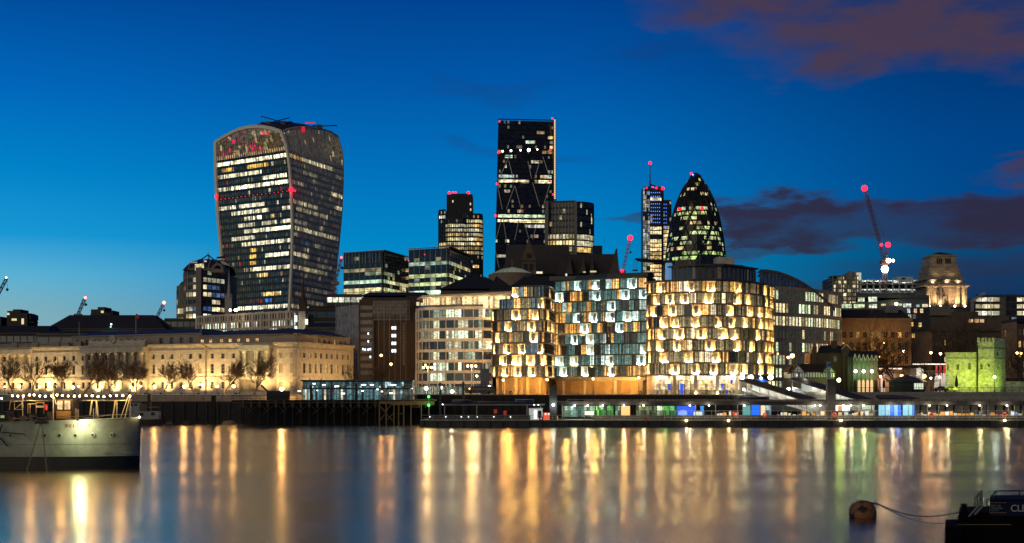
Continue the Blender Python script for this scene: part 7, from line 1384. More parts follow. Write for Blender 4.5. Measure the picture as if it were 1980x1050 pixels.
# ---------------------------------------------------------------- timber jetty and the restaurant pavilion on it
def jetty():
    TW = mat('jetty timber', (.085, .065, .045), .9, var=.4, scale=1.5); TD = mat('dark jetty timber', (.02, .017, .014), .9, var=.3); TL = mat('painted lamplight timber', (.30, .20, .09), .9, var=.4, scale=1.5)  # dark and pale copies of one timber; TL has lamplight put into its colour
    rt = thing('timber_jetty', 'dark timber jetty on crossed piles in front of the stone hall end', 'jetty', (X(640, 330), 335, 0)); D = 329; zt = 6.0
    x0, x1, x2 = X(448, D), X(733, D), X(838, D)
    MB().box(x0, x1, D, D + 15, zt - .35, zt).build('deck', TD, rt); MB().box(x1, x2, D, D + 15, zt - .25, zt + .12).build('painted_lit_deck', TW, rt)
    i = 0
    for px in list(range(470, 733, 16)):
        x = X(px, D); MB().box(x - .28, x + .28, D - .3, D + .3, zt - 1.8, zt + .1).build('post_cap', TW, rt); MB().tube((x, D + .3, -1), (x, D + .3, zt - .36), .2, n=7).build('pile', TD, rt)
        if i % 2 == 0: MB().tube((x, D, zt - .8), (x - 3.2, D - .1, zt - 3.4), .09, n=5).build('brace', TW, rt); MB().tube((x, D, zt - .8), (x + 2.2, D - .1, zt - 3.0), .09, n=5).build('brace', TW, rt)
        i += 1
    MB().box(x0, x1, D - .4, D - .2, zt - .75, zt - .5).build('beam', TW, rt); MB().box(x1, x2 + .3, D - .5, D - .2, zt - .9, zt - .3).build('beam', TL, rt); MB().box(x1 + 3, x2 + .3, D - .42, D - .22, zt - 1.2, zt - .95).build('beam', TL, rt)
    for px in (734, 747, 762, 771, 781, 795, 815, 830): MB().tube((X(px, D), D - .3, -1), (X(px, D), D - .3, zt - .9), .16, n=7).build('pile', TL, rt)
    for a, b in (((734, 784), (746, 796)), ((747, 795), (761, 777)), ((747, 800), (760, 814)), ((760, 800), (747, 814)), ((795, 786), (803, 774)), ((812, 786), (804, 774)), ((795, 787), (812, 787)), ((772, 800), (780, 800)), ((734, 814), (745, 800)), ((822, 788), (830, 775))): MB().tube((X(a[0], D), D - .5, Z(a[1], D)), (X(b[0], D), D - .5, Z(b[1], D)), .09, n=5).build('brace', TL, rt)
    MB().box(x0, x2, D + 14, D + 14.5, -1, zt - .4).build('back_sheeting', TD, rt)
    plight((X(810, D), D - 2.5, 7.3), (1, .6, .25), 60, .3)
    railing('jetty_railing', 'dark railing along the front edge of the timber jetty', [(x0, D + .2), (x2, D + .2)], zt + .1, 1.15, 2.0)
    # navigation lights
    xg = X(829, D - 1); g = thing('navigation_light_mast', 'pole with two green navigation lights, one above the other, at the jetty end', 'navigation light', (xg, D - 1, 0)); MB().tube((xg, D - 1, -1), (xg, D - 1, Z(764, D)), .07, n=6).build('pole', STEEL, g)
    for y in (767, 783.5): bulb('green_light', (xg, D - 1.1, Z(y, D)), .3, (.05, 1, .08), 7, g); plight((xg, D - 1.9, Z(y, D)), (.1, 1, .1), 30, .2)
    # restaurant pavilion
    D = 336; rt = thing('glass_restaurant', 'two storey teal lit glass restaurant pavilion on the jetty', 'restaurant', (X(692, D), D, 6)); x0, x1, z0, z1 = X(585, D), X(797, D), 6.0, Z(737, D); zm = Z(750.5, D)
    rnd = random.Random(44); g = MB(); n = 52
    for i in range(n):
        a, b = x0 + (x1 - x0) * i / n, x0 + (x1 - x0) * (i + 1) / n; f = i / n
        for z_, zz, k in ((z0 + .1, zm - .3, 1), (zm + .1, z1 - 1.2, .8), (z1 - 1.2, z1 - .2, .45)):
            u = k * rnd.choice((.04, .1, .2, .3)) * (.15 if f > .9 or i in (13, 20, 37) else 1); c = (u * .42, u * .9, u * 1.0)
            if k == 1 and rnd.random() < .12: c = (.9, .75, .45)
            if k < 1 and rnd.random() < .07: c = (.55, .8, .8)
            g.face([(a, D + .5, z_), (b, D + .5, z_), (b, D + .5, zz), (a, D + .5, zz)], c=c)
    g.build('glazing', GNEAR, rt); mb = MB(); 
    for i in range(0, n + 1, 2): x = x0 + (x1 - x0) * i / n; mb.box(x - .05, x + .05, D + .3, D + .5, z0, z1)
    mb.box(x0, x1, D - .5, D + .5, zm - .15, zm + .05); mb.build('frame', DARKMETAL, rt); MB().box(x0 - .3, x1 + .3, D - .5, D + 9, z1, z1 + .3).build('roof', LEAD, rt); MB().box(x0, x1, D + 1, D + 8.8, z0, z1).build('core', DKW, rt)
    mb = MB(); mb.tube((x0, D - .5, zm + .95), (x1, D - .5, zm + .95), .04, n=4)
    for i in range(36): x = x0 + (x1 - x0) * i / 35; mb.tube((x, D - .5, zm), (x, D - .5, zm + .95), .03, n=4)
    mb.build('balcony_rail', STEEL, rt)
    for px, y, w, c in ((625, 744, 6, (.7, .95, 1)), (650, 747, 8, (.7, .95, 1)), (702, 744, 9, (.7, .95, 1)), (718, 744, 7, (.7, .95, 1)), (760, 744, 10, (.75, .95, 1)), (606, 742, 5, (.7, .9, 1)), (662, 761, 7, (.9, 1, 1)), (755, 760.5, 6, (1, .9, .75)), (577, 756, 5, (.9, 1, 1)), (729, 753, 4, (.9, 1, .9)), (612, 755, 2, (1, .9, .7)), (700, 756, 4, (1, .85, .6)), (737.5, 757, 3, (1, .85, .6)), (795, 751, 4, (.9, 1, 1))):
        x, z = X(px, D - 1), Z(y, D - 1); w *= .13; MB().box(x - w / 2, x + w / 2, D + .2, D + .3, z - .1, z + .12).build('strip_light', mat('strip light %.1f' % c[0], (.1, .1, .1), em=c, es=6, var=0), rt)
    for px in (600, 690, 775): plight((X(px, D), D - 1.5, 8), (.6, .95, 1), 40, .3)
    for i, px in enumerate((599, 621)): x = X(px, 334); l = thing('deck_lamp', ['left', 'right'][i] + ' of two small unlit lamps rising beside the restaurant roof', 'lamp', (x, 334, 6.1)); MB().tube((x, 334, 6.1), (x, 334, Z(733, 334)), .05, n=5).build('post', BLACK, l); MB().ball((x, 334, Z(733, 334)), .2, 8).build('lamp_head', BLACK, l)
    # chunky mooring posts on the jetty
    for i, (px, y0) in enumerate(((601, 744), (689, 741), (412, 765), (415, 765))):
        if i > 1: continue
        D2 = 330; x = X(px, D2); o = MB().box(x - .3, x + .3, D2, D2 + .6, 6.1, Z(y0, D2)).build('mooring_post', BLACK); tag(o, ['square black mooring post near the left end of the restaurant', 'square black mooring post before the middle of the restaurant'][i], 'post')
    D2 = 336; 
    for i, (px, y) in enumerate(((645.5, 757), (772, 754))): x = X(px, 333); o = MB().lathe([(.28, -.1), (.42, -.1), (.42, .1), (.28, .1), (.28, -.1)], (0, 0, 0), 14).build('life_ring', mat('dark orange ring', (.30, .07, .02), .6)); o.location = (x, 328.9, Z(y, 329)); o.rotation_euler = (R(90), 0, 0); tag(o, ['dark red life ring on the jetty railing, left', 'dark red life ring on the jetty railing, right'][i], 'life ring')
    # things at the left end: tall pile before the quay
    o = MB().box(X(409, 328), X(417, 328), 327.6, 328.4, -1, Z(765, 328)).build('timber_pile', TD); tag(o, 'tall dark timber dolphin left of the jetty', 'pile')
    o = MB().lathe([(.9, -.4), (1.6, 0), (1.75, .5), (1.5, .9), (.6, 1.1), (.05, 1.15)], (X(443, 324), 324, 0), 16).build('dinghy', mat('tarped dinghy', (.35, .25, .13), .8)); tag(o, 'small pale covered dinghy beside the foot of the jetty', 'boat')
    # brow with sloping boom near x 365
    # cranes / gangway arm on the quay
    D = 347; q = thing('loading_ramp_arm', 'small dark slanted loading arm on the quay before the stone hall', 'ramp', (X(512, D), D, 6)); MB().tube((X(505, D), D, Z(745, D)), (X(519, D), D, Z(758, D)), .25, n=5).build('arm', BLACK, q); MB().box(X(516, D), X(560, D), D - .4, D + .6, 5.93, Z(756, D)).build('base', BLACK, q)
jetty()
# steel guide piles by the pontoon
for i, (px, yt, w) in enumerate(((851, 740, 4.2), (895.5, 738, 3.6))):
    D = 322; x = X(px, D); hw = w / 2 / F * D; o = MB().box(x - hw, x + hw, D - .4, D + .4, -1, Z(yt, D)).build('guide_pile', mat('pile steel', (.035, .035, .04), .6)); tag(o, ['dark square guide pile before the banded office', 'shorter dark guide pile beside the parked bus'][i], 'pile')
# parked bus on the quay
def bus():
    D = 348; rt = thing('parked_bus', 'dark rounded bus parked on the quay below the banded office', 'bus', (X(930, D), D, 7.42)); x0, x1 = X(899, D), X(956, D); zt = Z(747, D)
    poly = [(x0, 7.7), (x0 + .1, zt - 1.3), (x0 + .9, zt - .2), (x0 + 1.8, zt), (x1 - .3, zt), (x1, zt - .3), (x1, 7.7)]
    mb = MB(); n = len(poly); mb.mesh([(x, D - .6, z) for x, z in poly] + [(x, D + 1.9, z) for x, z in poly], [tuple(range(n)), tuple(range(2 * n - 1, n - 1, -1))] + [(i, (i + 1) % n, n + (i + 1) % n, n + i) for i in range(n)]); mb.build('body', mat('bus paint', (.06, .03, .02), .4), rt)
    g = MB(); 
    for i in range(6): a = x0 + 1.4 + i * 1.0; g.face([(a, D - .62, 8.5), (a + .9, D - .62, 8.5), (a + .9, D - .62, zt - .4), (a, D - .62, zt - .4)], c=(.02, .015, .01))
    g.build('window', GLASS, rt)
    for dx in (1.5, x1 - x0 - 1.4): MB().lathe([(.05, -.15), (.38, -.15), (.38, .15), (.05, .15)], (0, 0, 0), 12).build('wheel', BLACK, rt)
    ws = [o for o in rt.children if o.name.startswith('wheel')]
    for o, dx in zip(ws, (1.5, x1 - x0 - 1.4)): o.location = Vector((x0 + dx, D - .55, 7.8)) - rt.location; o.rotation_euler = (R(90), 0, 0)
    for o in ws:
        for v in o.data.vertices: v.co += rt.location
    bulb('marker_light', (x0 + 1.2, D - .7, zt - .6), .16, (1, .6, .2), 8, rt)
bus()
# glass screens on the quay left of the bus
rt = thing('glass_screen', 'low greenish lit glass screen along the quay foot of the banded office', 'screen', (X(830, 351), 351, 7.42)); g = MB(); rr = random.Random(3)
for i in range(24): a = X(800 + i * 4, 351); u = rr.uniform(.03, .2); g.face([(a, 351.9, 7.42), (a + .5, 351.9, 7.42), (a + .5, 351.9, Z(748, 351)), (a, 351.9, Z(748, 351))], c=(u * .8, u, u * .7))
g.build('glazing', GNEAR, rt); mb = MB()
for i in range(13): a = X(800 + i * 8, 351); mb.box(a - .05, a + .05, 351.7, 351.85, 7.42, Z(747, 351))
mb.build('frame', STEEL, rt)

# ---------------------------------------------------------------- the pier: pontoon, canopy, kiosks
def pier():
    D = 306; x0, x1 = X(812, D), X(2060, D); zd = 1.62; HB = mat('pontoon hull', (.022, .02, .016), .5, var=.4, scale=1)
    rt = thing('passenger_pontoon', 'long black pontoon of the passenger pier with a pale deck edge', 'pontoon', (X(1400, D), D + 8, 0))
    MB().prism([(x0, D), (x1, D), (x1, D + 16), (x0 + 1, D + 16)], -.6, zd - .12).build('hull', HB, rt); MB().box(x0, x1, D - .12, D + 16, zd - .115, zd).build('deck', mat('pale deck', (.42, .39, .30), .7, var=.2), rt)
    MB().box(X(1150, D), x1, D + 3.2, D + 15.5, zd + .01, Z(807, D + 3) + .35).build('raised_deck', mat('raised deck', (.12, .11, .09), .7), rt)
    mb = MB()
    for i in range(50): x = x0 + 1 + i * 3.0; mb.tube((x, D - .1, -.2), (x, D - .1, zd - .3), .16, n=5)
    mb.build('fender', BLACK, rt, kind='stuff')
    railing('pontoon_railing', 'long pale railing along the front of the pontoon', [(x0 + .3, D + .15), (x1, D + .15)], zd, 1.1, 2.7, m=mat('pale rail paint', (.38, .37, .3), .6), rails=2, r=.035)
    # mesh panels on the left part
    g = thing('mesh_barrier', 'row of grey mesh barrier panels on the dark left part of the pontoon', 'barrier', (X(900, D), D + .6, zd)); 
    for i in range(22): a = X(828 + i * 9, D); MB().box(a, a + .98, D + .5, D + .55, zd + .05, zd + 1.05).build('panel', mat('mesh grey', (.10, .10, .09), .6, var=.3, scale=2), g)
    for i, px in enumerate((831, 862, 892, 906, 923, 955, 987)): o = tag(bulb('deck_marker_light', (X(px, D + .3), D + .3, Z(806, D + .3)), .09, (.9, .95, 1), 7, None, 6), '%s tiny white deck light on the dark left part of the pontoon' % ORD[i], 'light', 'tiny deck lights')
    # canopy
    RF = mat('canopy roof', (.045, .043, .04), .5, .2); RT = mat('canopy top', (.30, .24, .16), .6, var=.2)
    c = thing('pier_canopy', 'long dark flat canopy roof over the right part of the pier', 'canopy', (X(1500, D + 8), D + 8, zd)); xa, xb = X(1068, D + 4), x1; z0, z1 = Z(783, D + 4), Z(776, D + 4)
    MB().box(xa, xb, D + 3.4, D + 13, z0, z1).build('roof', RF, c); MB().box(X(1130, D + 4), X(1988, D + 4) + 20, D + 3.9, D + 12.6, z1, Z(772.5, D + 4)).build('roof_light_band', RT, c)
    mb = MB()
    for i in range(58): x = X(1132 + i * 15, D + 4); mb.box(x - .07, x + .07, D + 3.82, D + 3.95, z1, Z(772, D + 4))
    mb.build('roof_rib', RF, c)
    for px in (1087, 1130, 1178, 1237, 1281, 1345, 1384, 1426, 1470, 1514, 1560, 1577, 1600, 1640, 1690, 1745, 1794, 1815, 1860, 1898, 1910, 1950, 1962): MB().tube((X(px, D + 4), D + 4, zd), (X(px, D + 4), D + 4, z0), .09, n=6).build('column', mat('canopy post', (.25, .24, .2), .5, .3), c)
    for i, px in enumerate((1112, 1137, 1166, 1207, 1245, 1335, 1372, 1441, 1578, 1588, 1633, 1647, 1672, 1727, 1762, 1800, 1834, 1897, 1950)):
        bulb('ceiling_light', (X(px, D + 3.6), D + 4.6, z0 - .12), .17, (1, .95, .75), 16, c, 6); plight((X(px, D + 2), D + 2.2, z0 - .3), (1, .88, .62), 230, .2)
    c2 = thing('pier_canopy', 'shorter dark canopy roof over the unlit left part of the pier', 'canopy', (X(960, D + 6), D + 6, zd)); MB().box(X(854, D + 4), X(1053, D + 4), D + 3, D + 10, Z(784, D + 4), Z(781.5, D + 4)).build('roof', mat('left canopy edge', (.16, .17, .15), .5), c2)
    for px in (860, 922, 1019, 1045): MB().tube((X(px, D + 4), D + 3.6, zd), (X(px, D + 4), D + 3.6, Z(784, D + 4)), .08, n=6).build('column', STEEL, c2)
    for px, y in ((856, 782, ), (1033, 783), (1041, 783)): bulb('edge_light', (X(px, D + 3), D + 2.9, Z(y, D + 3)), .12, (.8, 1, .8), 8, c2, 6)
    # rounded cabins roofs on canopy
    def cabin(pxa, pxb, y0, y1, lab, col, top):
        Dq = D + 6; xa, xb = X(pxa, Dq), X(pxb, Dq); w = xb - xa; cxx = (xa + xb) / 2; t = thing('rounded_cabin_top', lab, 'cabin roof', (cxx, Dq, Z(y1, Dq))); n = 20
        a = [(cxx + w / 2 * math.cos(2 * math.pi * i / n), Dq + 3 + 2.6 * math.sin(2 * math.pi * i / n)) for i in range(n)]; b = [(cxx + w / 2.06 * math.cos(2 * math.pi * i / n), Dq + 3 + 2.5 * math.sin(2 * math.pi * i / n)) for i in range(n)]
        MB().prism(a, Z(y1, Dq), Z(y0, Dq)).build('side', col, t); MB().prism(b, Z(y0, Dq), Z(y0, Dq) + .12).build('top', top, t)
    NB = mat('navy fascia', (.015, .025, .06), .5); cabin(1430, 1492, 768, 775, 'oval drum roof with an ochre top beside the left ramp', NB, mat('ochre roof top', (.42, .32, .18), .8))
    cabin(873, 911, 774, 779, 'rounded grey cabin roof on the left canopy, left one', NB, mat('grey roof top', (.4, .34, .32), .7)); cabin(996, 1033, 773, 779, 'rounded grey cabin roof on the left canopy, right one', NB, MATS['grey roof top']); cabin(1098, 1136, 773, 781, 'rounded grey cabin roof just right of the slanted steel pile', NB, MATS['grey roof top'])
    MB_ = MB(); Dq = D + 9; MB_.box(X(905, Dq), X(1000, Dq), Dq, Dq + 3, Z(779, Dq), Z(776, Dq)); o = MB_.build('moored_boat_roof', mat('boat roof blue', (.03, .035, .07), .5)); tag(o, 'long low blue boat roof between the two rounded cabin roofs', 'boat')
    # moored boat behind canopy
    b = thing('covered_launch', 'blue hulled launch with a tarpaulin top behind the canopy above the blue kiosk', 'boat', (X(1730, D + 12), D + 12, 4)); Dq = D + 10
    n = 10; vs = []
    for i in range(n + 1):
        t = i / n; x = X(1695 + 82 * t, Dq); k = math.sin(math.pi * min(1, .15 + t * .95)) ** .5 if t < 1 else .1
        vs += [(x, Dq - 1.4 * k, Z(774, Dq)), (x, Dq - 1.7 * k, Z(769 + 3 * t, Dq)), (x, Dq, Z(763.5 + 6 * t ** 3, Dq)), (x, Dq + 1.7 * k, Z(769 + 3 * t, Dq))]
    MB().mesh(vs, [(4 * i, 4 * i + 4, 4 * i + 5, 4 * i + 1) for i in range(n)]).build('hull', NB, b); MB().mesh(vs, [(4 * i + 1, 4 * i + 5, 4 * i + 6, 4 * i + 2) for i in range(n)] + [(4 * i + 2, 4 * i + 6, 4 * i + 7, 4 * i + 3) for i in range(n)]).build('tarpaulin', mat('tarpaulin', (.10, .085, .08), .8), b)
    MB().box(X(1694, Dq), X(1778, Dq), Dq - 1.2, Dq + 1.2, Z(776.5, Dq), Z(774, Dq)).build('cradle', BLACK, b)
    # slanted steel pile
    Dq = D + 2; x0_, x1_ = X(1063, Dq), X(1077, Dq); o = MB().hexa([(x0_, Dq, -1), (x1_, Dq, -1), (x1_, Dq + 1.4, -1), (x0_, Dq + 1.4, -1)], [(x0_, Dq, Z(748, Dq)), (x1_, Dq, Z(742, Dq)), (x1_, Dq + 1.4, Z(742, Dq)), (x0_, Dq + 1.4, Z(748, Dq))]).build('mooring_pile', mat('pile grey', (.06, .055, .05), .7, var=.4)); tag(o, 'thick steel mooring pile with a slanted top beside the left canopy', 'pile')
    o = tag(bulb('pile_light', (X(1070, D + 1.6), D + 1.6, Z(783, D + 1.6)), .28, (.85, 1, 1), 16), 'cold white light fixed to the thick slanted mooring pile', 'light'); plight((X(1070, D), D + .8, Z(783, D)), (.8, 1, 1), 150, .3)
    # second dark pile carrying a banner
    Dq = D + 3; o = MB().box(X(1600, Dq), X(1616, Dq), Dq, Dq + 1.7, -1, Z(733, Dq)).build('mooring_pile', mat('pile grey', (.06, .055, .05))); tag(o, 'thick dark mooring pile in front of the brick hall', 'pile')
    f = thing('pier_banner', 'pale and blue vertical banner on the thick dark pile', 'banner', (X(1603, D + 2), D + 2.5, 10)); Dq = D + 2.6; MB().tube((X(1599, Dq), Dq, Z(760, Dq)), (X(1599, Dq), Dq, Z(698, Dq)), .05, n=5).build('pole', STEEL, f); MB().box(X(1599.5, Dq), X(1606, Dq), Dq - .03, Dq, Z(733, Dq), Z(700, Dq)).build('cloth', mat('banner pale', (.35, .4, .42), .8), f); MB().box(X(1600, Dq), X(1606, Dq), Dq - .07, Dq - .035, Z(709, Dq), Z(702, Dq)).build('emblem', mat('banner blue', (.03, .12, .4), .7), f)
    # back-lit panels and kiosks
    BP = D + 7; mats = {}
    def panel(name, lab, a, b, y0, y1, col, es, cat='panel', dd=0, frame=True):
        Dq = BP + dd; x0, x1, z0, z1 = X(a, Dq), X(b, Dq), Z(y1, Dq), Z(y0, Dq); t = thing(name, lab, cat, ((x0 + x1) / 2, Dq, z0)); key = 'panel %s %.1f' % (col, es)
        m = mat(key, tuple(min(.6, v * .4 + .02) for v in col), .6, em=col, es=es, var=0)
        if 'glass' in name:
            g = MB(); k = max(2, round((x1 - x0) / .6)); r5 = random.Random(a)
            for i in range(k):
                for j in range(2): u = es * r5.choice((.35, .7, 1, 1.5)) * (1.3 if j else .8); p, q = x0 + (x1 - x0) * i / k, x0 + (x1 - x0) * (i + 1) / k; h0, h1 = z0 + (z1 - z0) * j * .6, z0 + (z1 - z0) * (.6 if j == 0 else 1); g.face([(p, Dq, h0), (q, Dq, h0), (q, Dq, h1), (p, Dq, h1)], c=tuple(v * u for v in col))
            g.build('face', GNEAR, t)
        else: MB().box(x0, x1, Dq, Dq + .08, z0, z1).build('face', m, t)
        mb = MB()
        for u, v in ((x0 - .07, x0), (x1, x1 + .07)): mb.box(u, v, Dq - .05, Dq + .15, z0 - .05, z1 + .05)
        mb.box(x0, x1, Dq - .05, Dq + .15, z1, z1 + .06); mb.build('frame', DARKMETAL, t); return t, (x0, x1, z0, z1, Dq)
    for i, (a, b, col, es) in enumerate(((1087, 1102, (.5, .7, .5), .28), (1103, 1118, (.35, .65, .5), .34), (1119, 1134, (.25, .55, .45), .4), (1136, 1150, (.45, .75, .45), .42), (1152, 1158, (.35, .9, .2), .5), (1159, 1172, (.12, .45, .1), .35), (1174, 1186, (.15, .5, .12), .35), (1190, 1199, (.4, .7, .45), .3), (1270, 1281, (.75, .95, .6), .5), (1282, 1294, (.2, .75, .15), .45), (1295, 1308, (.15, .55, .2), .35), (1230, 1270, (.25, .3, .15), .3))):
        panel('waiting_room_glass', ['pale green', 'sea green', 'teal', 'bright mint', 'narrow lime', 'dark green', 'second dark green', 'pale green', 'tall whitish green', 'leaf green', 'dim green', 'long dim olive'][i] + ' lit glass pane of the pier waiting room, ' + (ORD[i] if i < 8 else ['right of the long dim pane', 'left of the blue wall', 'beside the blue wall', 'right of the orange poster'][i - 8]), a, b, 785, 806, col, es * 1.5, 'glass pane')
    panel('poster_panel', 'tall orange and cream backlit poster panel', 1201, 1218, 785, 806, (1, .40, .14), 1.5, 'poster'); 
    t, (x0, x1, z0, z1, Dq) = panel('small_poster', 'small white and red notice board between green panes', 1130, 1148, 795, 803, (1, .8, .65), 1.1, 'notice', dd=-.6)
    t, (x0, x1, z0, z1, Dq) = panel('blue_wall_panel', 'wide deep blue backlit wall with a pale blue disc', 1309, 1346, 785, 807, (.01, .10, .95), .9, 'lit wall')
    mb = MB(); n = 20; cxx, cz, r_ = x0 + 1.35, z0 + .95, .95; mb.mesh([(cxx + r_ * 1.1 * math.cos(2 * math.pi * i / n), Dq - .04, cz + r_ * .85 * math.sin(2 * math.pi * i / n)) for i in range(n)], [tuple(range(n - 1, -1, -1))]); mb.build('disc', mat('pale blue disc', (.2, .3, .6), em=(.16, .30, 1), es=1.2, var=0), t)
    panel('blue_strip_panel', 'narrow blue lit strip right of the wide blue wall', 1354, 1361, 785, 804, (.02, .25, .7), .9, 'lit panel')
    panel('white_cabinet', 'white lit cabinet in front of the wide blue wall', 1341, 1358, 796, 806, (.85, .95, .85), .7, 'cabinet', dd=-1)
    panel('teal_door_panel', 'teal glass door left of the blue door by the ramp', 1436, 1451, 784, 806, (.15, .5, .5), .6, 'door'); panel('blue_door_panel', 'bright blue lit door beside the teal glass door', 1453, 1469, 783, 803, (.01, .14, 1), 1.2, 'door'); panel('poster_panel', 'narrow peach and white poster right of the bright blue door', 1471, 1480, 784, 806, (1, .72, .42), 1.1, 'poster'); panel('grey_glass_panel', 'grey glass pane with a blue edge right of the peach poster', 1481, 1491, 784, 806, (.4, .55, .6), .6, 'glass pane')
    t, (x0, x1, z0, z1, Dq) = panel('advert_board', 'large white backlit advertising board with a brown and blue picture', 1607, 1643, 784, 795, (1, .95, .75), 1.6, 'advert board', dd=-1); MB().box(x0 + 1.6, x0 + 2.6, Dq - .04, Dq - .01, z0, z1 - .1).build('picture', mat('brown picture', (.3, .15, .08), em=(.8, .35, .15), es=.6, var=0), t); MB().box(x0 + 2.7, x1 - .1, Dq - .04, Dq - .01, z0 + .1, z0 + .7).build('picture', mat('pale blue picture', (.3, .5, .6), em=(.55, .85, 1), es=1.1, var=0), t)
    panel('notice_board', 'smaller dim green framed notice board right of the advertising board', 1666, 1684, 784, 791, (.5, .7, .45), .6, 'notice board', dd=-1)
    # blue glass ticket kiosk
    k = thing('ticket_kiosk', 'bright blue glass ticket kiosk under the canopy', 'kiosk', (X(1732, BP), BP, zd)); Dq = BP - 3
    for a, b, c, es in ((1699, 1711, (.35, .8, 1), .8), (1712, 1721, (.45, .85, .95), .8), (1722, 1728, (.01, .13, 1), 1.3), (1729, 1736, (.25, .5, 1), 1.2), (1737, 1742, (.01, .12, 1), 1.3), (1746, 1756, (.3, .8, 1), .9), (1757, 1764, (.35, .9, .9), .8), (1765, 1768, (.01, .2, 1), 1.1)):
        MB().box(X(a, Dq), X(b, Dq), Dq, Dq + .08, Z(806, Dq), Z(782, Dq)).build('glass_panel', mat('kiosk %s' % (c,), (.05, .1, .2), em=c, es=es, var=0), k)
    for a in (1698, 1711.5, 1742.5, 1745, 1768.6): MB().box(X(a, Dq) - .05, X(a, Dq) + .05, Dq - .1, Dq + .2, zd + .3, Z(781, Dq)).build('mullion', BLACK, k)
    MB().box(X(1698, Dq), X(1769, Dq), Dq + .3, Dq + 3, zd + .4, Z(782, Dq)).build('wall', NB, k)
    plight((X(1733, Dq), Dq - 1.5, 3.5), (.1, .25, 1), 160, .3)
    # white kiosk at the dark end and red machine
    Dq = D + 3; k = thing('white_kiosk', 'small white lit kiosk at the end of the dark left canopy', 'kiosk', (X(1036, Dq), Dq, zd)); MB().box(X(1023, Dq), X(1049, Dq), Dq, Dq + 2.5, zd, Z(790, Dq)).build('body', mat('kiosk white', (.6, .6, .56), .6, em=(.85, .95, .85), es=.30, nosample=True), k); MB().box(X(1022, Dq), X(1050, Dq), Dq - .3, Dq + 2.8, Z(790, Dq), Z(789, Dq)).build('roof', WHITEP, k); MB().box(X(1032.5, Dq), X(1038, Dq), Dq - .06, Dq - .02, zd + .2, Z(793, Dq)).build('doorway', mat('doorway light', (.5, .5, .5), em=(.95, 1, 1), es=1.6, var=0), k); MB().box(X(1040, Dq), X(1047, Dq), Dq - .05, Dq - .01, zd + .5, Z(794, Dq)).build('window', DARKMETAL, k)
    k = thing('red_vending_machine', 'red and orange lit machine beside the slanted pile', 'machine', (X(1059, Dq), Dq, zd)); MB().box(X(1051, Dq), X(1067, Dq), Dq, Dq + 1, zd, Z(798, Dq)).build('body', mat('machine red', (.5, .08, .03), em=(1, .12, .05), es=.75, var=0), k)
    for a in (1055, 1061): MB().box(X(a - 1.5, Dq), X(a + 1.5, Dq), Dq - .04, Dq - .01, Z(803, Dq), Z(799, Dq)).build('display', mat('machine display', (.6, .5, .4), em=(1, .8, .6), es=1.3, var=0), k)
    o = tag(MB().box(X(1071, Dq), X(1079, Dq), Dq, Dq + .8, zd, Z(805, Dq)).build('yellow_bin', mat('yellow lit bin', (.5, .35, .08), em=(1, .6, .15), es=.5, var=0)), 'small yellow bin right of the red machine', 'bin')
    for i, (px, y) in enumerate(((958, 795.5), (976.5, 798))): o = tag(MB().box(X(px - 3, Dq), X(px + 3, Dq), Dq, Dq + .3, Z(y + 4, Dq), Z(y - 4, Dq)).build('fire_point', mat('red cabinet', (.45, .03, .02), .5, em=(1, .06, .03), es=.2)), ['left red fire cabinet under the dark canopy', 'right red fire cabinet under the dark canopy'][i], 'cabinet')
    # seats, counters and clutter between x 1500 and 1980: rails lit from above
    rr = random.Random(77)
    RL = mat('lit white rail', (.62, .58, .48), .5); 
    for i in range(4):
        a, b = ((1285, 1400), (1400, 1640), (1640, 1760), (1770, 1990))[i]; Dq = D + 2.2; zf = 2.0
        t = thing('glass_balustrade', ['lit glass balustrade before the green panes', 'lit glass balustrade at the foot of the two ramps', 'lit glass balustrade before the blue kiosk', 'lit glass balustrade at the right end of the pier'][i], 'balustrade', (X(a, Dq), Dq, zf)); MB().box(X(a, Dq), X(b, Dq), Dq, Dq + .06, Z(807, Dq), Z(806, Dq)).build('bottom_rail', RL, t); MB().box(X(a, Dq), X(b, Dq), Dq, Dq + .05, Z(794.8, Dq), Z(794.1, Dq)).build('top_rail', RL, t)
        for px in range(a, b + 1, 13): MB().tube((X(px, Dq), Dq, 1.6), (X(px, Dq), Dq, Z(794, Dq)), .035, n=5).build('post', RL, t)
    labs = ['white', 'orange', 'cream', 'red', 'grey', 'amber', 'blue']; cols_ = [(.9, .9, .8), (1, .45, .1), (1, .8, .5), (.9, .08, .04), (.3, .3, .3), (1, .6, .1), (.05, .3, .9)]; used = {}
    spots_ = [(1389, 0), (1395, 2), (1402, 1), (1412, 0), (1419, 3), (1425, 0), (1505, 4), (1512, 0), (1519, 2), (1527, 0), (1536, 2), (1547, 4), (1555, 1), (1562, 5), (1573, 5), (1582, 0), (1591, 2), (1597, 1), (1606, 4), (1625, 2), (1636, 0), (1645, 6), (1652, 2), (1658, 5), (1667, 2), (1677, 0), (1685, 2), (1776, 4), (1783, 2), (1790, 0), (1797, 2), (1808, 1), (1815, 2), (1823, 1), (1832, 0), (1840, 1), (1848, 2), (1856, 1), (1864, 5), (1872, 1), (1880, 5), (1889, 6), (1896, 4), (1903, 0), (1911, 6), (1920, 1), (1927, 3), (1936, 6), (1950, 6), (1959, 0), (1966, 6), (1973, 2)]
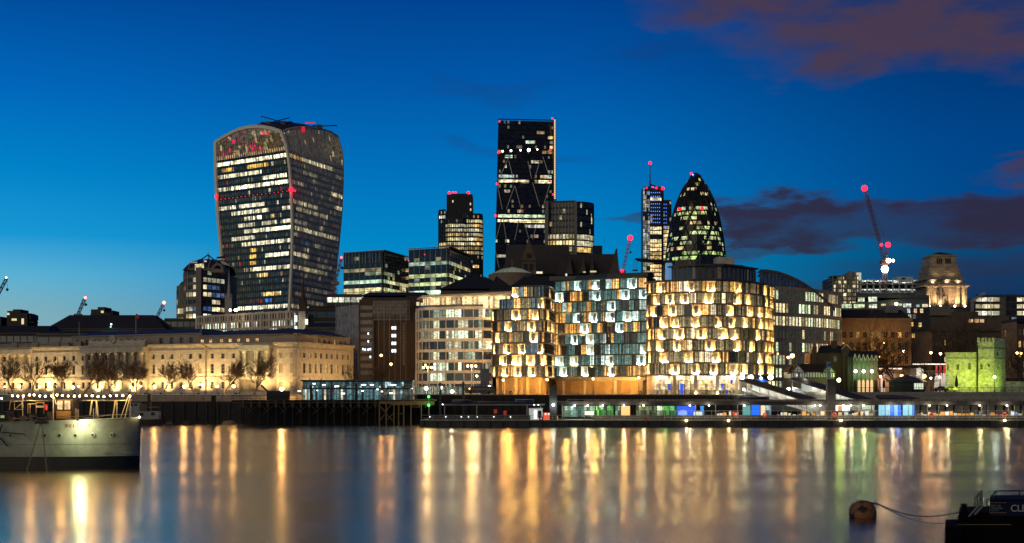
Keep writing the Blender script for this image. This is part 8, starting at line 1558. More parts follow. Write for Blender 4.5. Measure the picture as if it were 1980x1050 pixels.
    for i, (px, ci) in enumerate(spots_):
        Dq = D + 4.6 + rr.uniform(0, 1.5); h = rr.uniform(.5, 1.3); w = rr.uniform(.35, .9); x = X(px, Dq); zb = Z(806.5, Dq); c = cols_[ci]; u = rr.uniform(.35, .9)
        near = 'left of the ramps' if px < 1430 else ('at the foot of the ramps' if px < 1600 else ('under the advertising board' if px < 1690 else ('right of the blue kiosk' if px < 1860 else 'near the right end of the pier')))
        key = (labs[ci], near); used[key] = used.get(key, 0) + 1
        t = thing('pier_furniture', '%s %s lit box on the pier %s' % (['first', 'second', 'third', 'fourth', 'fifth', 'sixth'][min(5, used[key] - 1)], labs[ci], near), 'box', (x, Dq, zb), 'small lit fittings on the pier deck')
        m = mat('fitting %d %.1f' % (ci, round(u, 1)), tuple(v * .5 for v in c), em=c, es=round(u, 1), var=0, nosample=True); MB().box(x - w / 2, x + w / 2, Dq, Dq + .5, zb + .1, zb + h).build('cabinet', m, t); MB().box(x - w / 2 - .04, x + w / 2 + .04, Dq - .03, Dq + .54, zb + h, zb + h + .06).build('lid', WHITEP, t); MB().box(x - w / 2, x + w / 2, Dq + .05, Dq + .45, zb, zb + .1).build('plinth', BLACK, t)
    # life rings
    for i, (px, y) in enumerate(((1046.5, 809.5), (1249, 811), (1423, 801), (1479, 802.5), (1613.5, 801.5), (1801, 802), (1942, 801.5))):
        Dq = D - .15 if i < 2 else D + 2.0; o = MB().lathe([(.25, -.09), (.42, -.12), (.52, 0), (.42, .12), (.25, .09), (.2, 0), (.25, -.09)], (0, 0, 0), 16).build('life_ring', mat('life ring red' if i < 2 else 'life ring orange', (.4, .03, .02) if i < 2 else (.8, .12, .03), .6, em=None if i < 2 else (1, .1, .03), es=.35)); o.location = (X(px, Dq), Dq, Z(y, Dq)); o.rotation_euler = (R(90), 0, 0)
        tag(o, ['dark red life ring beside the white kiosk', 'dark red life ring on the front railing below the olive panes', 'orange life ring left of the teal door', 'orange life ring below the peach poster', 'orange life ring below the advertising board', 'orange life ring right of the blue kiosk', 'orange life ring near the right end of the pier'][i], 'life ring')
    for i, px in enumerate((1327, 1408.5, 1626, 1943)): o = tag(bulb('deck_edge_lamp', (X(px, D - .2), D - .2, Z(813, D)), .26, (1, .78, .4), 18), ['gold lamp on the deck edge below the wide blue wall', 'gold lamp on the deck edge left of the ramps', 'gold lamp on the deck edge below the advertising board', 'gold lamp on the deck edge at the right end'][i], 'lamp'); plight((X(px, D), D - .9, Z(813, D)), (1, .75, .4), 60, .25)
    for px, c, e in ((1110, (.8, 1, .8), 60), (1170, (.7, 1, .6), 60), (1290, (.5, 1, .4), 70)): plight((X(px, D), D + 4, 4.2), c, e, .3)
pier()
# floodlit promenade railing life rings
for i, px in enumerate((988, 1238)): D = 347; o = MB().lathe([(.25, -.09), (.42, -.12), (.52, 0), (.42, .12), (.25, .09), (.2, 0), (.25, -.09)], (0, 0, 0), 16).build('life_ring', mat('life ring red', (.4, .03, .02), .6)); o.location = (X(px, D), D, Z(759.5, D)); o.rotation_euler = (R(90), 0, 0); tag(o, ['red life ring on the promenade railing before the left wing', 'red life ring on the promenade railing between middle and right wings'][i], 'life ring')

# covered ramps
def ramp(name, label, a, b, wid, hgt):
    """a, b: (column, row of floor, distance)"""
    rt = thing(name, label, 'ramp', (X(a[0], a[2]), a[2], 7)); p = Vector((X(a[0], a[2]), a[2], Z(a[1], a[2]))); q = Vector((X(b[0], b[2]), b[2], Z(b[1], b[2]))); up = Vector((0, 0, hgt)); d = (q - p).normalized(); n = Vector((-d.y, d.x, 0)).normalized()
    if n.y < 0: n = -n
    w = n * wid
    GM = mat('ramp roof', (.075, .065, .055), .6, var=.3, scale=.6)
    m = MB(); m.hexa([p + up - n * .6 - d * .8, q + up - n * .6, q + up + w, p + up + w - d * .8], [p + up - n * .6 + Vector((0, 0, .22)) - d * .8, q + up - n * .6 + Vector((0, 0, .22)), q + up + w + Vector((0, 0, .7)), p + up + w + Vector((0, 0, .7)) - d * .8]); m.build('roof', GM, rt)
    m = MB(); m.hexa([p, q, q + w, p + w], [p + Vector((0, 0, .25)), q + Vector((0, 0, .25)), q + w + Vector((0, 0, .25)), p + w + Vector((0, 0, .25))]); m.build('walkway', STEEL, rt)
    m = MB(); L = (q - p).length; k = int(L / .55); RW = mat('ramp baluster white', (.65, .65, .6), .5)
    for i in range(k + 1): c = p.lerp(q, i / k); m.tube(c, c + Vector((0, 0, 1.15)), .045, n=4)
    for h in (1.15, .62): m.tube(p + Vector((0, 0, h)), q + Vector((0, 0, h)), .07, n=4)
    m.build('balustrade', RW, rt); m = MB()
    for i in range(0, int(L / 3.6) + 1): c = p.lerp(q, min(1, i * 3.6 / L)); m.tube(c, c + up, .06, n=4); m.tube(c + w, c + w + up, .06, n=4)
    m.build('frame', STEEL, rt); m = MB()
    m.hexa([p + w + Vector((0, 0, .3)), q + w + Vector((0, 0, .3)), q + w * 1.01 + Vector((0, 0, .3)), p + w * 1.01 + Vector((0, 0, .3))], [p + w + up, q + w + up, q + w * 1.01 + up, p + w * 1.01 + up]); m.build('back_panel', mat('ramp back panel', (.45, .45, .42), .6), rt)
    for i in range(1, 6): c = p.lerp(q, i / 6) + up * .9 + w * .5; plight(c, (1, .95, .8), 330, .2)
    return rt
ramp('covered_ramp', 'left covered ramp descending from the flats to the pier', (1436, 757, 344), (1578, 803, 318), 3.0, 2.6)
ramp('covered_ramp', 'right covered ramp descending past the inn to the pier', (1532, 757, 345), (1688, 806, 320), 3.0, 2.9)
o = MB().box(X(1436, 346), X(1570, 346), 345.4, 346.2, 3.2, 7.3).build('ramp_landing', mat('landing grey', (.16, .16, .14), .8)); tag(o, 'grey landing wall between the heads of the two ramps', 'wall')
u = thing('blue_parasol', 'blue lit parasol at the head of the left ramp', 'parasol', (X(1472, 349), 349, 7.42)); D = 349; MB().tube((X(1472, D), D, 7.42), (X(1472, D), D, Z(733, D)), .05, n=6).build('pole', STEEL, u); MB().lathe([(2.3, -.75), (1.2, -.3), (.05, 0)], (X(1472, D), D, Z(733, D)), 8).build('canopy', mat('parasol blue', (.02, .10, .45), .7), u); bulb('lamp', (X(1470.5, D), D - 1, Z(731.5, D)), .36, (.2, .5, 1), 14, u); plight((X(1471, D), D - 2, Z(731, D)), (.2, .45, 1), 180, .2)
# kiosk pavilion, cars, parasol, people-less terrace on the wharf
k = thing('round_kiosk', 'low kiosk with a ribbed tent roof on the wharf', 'kiosk', (X(1762, 346), 346, 8.02)); D = 346; cxx = X(1762, D); MB().lathe([(5.6, 0), (3.2, .9), (.3, 1.7), (.05, 1.8)], (cxx, D + 4, Z(738, D)), 12).build('roof', mat('kiosk roof metal', (.14, .12, .10), .5, .3), k); MB().lathe([(4.6, 0), (4.6, Z(738, D) - 8.02)], (cxx, D + 4, 8.02), 12).build('wall', BLACK, k)
mb = MB()
for i in range(12): a = 2 * math.pi * (i) / 12; mb.tube((cxx + 5.65 * math.cos(a), D + 4 + 5.65 * math.sin(a), Z(738, D) + .05), (cxx + .3 * math.cos(a), D + 4 + .3 * math.sin(a), Z(738, D) + 1.78), .06, n=4)
mb.build('roof_rib', STEEL, k)
for i in range(4): x = X(1768 + i * 4.6, D); MB().box(x - .25, x + .25, D - .75, D - .65, 8.7, Z(741, D)).build('lit_window', mat('kiosk window light', (.3, .3, .25), em=(.85, .95, .7), es=.8, var=0, nosample=True), k)
p_ = thing('closed_parasol', 'closed dark parasol before the green lit tower', 'parasol', (X(1849.5, 344), 344, 8.02)); D = 344; x = X(1849.5, D); MB().tube((x, D, 8.02), (x, D, Z(725, D)), .04, n=5).build('pole', BLACK, p_); MB().lathe([(.3, 0), (.42, .5), (.34, 1.8), (.05, 3.0)], (x, D, Z(748, D)), 8).build('canopy', mat('dark parasol cloth', (.03, .03, .035), .9), p_)
p_ = thing('closed_parasol', 'closed dark parasol right of the gabled chapel', 'parasol', (X(1709, 344), 344, 8.02)); x = X(1709, D); MB().tube((x, D, 8.02), (x, D, Z(729, D)), .04, n=5).build('pole', BLACK, p_); MB().lathe([(.28, 0), (.38, .5), (.3, 1.6), (.05, 2.6)], (x, D, Z(750, D)), 8).build('canopy', MATS['dark parasol cloth'], p_)
for i, (px, w, c) in enumerate(((1833, 26, (.05, .05, .05)), (1812, 20, (.12, .12, .13)))):
    D = 347; x0 = X(px - w / 2, D) ; L = 4.1; car = thing('parked_car', ['dark parked car beside the foot of the green lit tower', 'grey parked car between the kiosk and the green lit tower'][i], 'car', (x0 + 2, D, 8.02)); pf = [(0, .35), (.05, .85), (.8, 1.0), (1.4, 1.42), (2.9, 1.42), (3.5, 1.0), (4.05, .9), (4.1, .35)]
    m = MB(); n = len(pf); m.mesh([(x0 + a, D - .8, 8.02 + b) for a, b in pf] + [(x0 + a, D + .8, 8.02 + b) for a, b in pf], [tuple(range(n)), tuple(range(2 * n - 1, n - 1, -1))] + [(j, (j + 1) % n, n + (j + 1) % n, n + j) for j in range(n)]); m.build('body', mat('car paint %d' % i, c, .25), car)
    g = MB(); g.face([(x0 + 1.0, D - .82, 9.02), (x0 + 3.3, D - .82, 9.02), (x0 + 2.85, D - .82, 9.36), (x0 + 1.5, D - .82, 9.36)], c=(.01, .01, .012)); g.build('window', GLASS, car)
    for dx in (.8, 3.3): m = MB(); n = 12; m.mesh([(x0 + dx + .33 * math.cos(2 * math.pi * j / n), yy, 8.36 + .33 * math.sin(2 * math.pi * j / n)) for yy in (D - .86, D - .6) for j in range(n)], [tuple(range(n - 1, -1, -1)), tuple(range(n, 2 * n))] + [(j, (j + 1) % n, n + (j + 1) % n, n + j) for j in range(n)]); m.build('wheel', BLACK, car)

# ---------------------------------------------------------------- cranes
def lattice(mb, p, q, w, r, step):
    p = Vector(p); q = Vector(q); d = (q - p).normalized(); a = d.orthogonal().normalized() * w / 2; b = d.cross(a).normalized() * w / 2; C = [a + b, a - b, -a - b, -a + b]; L = (q - p).length; n = max(1, int(L / step))
    for c in C: mb.tube(p + c, q + c, r, n=4)
    for i in range(n):
        u, v = p + d * L * i / n, p + d * L * (i + 1) / n
        for k in range(4): mb.tube(u + C[k], v + C[(k + 1) % 4], r * .7, n=3, cap=False)
def crane(label, D, mast, tip, back=None, hook=None, m=None, w=1.6, r=.18, light=None, lights=(), base=None):
    rt = thing('tower_crane', label, 'crane', (X(mast[0], D), D, 7.35)); m = m or mat('crane steel blue', (.12, .14, .16), .6, .2); x, z = X(mast[0], D), Z(mast[1], D)
    mb = MB(); lattice(mb, (x, D, 30), (x, D, z), w, r, w * 1.6); mb.build('mast', m, rt); mb = MB(); tx, tz = X(tip[0], D), Z(tip[1], D); lattice(mb, (x, D, z), (tx, D, tz), w * .8, r * .9, w * 1.5); mb.build('jib', m, rt)
    mb = MB(); mb.box(x - w * 1.3, x + w * 1.3, D - w, D + w, z - w, z + w * .2); mb.build('cab', m, rt)
    if back: bx, bz = X(back[0], D), Z(back[1], D); mb = MB(); lattice(mb, (x, D, z), (bx, D, bz), w * .6, r * .8, w * 1.4); mb.build('a_frame', m, rt); MB().tube((bx, D, bz), (tx, D, tz), r * .5, n=4).build('tie_rope', m, rt)
    if hook: mb = MB(); hx = X(hook[0], D); mb.tube((hx, D, Z(hook[1], D)), (hx, D, Z(hook[2], D)), r * .4, n=4); mb.ball((hx, D, Z(hook[2], D)), r * 4, 8); mb.build('hook', BLACK, rt)
    for px, py, rr, c, es in lights: bulb('warning_light', (X(px, D - 1.5), D - 1.5, Z(py, D)), rr, c, es, rt)
    return rt
RED = (1, .012, .035)
crane('tall red luffing crane with a bright floodlight, right of centre', 620, (1711, 505), (1672, 366), back=(1717, 474), m=mat('crane red', (.16, .06, .05), .6), w=1.5, r=.15, lights=((1671.5, 365, 1.5, RED, 4), (1717, 474, 1.3, RED, 4), (1704, 474, .7, RED, 5), (1711, 521, 1.7, (1, .95, .8), 18), (1718, 504.5, 1.1, (1, .85, .5), 14), (1727, 504.5, .7, (1, .85, .5), 12)))
crane('small red tipped crane left of the masted blue tower', 700, (1204, 524), (1218, 462), hook=(1219, 465, 488), m=mat('crane pale red', (.4, .2, .14), .6), w=1.3, r=.15, lights=((1218.5, 460.5, 1.5, RED, 4), (1203, 524, .8, RED, 5)))
crane('distant crane jib at the left picture edge with a pale tip lamp', 900, (-12, 585), (13, 538), hook=(14, 540, 560), w=1.8, r=.25, lights=((12, 537, .7, (1, .7, .4), 4),)); crane('distant blue crane with a red tip above the hipped roof block', 900, (151, 608), (164, 577), hook=(166, 578, 589), w=1.8, r=.25, lights=((165, 576, 1.0, (1, .15, .1), 6),)); crane('distant faint crane with an orange red tip left of the barrel roofed office', 950, (302, 616), (316, 588), hook=(317.5, 588, 600), w=1.8, r=.22, lights=((317, 585.5, 1.2, (1, .2, .1), 7),)); crane('orange tipped crane tucked beside the right edge of the flared tower', 700, (648, 545), (660, 499), hook=(661.5, 501, 518), m=mat('crane tan', (.3, .2, .15), .6), w=1.5, r=.2, lights=((660, 498.5, .6, (1, .1, .05), 4),))
crane('short pale jib behind the monument tower', 600, (1880, 580), (1905, 567), m=mat('pale jib', (.5, .5, .42), .6), w=.8, r=.2)
# roof aerials
for i, (px, y0, y1, D) in enumerate(((980, 519, 505, 510), (1168, 470, 457, 660), (347, 480, 470, 730))):
    if i == 1: o = MB().tube((X(px, D), D, Z(y0, D)), (X(px, D), D, Z(y1, D)), .1, n=4).build('aerial', DARKMETAL); tag(o, 'thin aerial on the dark roof right of the finned tower', 'aerial')

# ================================================================ MOORED WARSHIP BOW, BUOYS, BARGE
def warship():
    HG = mat('warship grey', (.38, .39, .28), .5, var=.36, scale=.5, bump=.15); BT = mat('black boot topping', (.006, .006, .006), .45, var=.3); yl = lambda px: 141 - 2.2 * (1 - max(0, (px + 60) / 323)) ** 1.0
    rt = thing('warship', 'grey warship bow with portholes, hanging chains and a string of lights', 'ship', (-46, 143, 0)); N = 26
    xs = [-78 + (38.75) * (i / N) for i in range(N + 1)]; xe = -39.25
    def yside(x, z):   # hull side: runs parallel to the quay, then curves in to the stem; flares outwards upwards
        t = max(0, (x + 50) / (xe + 50)); b = 138.6 + 2.9 * t ** 2.4; return b + (5.2 - z) * .10 * (1 - t * .7)
    def ztop(x): return 4.62 + .68 * max(0, (x + 62) / 22.75) ** 1.2
    zl = lambda x: [-.6, 0, .65, 1.28, 1.3, 2.0, 2.55, 2.6, 3.3, 4.0, ztop(x)]
    yc = 141.7
    def grid(rows, m, nm):
        vs = []; n = len(rows)
        for x in xs:
            z = zl(x)
            for r in rows: vs.append((x + (.12 * (z[r] / 5) if x > -39.3 else 0), min(yc, yside(x, z[r])), z[r]))
        for x in xs:
            z = zl(x)
            for r in rows: vs.append((x + (.12 * (z[r] / 5) if x > -39.3 else 0), 2 * yc - min(yc, yside(x, z[r])), z[r]))
        o = len(xs) * n; fs = [(i * n + j, (i + 1) * n + j, (i + 1) * n + j + 1, i * n + j + 1) for i in range(len(xs) - 1) for j in range(n - 1)]; fs += [(o + i * n + j, o + i * n + j + 1, o + (i + 1) * n + j + 1, o + (i + 1) * n + j) for i in range(len(xs) - 1) for j in range(n - 1)]
        e = len(xs) - 1; fs += [(e * n + j, o + e * n + j, o + e * n + j + 1, e * n + j + 1) for j in range(n - 1)]
        MB().mesh(vs, fs).build(nm, m, rt, smooth=True)
    grid([0, 1, 2, 3], BT, 'boot_topping'); grid([4, 5, 6, 7, 8, 9, 10], HG, 'hull')
    dk = MB()
    for a, b in zip(xs, xs[1:]): dk.face([(a, min(yc, yside(a, 5)), ztop(a) - .05), (b, min(yc, yside(b, 5)), ztop(b) - .05), (b, 2 * yc - min(yc, yside(b, 5)), ztop(b) - .05), (a, 2 * yc - min(yc, yside(a, 5)), ztop(a) - .05)])
    dk.build('deck', mat('ship deck', (.10, .08, .06), .8), rt)
    mb = MB()
    for a, b in zip(xs, xs[1:]): mb.tube((a, min(yc, yside(a, 5)) - .02, ztop(a) + .02), (b, min(yc, yside(b, 5)) - .02, ztop(b) + .02), .05, n=5)
    mb.tube((X(122, 139.5), yside(X(122, 139.5), 1.7) - .03, Z(877, 139.5)), (X(255, 140.5), 140.7, Z(875, 140.5)), .03, n=4); mb.build('rubbing_strip', HG, rt)
    mb = MB(); mb.tube((xe, yc, -.4), (xe + .14, yc, 5.3), .05, n=6); mb.build('stem_bar', mat('worn stem paint', (.4, .38, .28), .6), rt)
    def hp(px, py, out=.02):
        D = 139.5
        for _ in range(6): x, z = X(px, D), Z(py, D); D = min(yc, yside(x, z))
        return Vector((X(px, D), D - out, Z(py, D)))
    for px, py, r in ((20, 842, .13), (87, 842, .15), (115.5, 842, .16), (146, 842, .16), (179, 841, .17), (216, 840.5, .15)):
        c = hp(px, py); n = 16; m2 = MB(); m2.mesh([(c.x + r * math.cos(2 * math.pi * i / n), c.y - .005, c.z + r * math.sin(2 * math.pi * i / n)) for i in range(n)], [tuple(range(n - 1, -1, -1))]); po = m2.build('porthole', BLACK, rt)
        m2 = MB(); vs = []
        for i in range(n): a = 2 * math.pi * i / n; vs += [(c.x + r * .9 * math.cos(a), c.y - .05, c.z + r * .9 * math.sin(a)), (c.x + r * 1.4 * math.cos(a), c.y - .03, c.z + r * 1.4 * math.sin(a)), (c.x + r * 1.45 * math.cos(a), c.y + .05, c.z + r * 1.45 * math.sin(a))]
        m2.mesh(vs, [(3 * i, 3 * ((i + 1) % n), 3 * ((i + 1) % n) + 1, 3 * i + 1) for i in range(n)] + [(3 * i + 1, 3 * ((i + 1) % n) + 1, 3 * ((i + 1) % n) + 2, 3 * i + 2) for i in range(n)]); m2.build('porthole_rim', HG, po)
    RL = mat('ship name red', (.45, .03, .015), .6, var=0)
    for i, ch in enumerate('BELFAST'):
        c = hp(130.5 + i * 6.9, 826, .05); text_mesh('name_letter', ch, .46, RL, rt, (c.x, c.y - .02, c.z), math.atan2(.03, 1), ext=.01)
    # plate seams
    mb = MB()
    for i in range(20): x = xs[2] + i * 1.8; 
    for a, b in zip(xs, xs[1:]): mb.tube((a, min(yc, yside(a, 2.58)) - .005, 2.58), (b, min(yc, yside(b, 2.58)) - .005, 2.58), .014, n=4)
    mb.build('plate_seam', BLACK, rt)
    # chains
    CH = mat('rusty chain', (.22, .19, .14), .6, .4, var=.4, scale=4)
    def chain(a, b, nm='anchor_chain'):
        mb = MB(); L = (b - a).length; n = int(L / .17); d = (b - a).normalized()
        for i in range(n):
            c = a.lerp(b, (i + .5) / n); s = Vector((0, 1, 0)) if i % 2 else Vector((1, 0, 0)); s = (s - d * s.dot(d)).normalized()
            for k in (-1, 1): mb.tube(c - d * .11 + s * .055 * k, c + d * .11 + s * .055 * k, .026, n=4)
            mb.tube(c - d * .11 - s * .055, c - d * .11 + s * .055, .026, n=4); mb.tube(c + d * .11 - s * .055, c + d * .11 + s * .055, .026, n=4)
        mb.build(nm, CH, rt)
    t = hp(81, 817, .35); chain(t, Vector((X(55, 138), 137.6, .0))); chain(t + Vector((.1, 0, 0)), Vector((X(92, 138), 137.8, -.05))); mb = MB(); mb.box(t.x - .5, t.x + .7, 138.0, 139.3, ztop(t.x) - .25, ztop(t.x) + .12); mb.tube(t + Vector((0, .3, .15)), t + Vector((0, -.05, .1)), .14, n=8); mb.build('fairlead', BLACK, rt)
    # stowed boom and anchor at the left
    mb = MB(); p = hp(4, 835, .5); q = hp(50, 839, .5); mb.tube(p, q, .05, n=5); mb.tube(q, q + Vector((.15, 0, -.14)), .04, n=5); p2 = hp(0, 842, .5); mb.tube(p2, hp(17, 863, .3), .07, n=5); mb.tube(hp(8, 820, .5), p2, .08, n=5); mb.tube(hp(2, 824, .5), hp(2, 858, .4), .08, n=5); mb.build('boat_boom', BLACK, rt)
    # deck gear
    def dp(px, py, D=140.2): return Vector((X(px, D), D, Z(py, D)))
    OCH = mat('weathered ochre paint', (.40, .33, .18), .6, var=.2); PW = mat('deck white paint', (.5, .48, .4), .6, var=.15)
    def pole(nm, a, b, r=.04, m=PW, D=140.2): return MB().tube(dp(*a, D), dp(*b, D), r, n=6).build(nm, m, rt)
    for px, y0 in ((147, 790), (181, 790), (151, 792)): pole('rail_post', (px, 813), (px, y0), .035)
    for px, y0, y1, dx in ((174, 803, 775, 4), (190, 809, 775, -3), (218, 809, 774, 5), (242, 808, 766, 10)): pole('striped_stay', (px, y0), (px + dx, y1), .085, OCH)
    for a, b in (((186, 809), (186, 775)), ((226, 809), (226, 775)), ((252, 808), (252, 765)), ((234, 807), (248, 766)), ((44, 815), (44, 768))): pole('awning_post', a, b, .04)
    pole('jackstaff', (257, 808), (257.5, 700), .045, BLACK, 141.2); pole('jackstaff_arm', (236, 758), (256, 760), .04, BLACK, 141)
    mb = MB()
    for a, b in (((20, 774), (94, 775)), ((160, 774), (255, 774)), ((125, 806), (250, 801)), ((125, 811), (200, 805)), ((0, 810), (100, 808))): mb.tube(dp(*a), dp(*b), .022, n=4)
    mb.build('guard_wire', PW, rt)
    mb = MB(); mb.tube(dp(103, 812), dp(103, 744), .075, .06, 6); mb.tube(dp(94, 744.5), dp(111, 745.5), .06, n=5); mb.tube(dp(103, 765), dp(109, 782), .05, n=5); mb.build('signal_mast', PW, rt)
    # white lattice frames
    mb = MB()
    for a, b in (((18, 793), (20, 777)), ((20, 777), (44, 776)), ((28, 792), (44, 778)), ((28, 792), (43, 792)), ((70, 800), (70, 778)), ((85, 800), (85, 778)), ((70, 779), (85, 779)), ((70, 787), (85, 787)), ((28, 779), (28, 792)), ((42, 778), (42, 792)), ((54, 800), (54, 781)), ((54, 781), (68, 781)), ((58, 800), (58, 781))): mb.tube(dp(*a), dp(*b), .035, n=5)
    mb.build('gantry_frame', OCH, rt)
    MB().box(dp(70, 0).x, dp(86, 0).x, 140.1, 140.2, Z(788, 140.2), Z(784.5, 140.2)).build('gantry_plate', PW, rt)
    MB().box(X(86.8, 140), X(90, 140), 139.9, 140.3, Z(793, 140), Z(782, 140)).build('red_locker', mat('red locker', (.5, .03, .02), .6, em=(1, .05, .03), es=.25), rt)
    D = 140.4; MB().box(X(104, D), X(140, D), D + .15, D + 2.2, 4.7, Z(772, D)).build('deckhouse', mat('deckhouse dark', (.05, .035, .02), .8), rt)
    for a, b in ((110.5, 120.5), (124.5, 135.5)): window(rt, [(X(a, D), D + .08, Z(792, D)), (X(b, D), D + .08, Z(792, D)), (X(b, D), D + .08, Z(775, D)), (X(a, D), D + .08, Z(775, D))], (1.3, .85, .42), GNEAR, nx=2, nz=2, bar=.035)
    sg = MB().box(X(109, D), X(137, D), D + .02, D + .06, Z(809.5, D), Z(794.5, D)).build('name_board', mat('ochre board', (.42, .24, .05), .7), rt); text_mesh('board_text', 'HMS BELFAST', .20, mat('board lettering', (.75, .62, .35), .6), sg, (X(123, D), D - .02, Z(803.5, D)), 0, .005)
    for px, w, h in ((62, 8, 14), (93, 6, 11), (20, 14, 9), (98, 10, 20), (45, 9, 12)): MB().box(X(px - w / 2, D), X(px + w / 2, D), D - .3, D + .5, Z(816, D), Z(816 - h, D)).build('deck_locker', mat('deck locker dark', (.09, .075, .05), .7), rt)
    mb = MB(); mb.lathe([(.3, 0), (.3, .1), (.16, .2), (.16, .5), (.32, .6), (.32, .7), (.02, .72)], (X(67, 139.8), 139.8, 4.75), 12); mb.build('capstan', BLACK, rt)
    MB().box(X(-20, D), X(17, D), D - .5, D + 1.5, 4.6, Z(796, D)).build('deckhouse', mat('deck house dark 2', (.03, .03, .03), .8), rt); MB().box(X(5, D), X(12, D), D - .56, D - .52, Z(808, D), Z(803, D)).build('lit_port', mat('green lit port', (.2, .2, .1), em=(.7, .8, .4), es=.4, var=0), rt)
    bl = bulb('lamp_head', (X(3, D), D, Z(770.5, D)), .09, (.7, .9, 1), 14, rt, 8)
    # lamps
    bulb('bow_lamp', (xe + .05, yc - .25, Z(806.5, 141.4)), .085, (1, .8, .4), 40, rt, 8); plight((xe - .1, yc - .6, 5.5), (1, .8, .45), 14, .08)
    c = hp(152.5, 813, .3); MB().box(c.x - .12, c.x + .12, c.y - .1, c.y + .15, c.z - .03, c.z + .06).build('lamp_bracket', BLACK, rt)
    q = hp(165, 821, .9); plight((q.x, q.y, q.z), (1, .95, .62), 230, .1); q = hp(163, 838, 2.4); plight((q.x, q.y, q.z), (.9, 1, .55), 170, .3)
    # string of lights
    s = thing('festoon_lights', 'string of round warm bulbs stretched above the warship deck', 'string lights', (X(140, 140), 140, 7)); mb = MB(); pts = []
    xsb = [24, 34.5, 45, 57, 66, 77, 87.5, 99.5, 110, 120.5, 132, 143.5, 154, 166.5, 178, 189.5, 201, 213, 225.5, 237.5, 251]
    for i, px in enumerate(xsb): py = 765.5 - (1.2 if i in (3, 4, 8) else 0) + math.sin(i * 1.3) * .6 + (.8 if i in (15, 16) else 0); c = Vector((X(px, 140), 140, Z(py, 140))); pts.append(c + Vector((0, 0, .09))); bulb('bulb', tuple(c), .09, (1, .6, .2), 70, s, 8)
    mb.line(pts, .018, 4); mb.build('cable', BLACK, s)
    for px in (60, 120, 180, 235): plight((X(px, 140), 139.7, Z(770, 140)), (1, .55, .18), 130, .2)
warship()
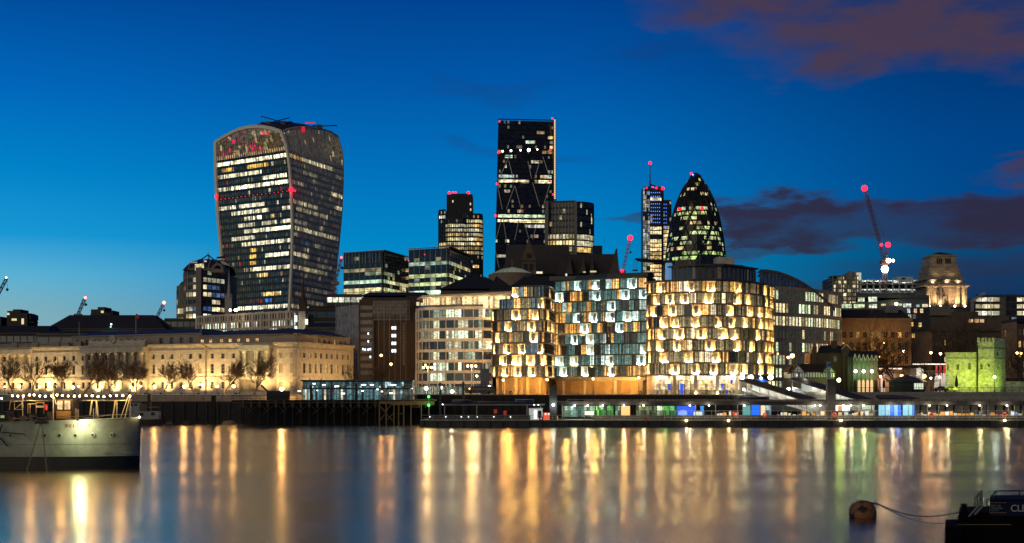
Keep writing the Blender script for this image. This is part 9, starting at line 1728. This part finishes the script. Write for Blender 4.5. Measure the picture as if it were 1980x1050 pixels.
def boats():
    D = 328; b = thing('moored_workboat', 'grey and white workboat moored behind the warship bow', 'boat', (X(285, D), D, 0)); x0, x1 = X(240, D), X(320, D); n = 10; vs = []
    for i in range(n + 1):
        t = i / n; k = (1 - max(0, (t - .6) / .4) ** 2) * 1.8 + .05; x = x0 + (x1 - x0) * t; zt = 1.0 + .5 * t
        vs += [(x, D - k, zt), (x, D - k * .8, -.3), (x, D + k * .8, -.3), (x, D + k, zt)]
    MB().mesh(vs, [(4 * i + j, 4 * i + j + 1, 4 * i + 5 + j, 4 * i + 4 + j) for i in range(n) for j in range(3)] + [(4 * i + 3, 4 * i, 4 * i + 4, 4 * i + 7) for i in range(n)]).build('hull', mat('workboat hull', (.05, .03, .02), .7), b)
    W = mat('workboat white', (.30, .29, .26), .6, var=.2); MB().box(X(252, D), X(309, D), D - 1.1, D + 1.1, 1.3, Z(795, D)).build('cabin', W, b); MB().box(X(250, D), X(272, D), D - 1, D + 1, Z(795, D), Z(779, D)).build('wheelhouse', W, b); MB().box(X(272, D), X(286, D), D - .9, D + 1, Z(795, D), Z(781, D)).build('engine_casing', BRN, b); MB().box(X(286, D), X(292, D), D - .4, D + .4, Z(795, D), Z(762, D)).build('funnel', BLACK, b)
    for px, y in ((276, 801), (298, 800)): MB().box(X(px - 3.5, D), X(px + 3.5, D), D - 1.14, D - 1.1, Z(y + 3, D), Z(y - 3, D)).build('window', BLACK, b)
    for px in (256, 265): MB().box(X(px - 3, D), X(px + 3, D), D - 1.04, D - 1.0, Z(785, D), Z(780.5, D)).build('window', BLACK, b)
    MB().tube((X(286, D), D - 1, Z(787, D)), (X(310, D), D - 1, Z(787, D)), .04, n=4).build('rail', STEEL, b)
    D = 318; b = thing('small_rowing_boat', 'low dark rowing boat between the workboat and the round buoy', 'boat', (X(325, D), D, 0)); MB().prism([P(313, D), P(318, D - 1), P(336, D - 1), P(341, D), P(336, D + 1), P(318, D + 1)], -.2, .45).build('hull', mat('dark dinghy', (.05, .035, .02), .7), b); MB().box(X(322, D), X(334, D), D - .5, D + .5, .46, .9).build('thwart', BRN, b)
    D = 322; b = thing('round_mooring_buoy', 'small dark round mooring buoy in front of the quay wall', 'buoy', (X(363, D), D, 0)); MB().lathe([(.05, -.5), (1.1, -.3), (1.25, .2), (1.0, .85), (.5, 1.15), (.05, 1.2)], (X(363, D), D, 0), 18).build('float', mat('dark buoy', (.07, .04, .025), .7, var=.4), b); MB().tube((X(363, D), D, 1.1), (X(363, D), D, 1.5), .08, n=6).build('eye', BLACK, b)
    # foreground buoy
    D = 86; x = X(1668, D); b = thing('rusty_buoy', 'large rusty orange and black buoy floating in the right foreground', 'buoy', (x, D, 0)); m = bpy.data.materials.new('rusty buoy paint'); m.use_nodes = True; t = m.node_tree; p = t.nodes['Principled BSDF']; p.inputs['Roughness'].default_value = .7
    g = t.nodes.new('ShaderNodeNewGeometry'); nz = t.nodes.new('ShaderNodeTexNoise'); nz.inputs['Scale'].default_value = 1.3; nz.inputs['Detail'].default_value = 5; t.links.new(g.outputs['Position'], nz.inputs['Vector']); cr = t.nodes.new('ShaderNodeValToRGB'); cr.color_ramp.elements[0].position = .44; cr.color_ramp.elements[0].color = (.012, .009, .007, 1); cr.color_ramp.elements[1].position = .52; cr.color_ramp.elements[1].color = (.30, .13, .04, 1); t.links.new(nz.outputs['Fac'], cr.inputs[0]); t.links.new(cr.outputs[0], p.inputs['Base Color'])
    MB().lathe([(.02, -.7), (.5, -.55), (.78, -.25), (.88, .08), (.87, .3), (.78, .55), (.6, .77), (.34, .93), (.02, .99)], (x, D, .1), 28).build('float', m, b, smooth=True); mb = MB(); mb.tube((x + .5, D, .9), (x + .95, D, .82), .06, n=6); mb.lathe([(.10, -.03), (.15, 0), (.10, .03)], (x + .95, D, .82), 8); mb.build('mooring_eye', BLACK, b)
    r = thing('mooring_rope', 'sagging dark rope between the rusty buoy and the barge', 'rope', (X(1760, 80), 80, .8)); mb = MB(); a = Vector((x + .95, D, .84)); q = Vector((X(1872, 74), 74, Z(987, 74))); pts = [a.lerp(q, i / 20) - Vector((0, 0, .55 * math.sin(math.pi * i / 20))) for i in range(21)]; mb.line(pts, .035, 5); mb.build('upper_line', BLACK, r)
    mb = MB(); q = Vector((X(1850, 73), 73, Z(1012, 73))); pts = [a.lerp(q, i / 20) - Vector((0, 0, .42 * math.sin(math.pi * i / 20))) for i in range(21)]; mb.line([Vector((v.x, v.y, max(.03, v.z))) for v in pts], .025, 5); mb.build('lower_line', BLACK, r)
    # barge
    D = 72; NV = mat('navy container paint', (.012, .018, .045), .9, var=.2, spec=.15); BH2 = mat('barge black', (.004, .004, .004), .95, var=.3, spec=.1)
    b = thing('service_barge', 'black service barge with a navy signboard at the bottom right corner', 'barge', (X(1930, D), D, 0)); MB().prism([(X(1851, D), D), (X(2100, D), D), (X(2100, D), D + 5), (X(1852, D + 5), D + 5)], -.5, Z(1013, D)).build('hull', BH2, b); MB().prism([P(1827, D - 1.2), P(1860, D - 1.2), P(1860, D + 3), P(1828, D + 3)], -.3, Z(1018, D - 1)).build('bow_block', BH2, b); MB().prism([P(1854, D + .6), P(2100, D + .6), P(2100, D + 4.5), P(1856, D + 4.5)], Z(1012, D), Z(993, D)).build('deck_coaming', BH2, b)
    MB().box(X(1850, D), X(1955, D), D - .04, D - .005, Z(1015, D), Z(1013.6, D)).build('rubbing_edge', mat('worn edge', (.22, .16, .09), .6), b)
    pn = MB().prism([P(1914, D + .5), P(2100, D + .5), P(2100, D + 4), P(1915, D + 4)], Z(998, D + .5), Z(967, D + .5)).build('signboard', NV, b); TX = mat('sign lettering grey', (.28, .32, .36), .6); OR_ = mat('sign orange rule', (.35, .18, .05), .6)
    text_mesh('sign_text', 'PORT OF', .135, TX, pn, (X(1919, D), D + .46, Z(981, D)), 0, .01, align='LEFT', spacing=1.15); text_mesh('sign_text', 'LONDON', .145, TX, pn, (X(1919, D), D + .46, Z(986.3, D)), 0, .01, align='LEFT', spacing=1.15); text_mesh('sign_text', 'AUTHORITY', .075, TX, pn, (X(1919, D), D + .46, Z(990, D)), 0, .01, align='LEFT', spacing=1.35)
    text_mesh('sign_text', 'CLEAN', .52, mat('sign lettering pale', (.55, .56, .5), .6), pn, (X(1960, D), D + .46, Z(990.5, D)), 0, .01, align='LEFT', spacing=.95)
    for y in (973.5, 993): MB().box(X(1919, D), X(1952, D), D + .47, D + .49, Z(y + .5, D), Z(y - .5, D)).build('rule', OR_, pn)
    mb = MB()
    def r_(a, c, r=.035, DD=D + .4): mb.tube((X(a[0], DD), DD, Z(a[1], DD)), (X(c[0], DD), DD, Z(c[1], DD)), r, n=5)
    for a, c in (((1908, 990), (1908, 965)), ((1908, 965.5), (2000, 965.5)), ((1925, 965), (1925, 948.5)), ((1925, 949), (2000, 949)), ((1971, 966), (1971, 949)), ((1914, 966), (1925, 949)), ((1885, 990), (1885, 963)), ((1885, 963), (1899, 948)), ((1899, 948), (1899, 986)), ((1890, 985), (1890, 958)), ((1895, 985), (1895, 953))): r_(a, c)
    mb.build('handrail', BLACK, b); mb = MB(); mb.tube((X(1877, D), D + .3, Z(1000, D)), (X(1902, D), D + .3, Z(972, D)), .05, n=5); mb.tube((X(1887, D), D + .2, Z(996, D)), (X(1902, D), D + .2, Z(980, D)), .06, n=5); mb.build('gangway_rail', mat('dull rail', (.2, .2, .18), .6), b); MB().lathe([(.18, 0), (.14, .15), (.14, .35), (.22, .42), (.02, .46)], (X(1876, D), D + 1, Z(993, D)), 10).build('bollard', BH2, b)
boats()
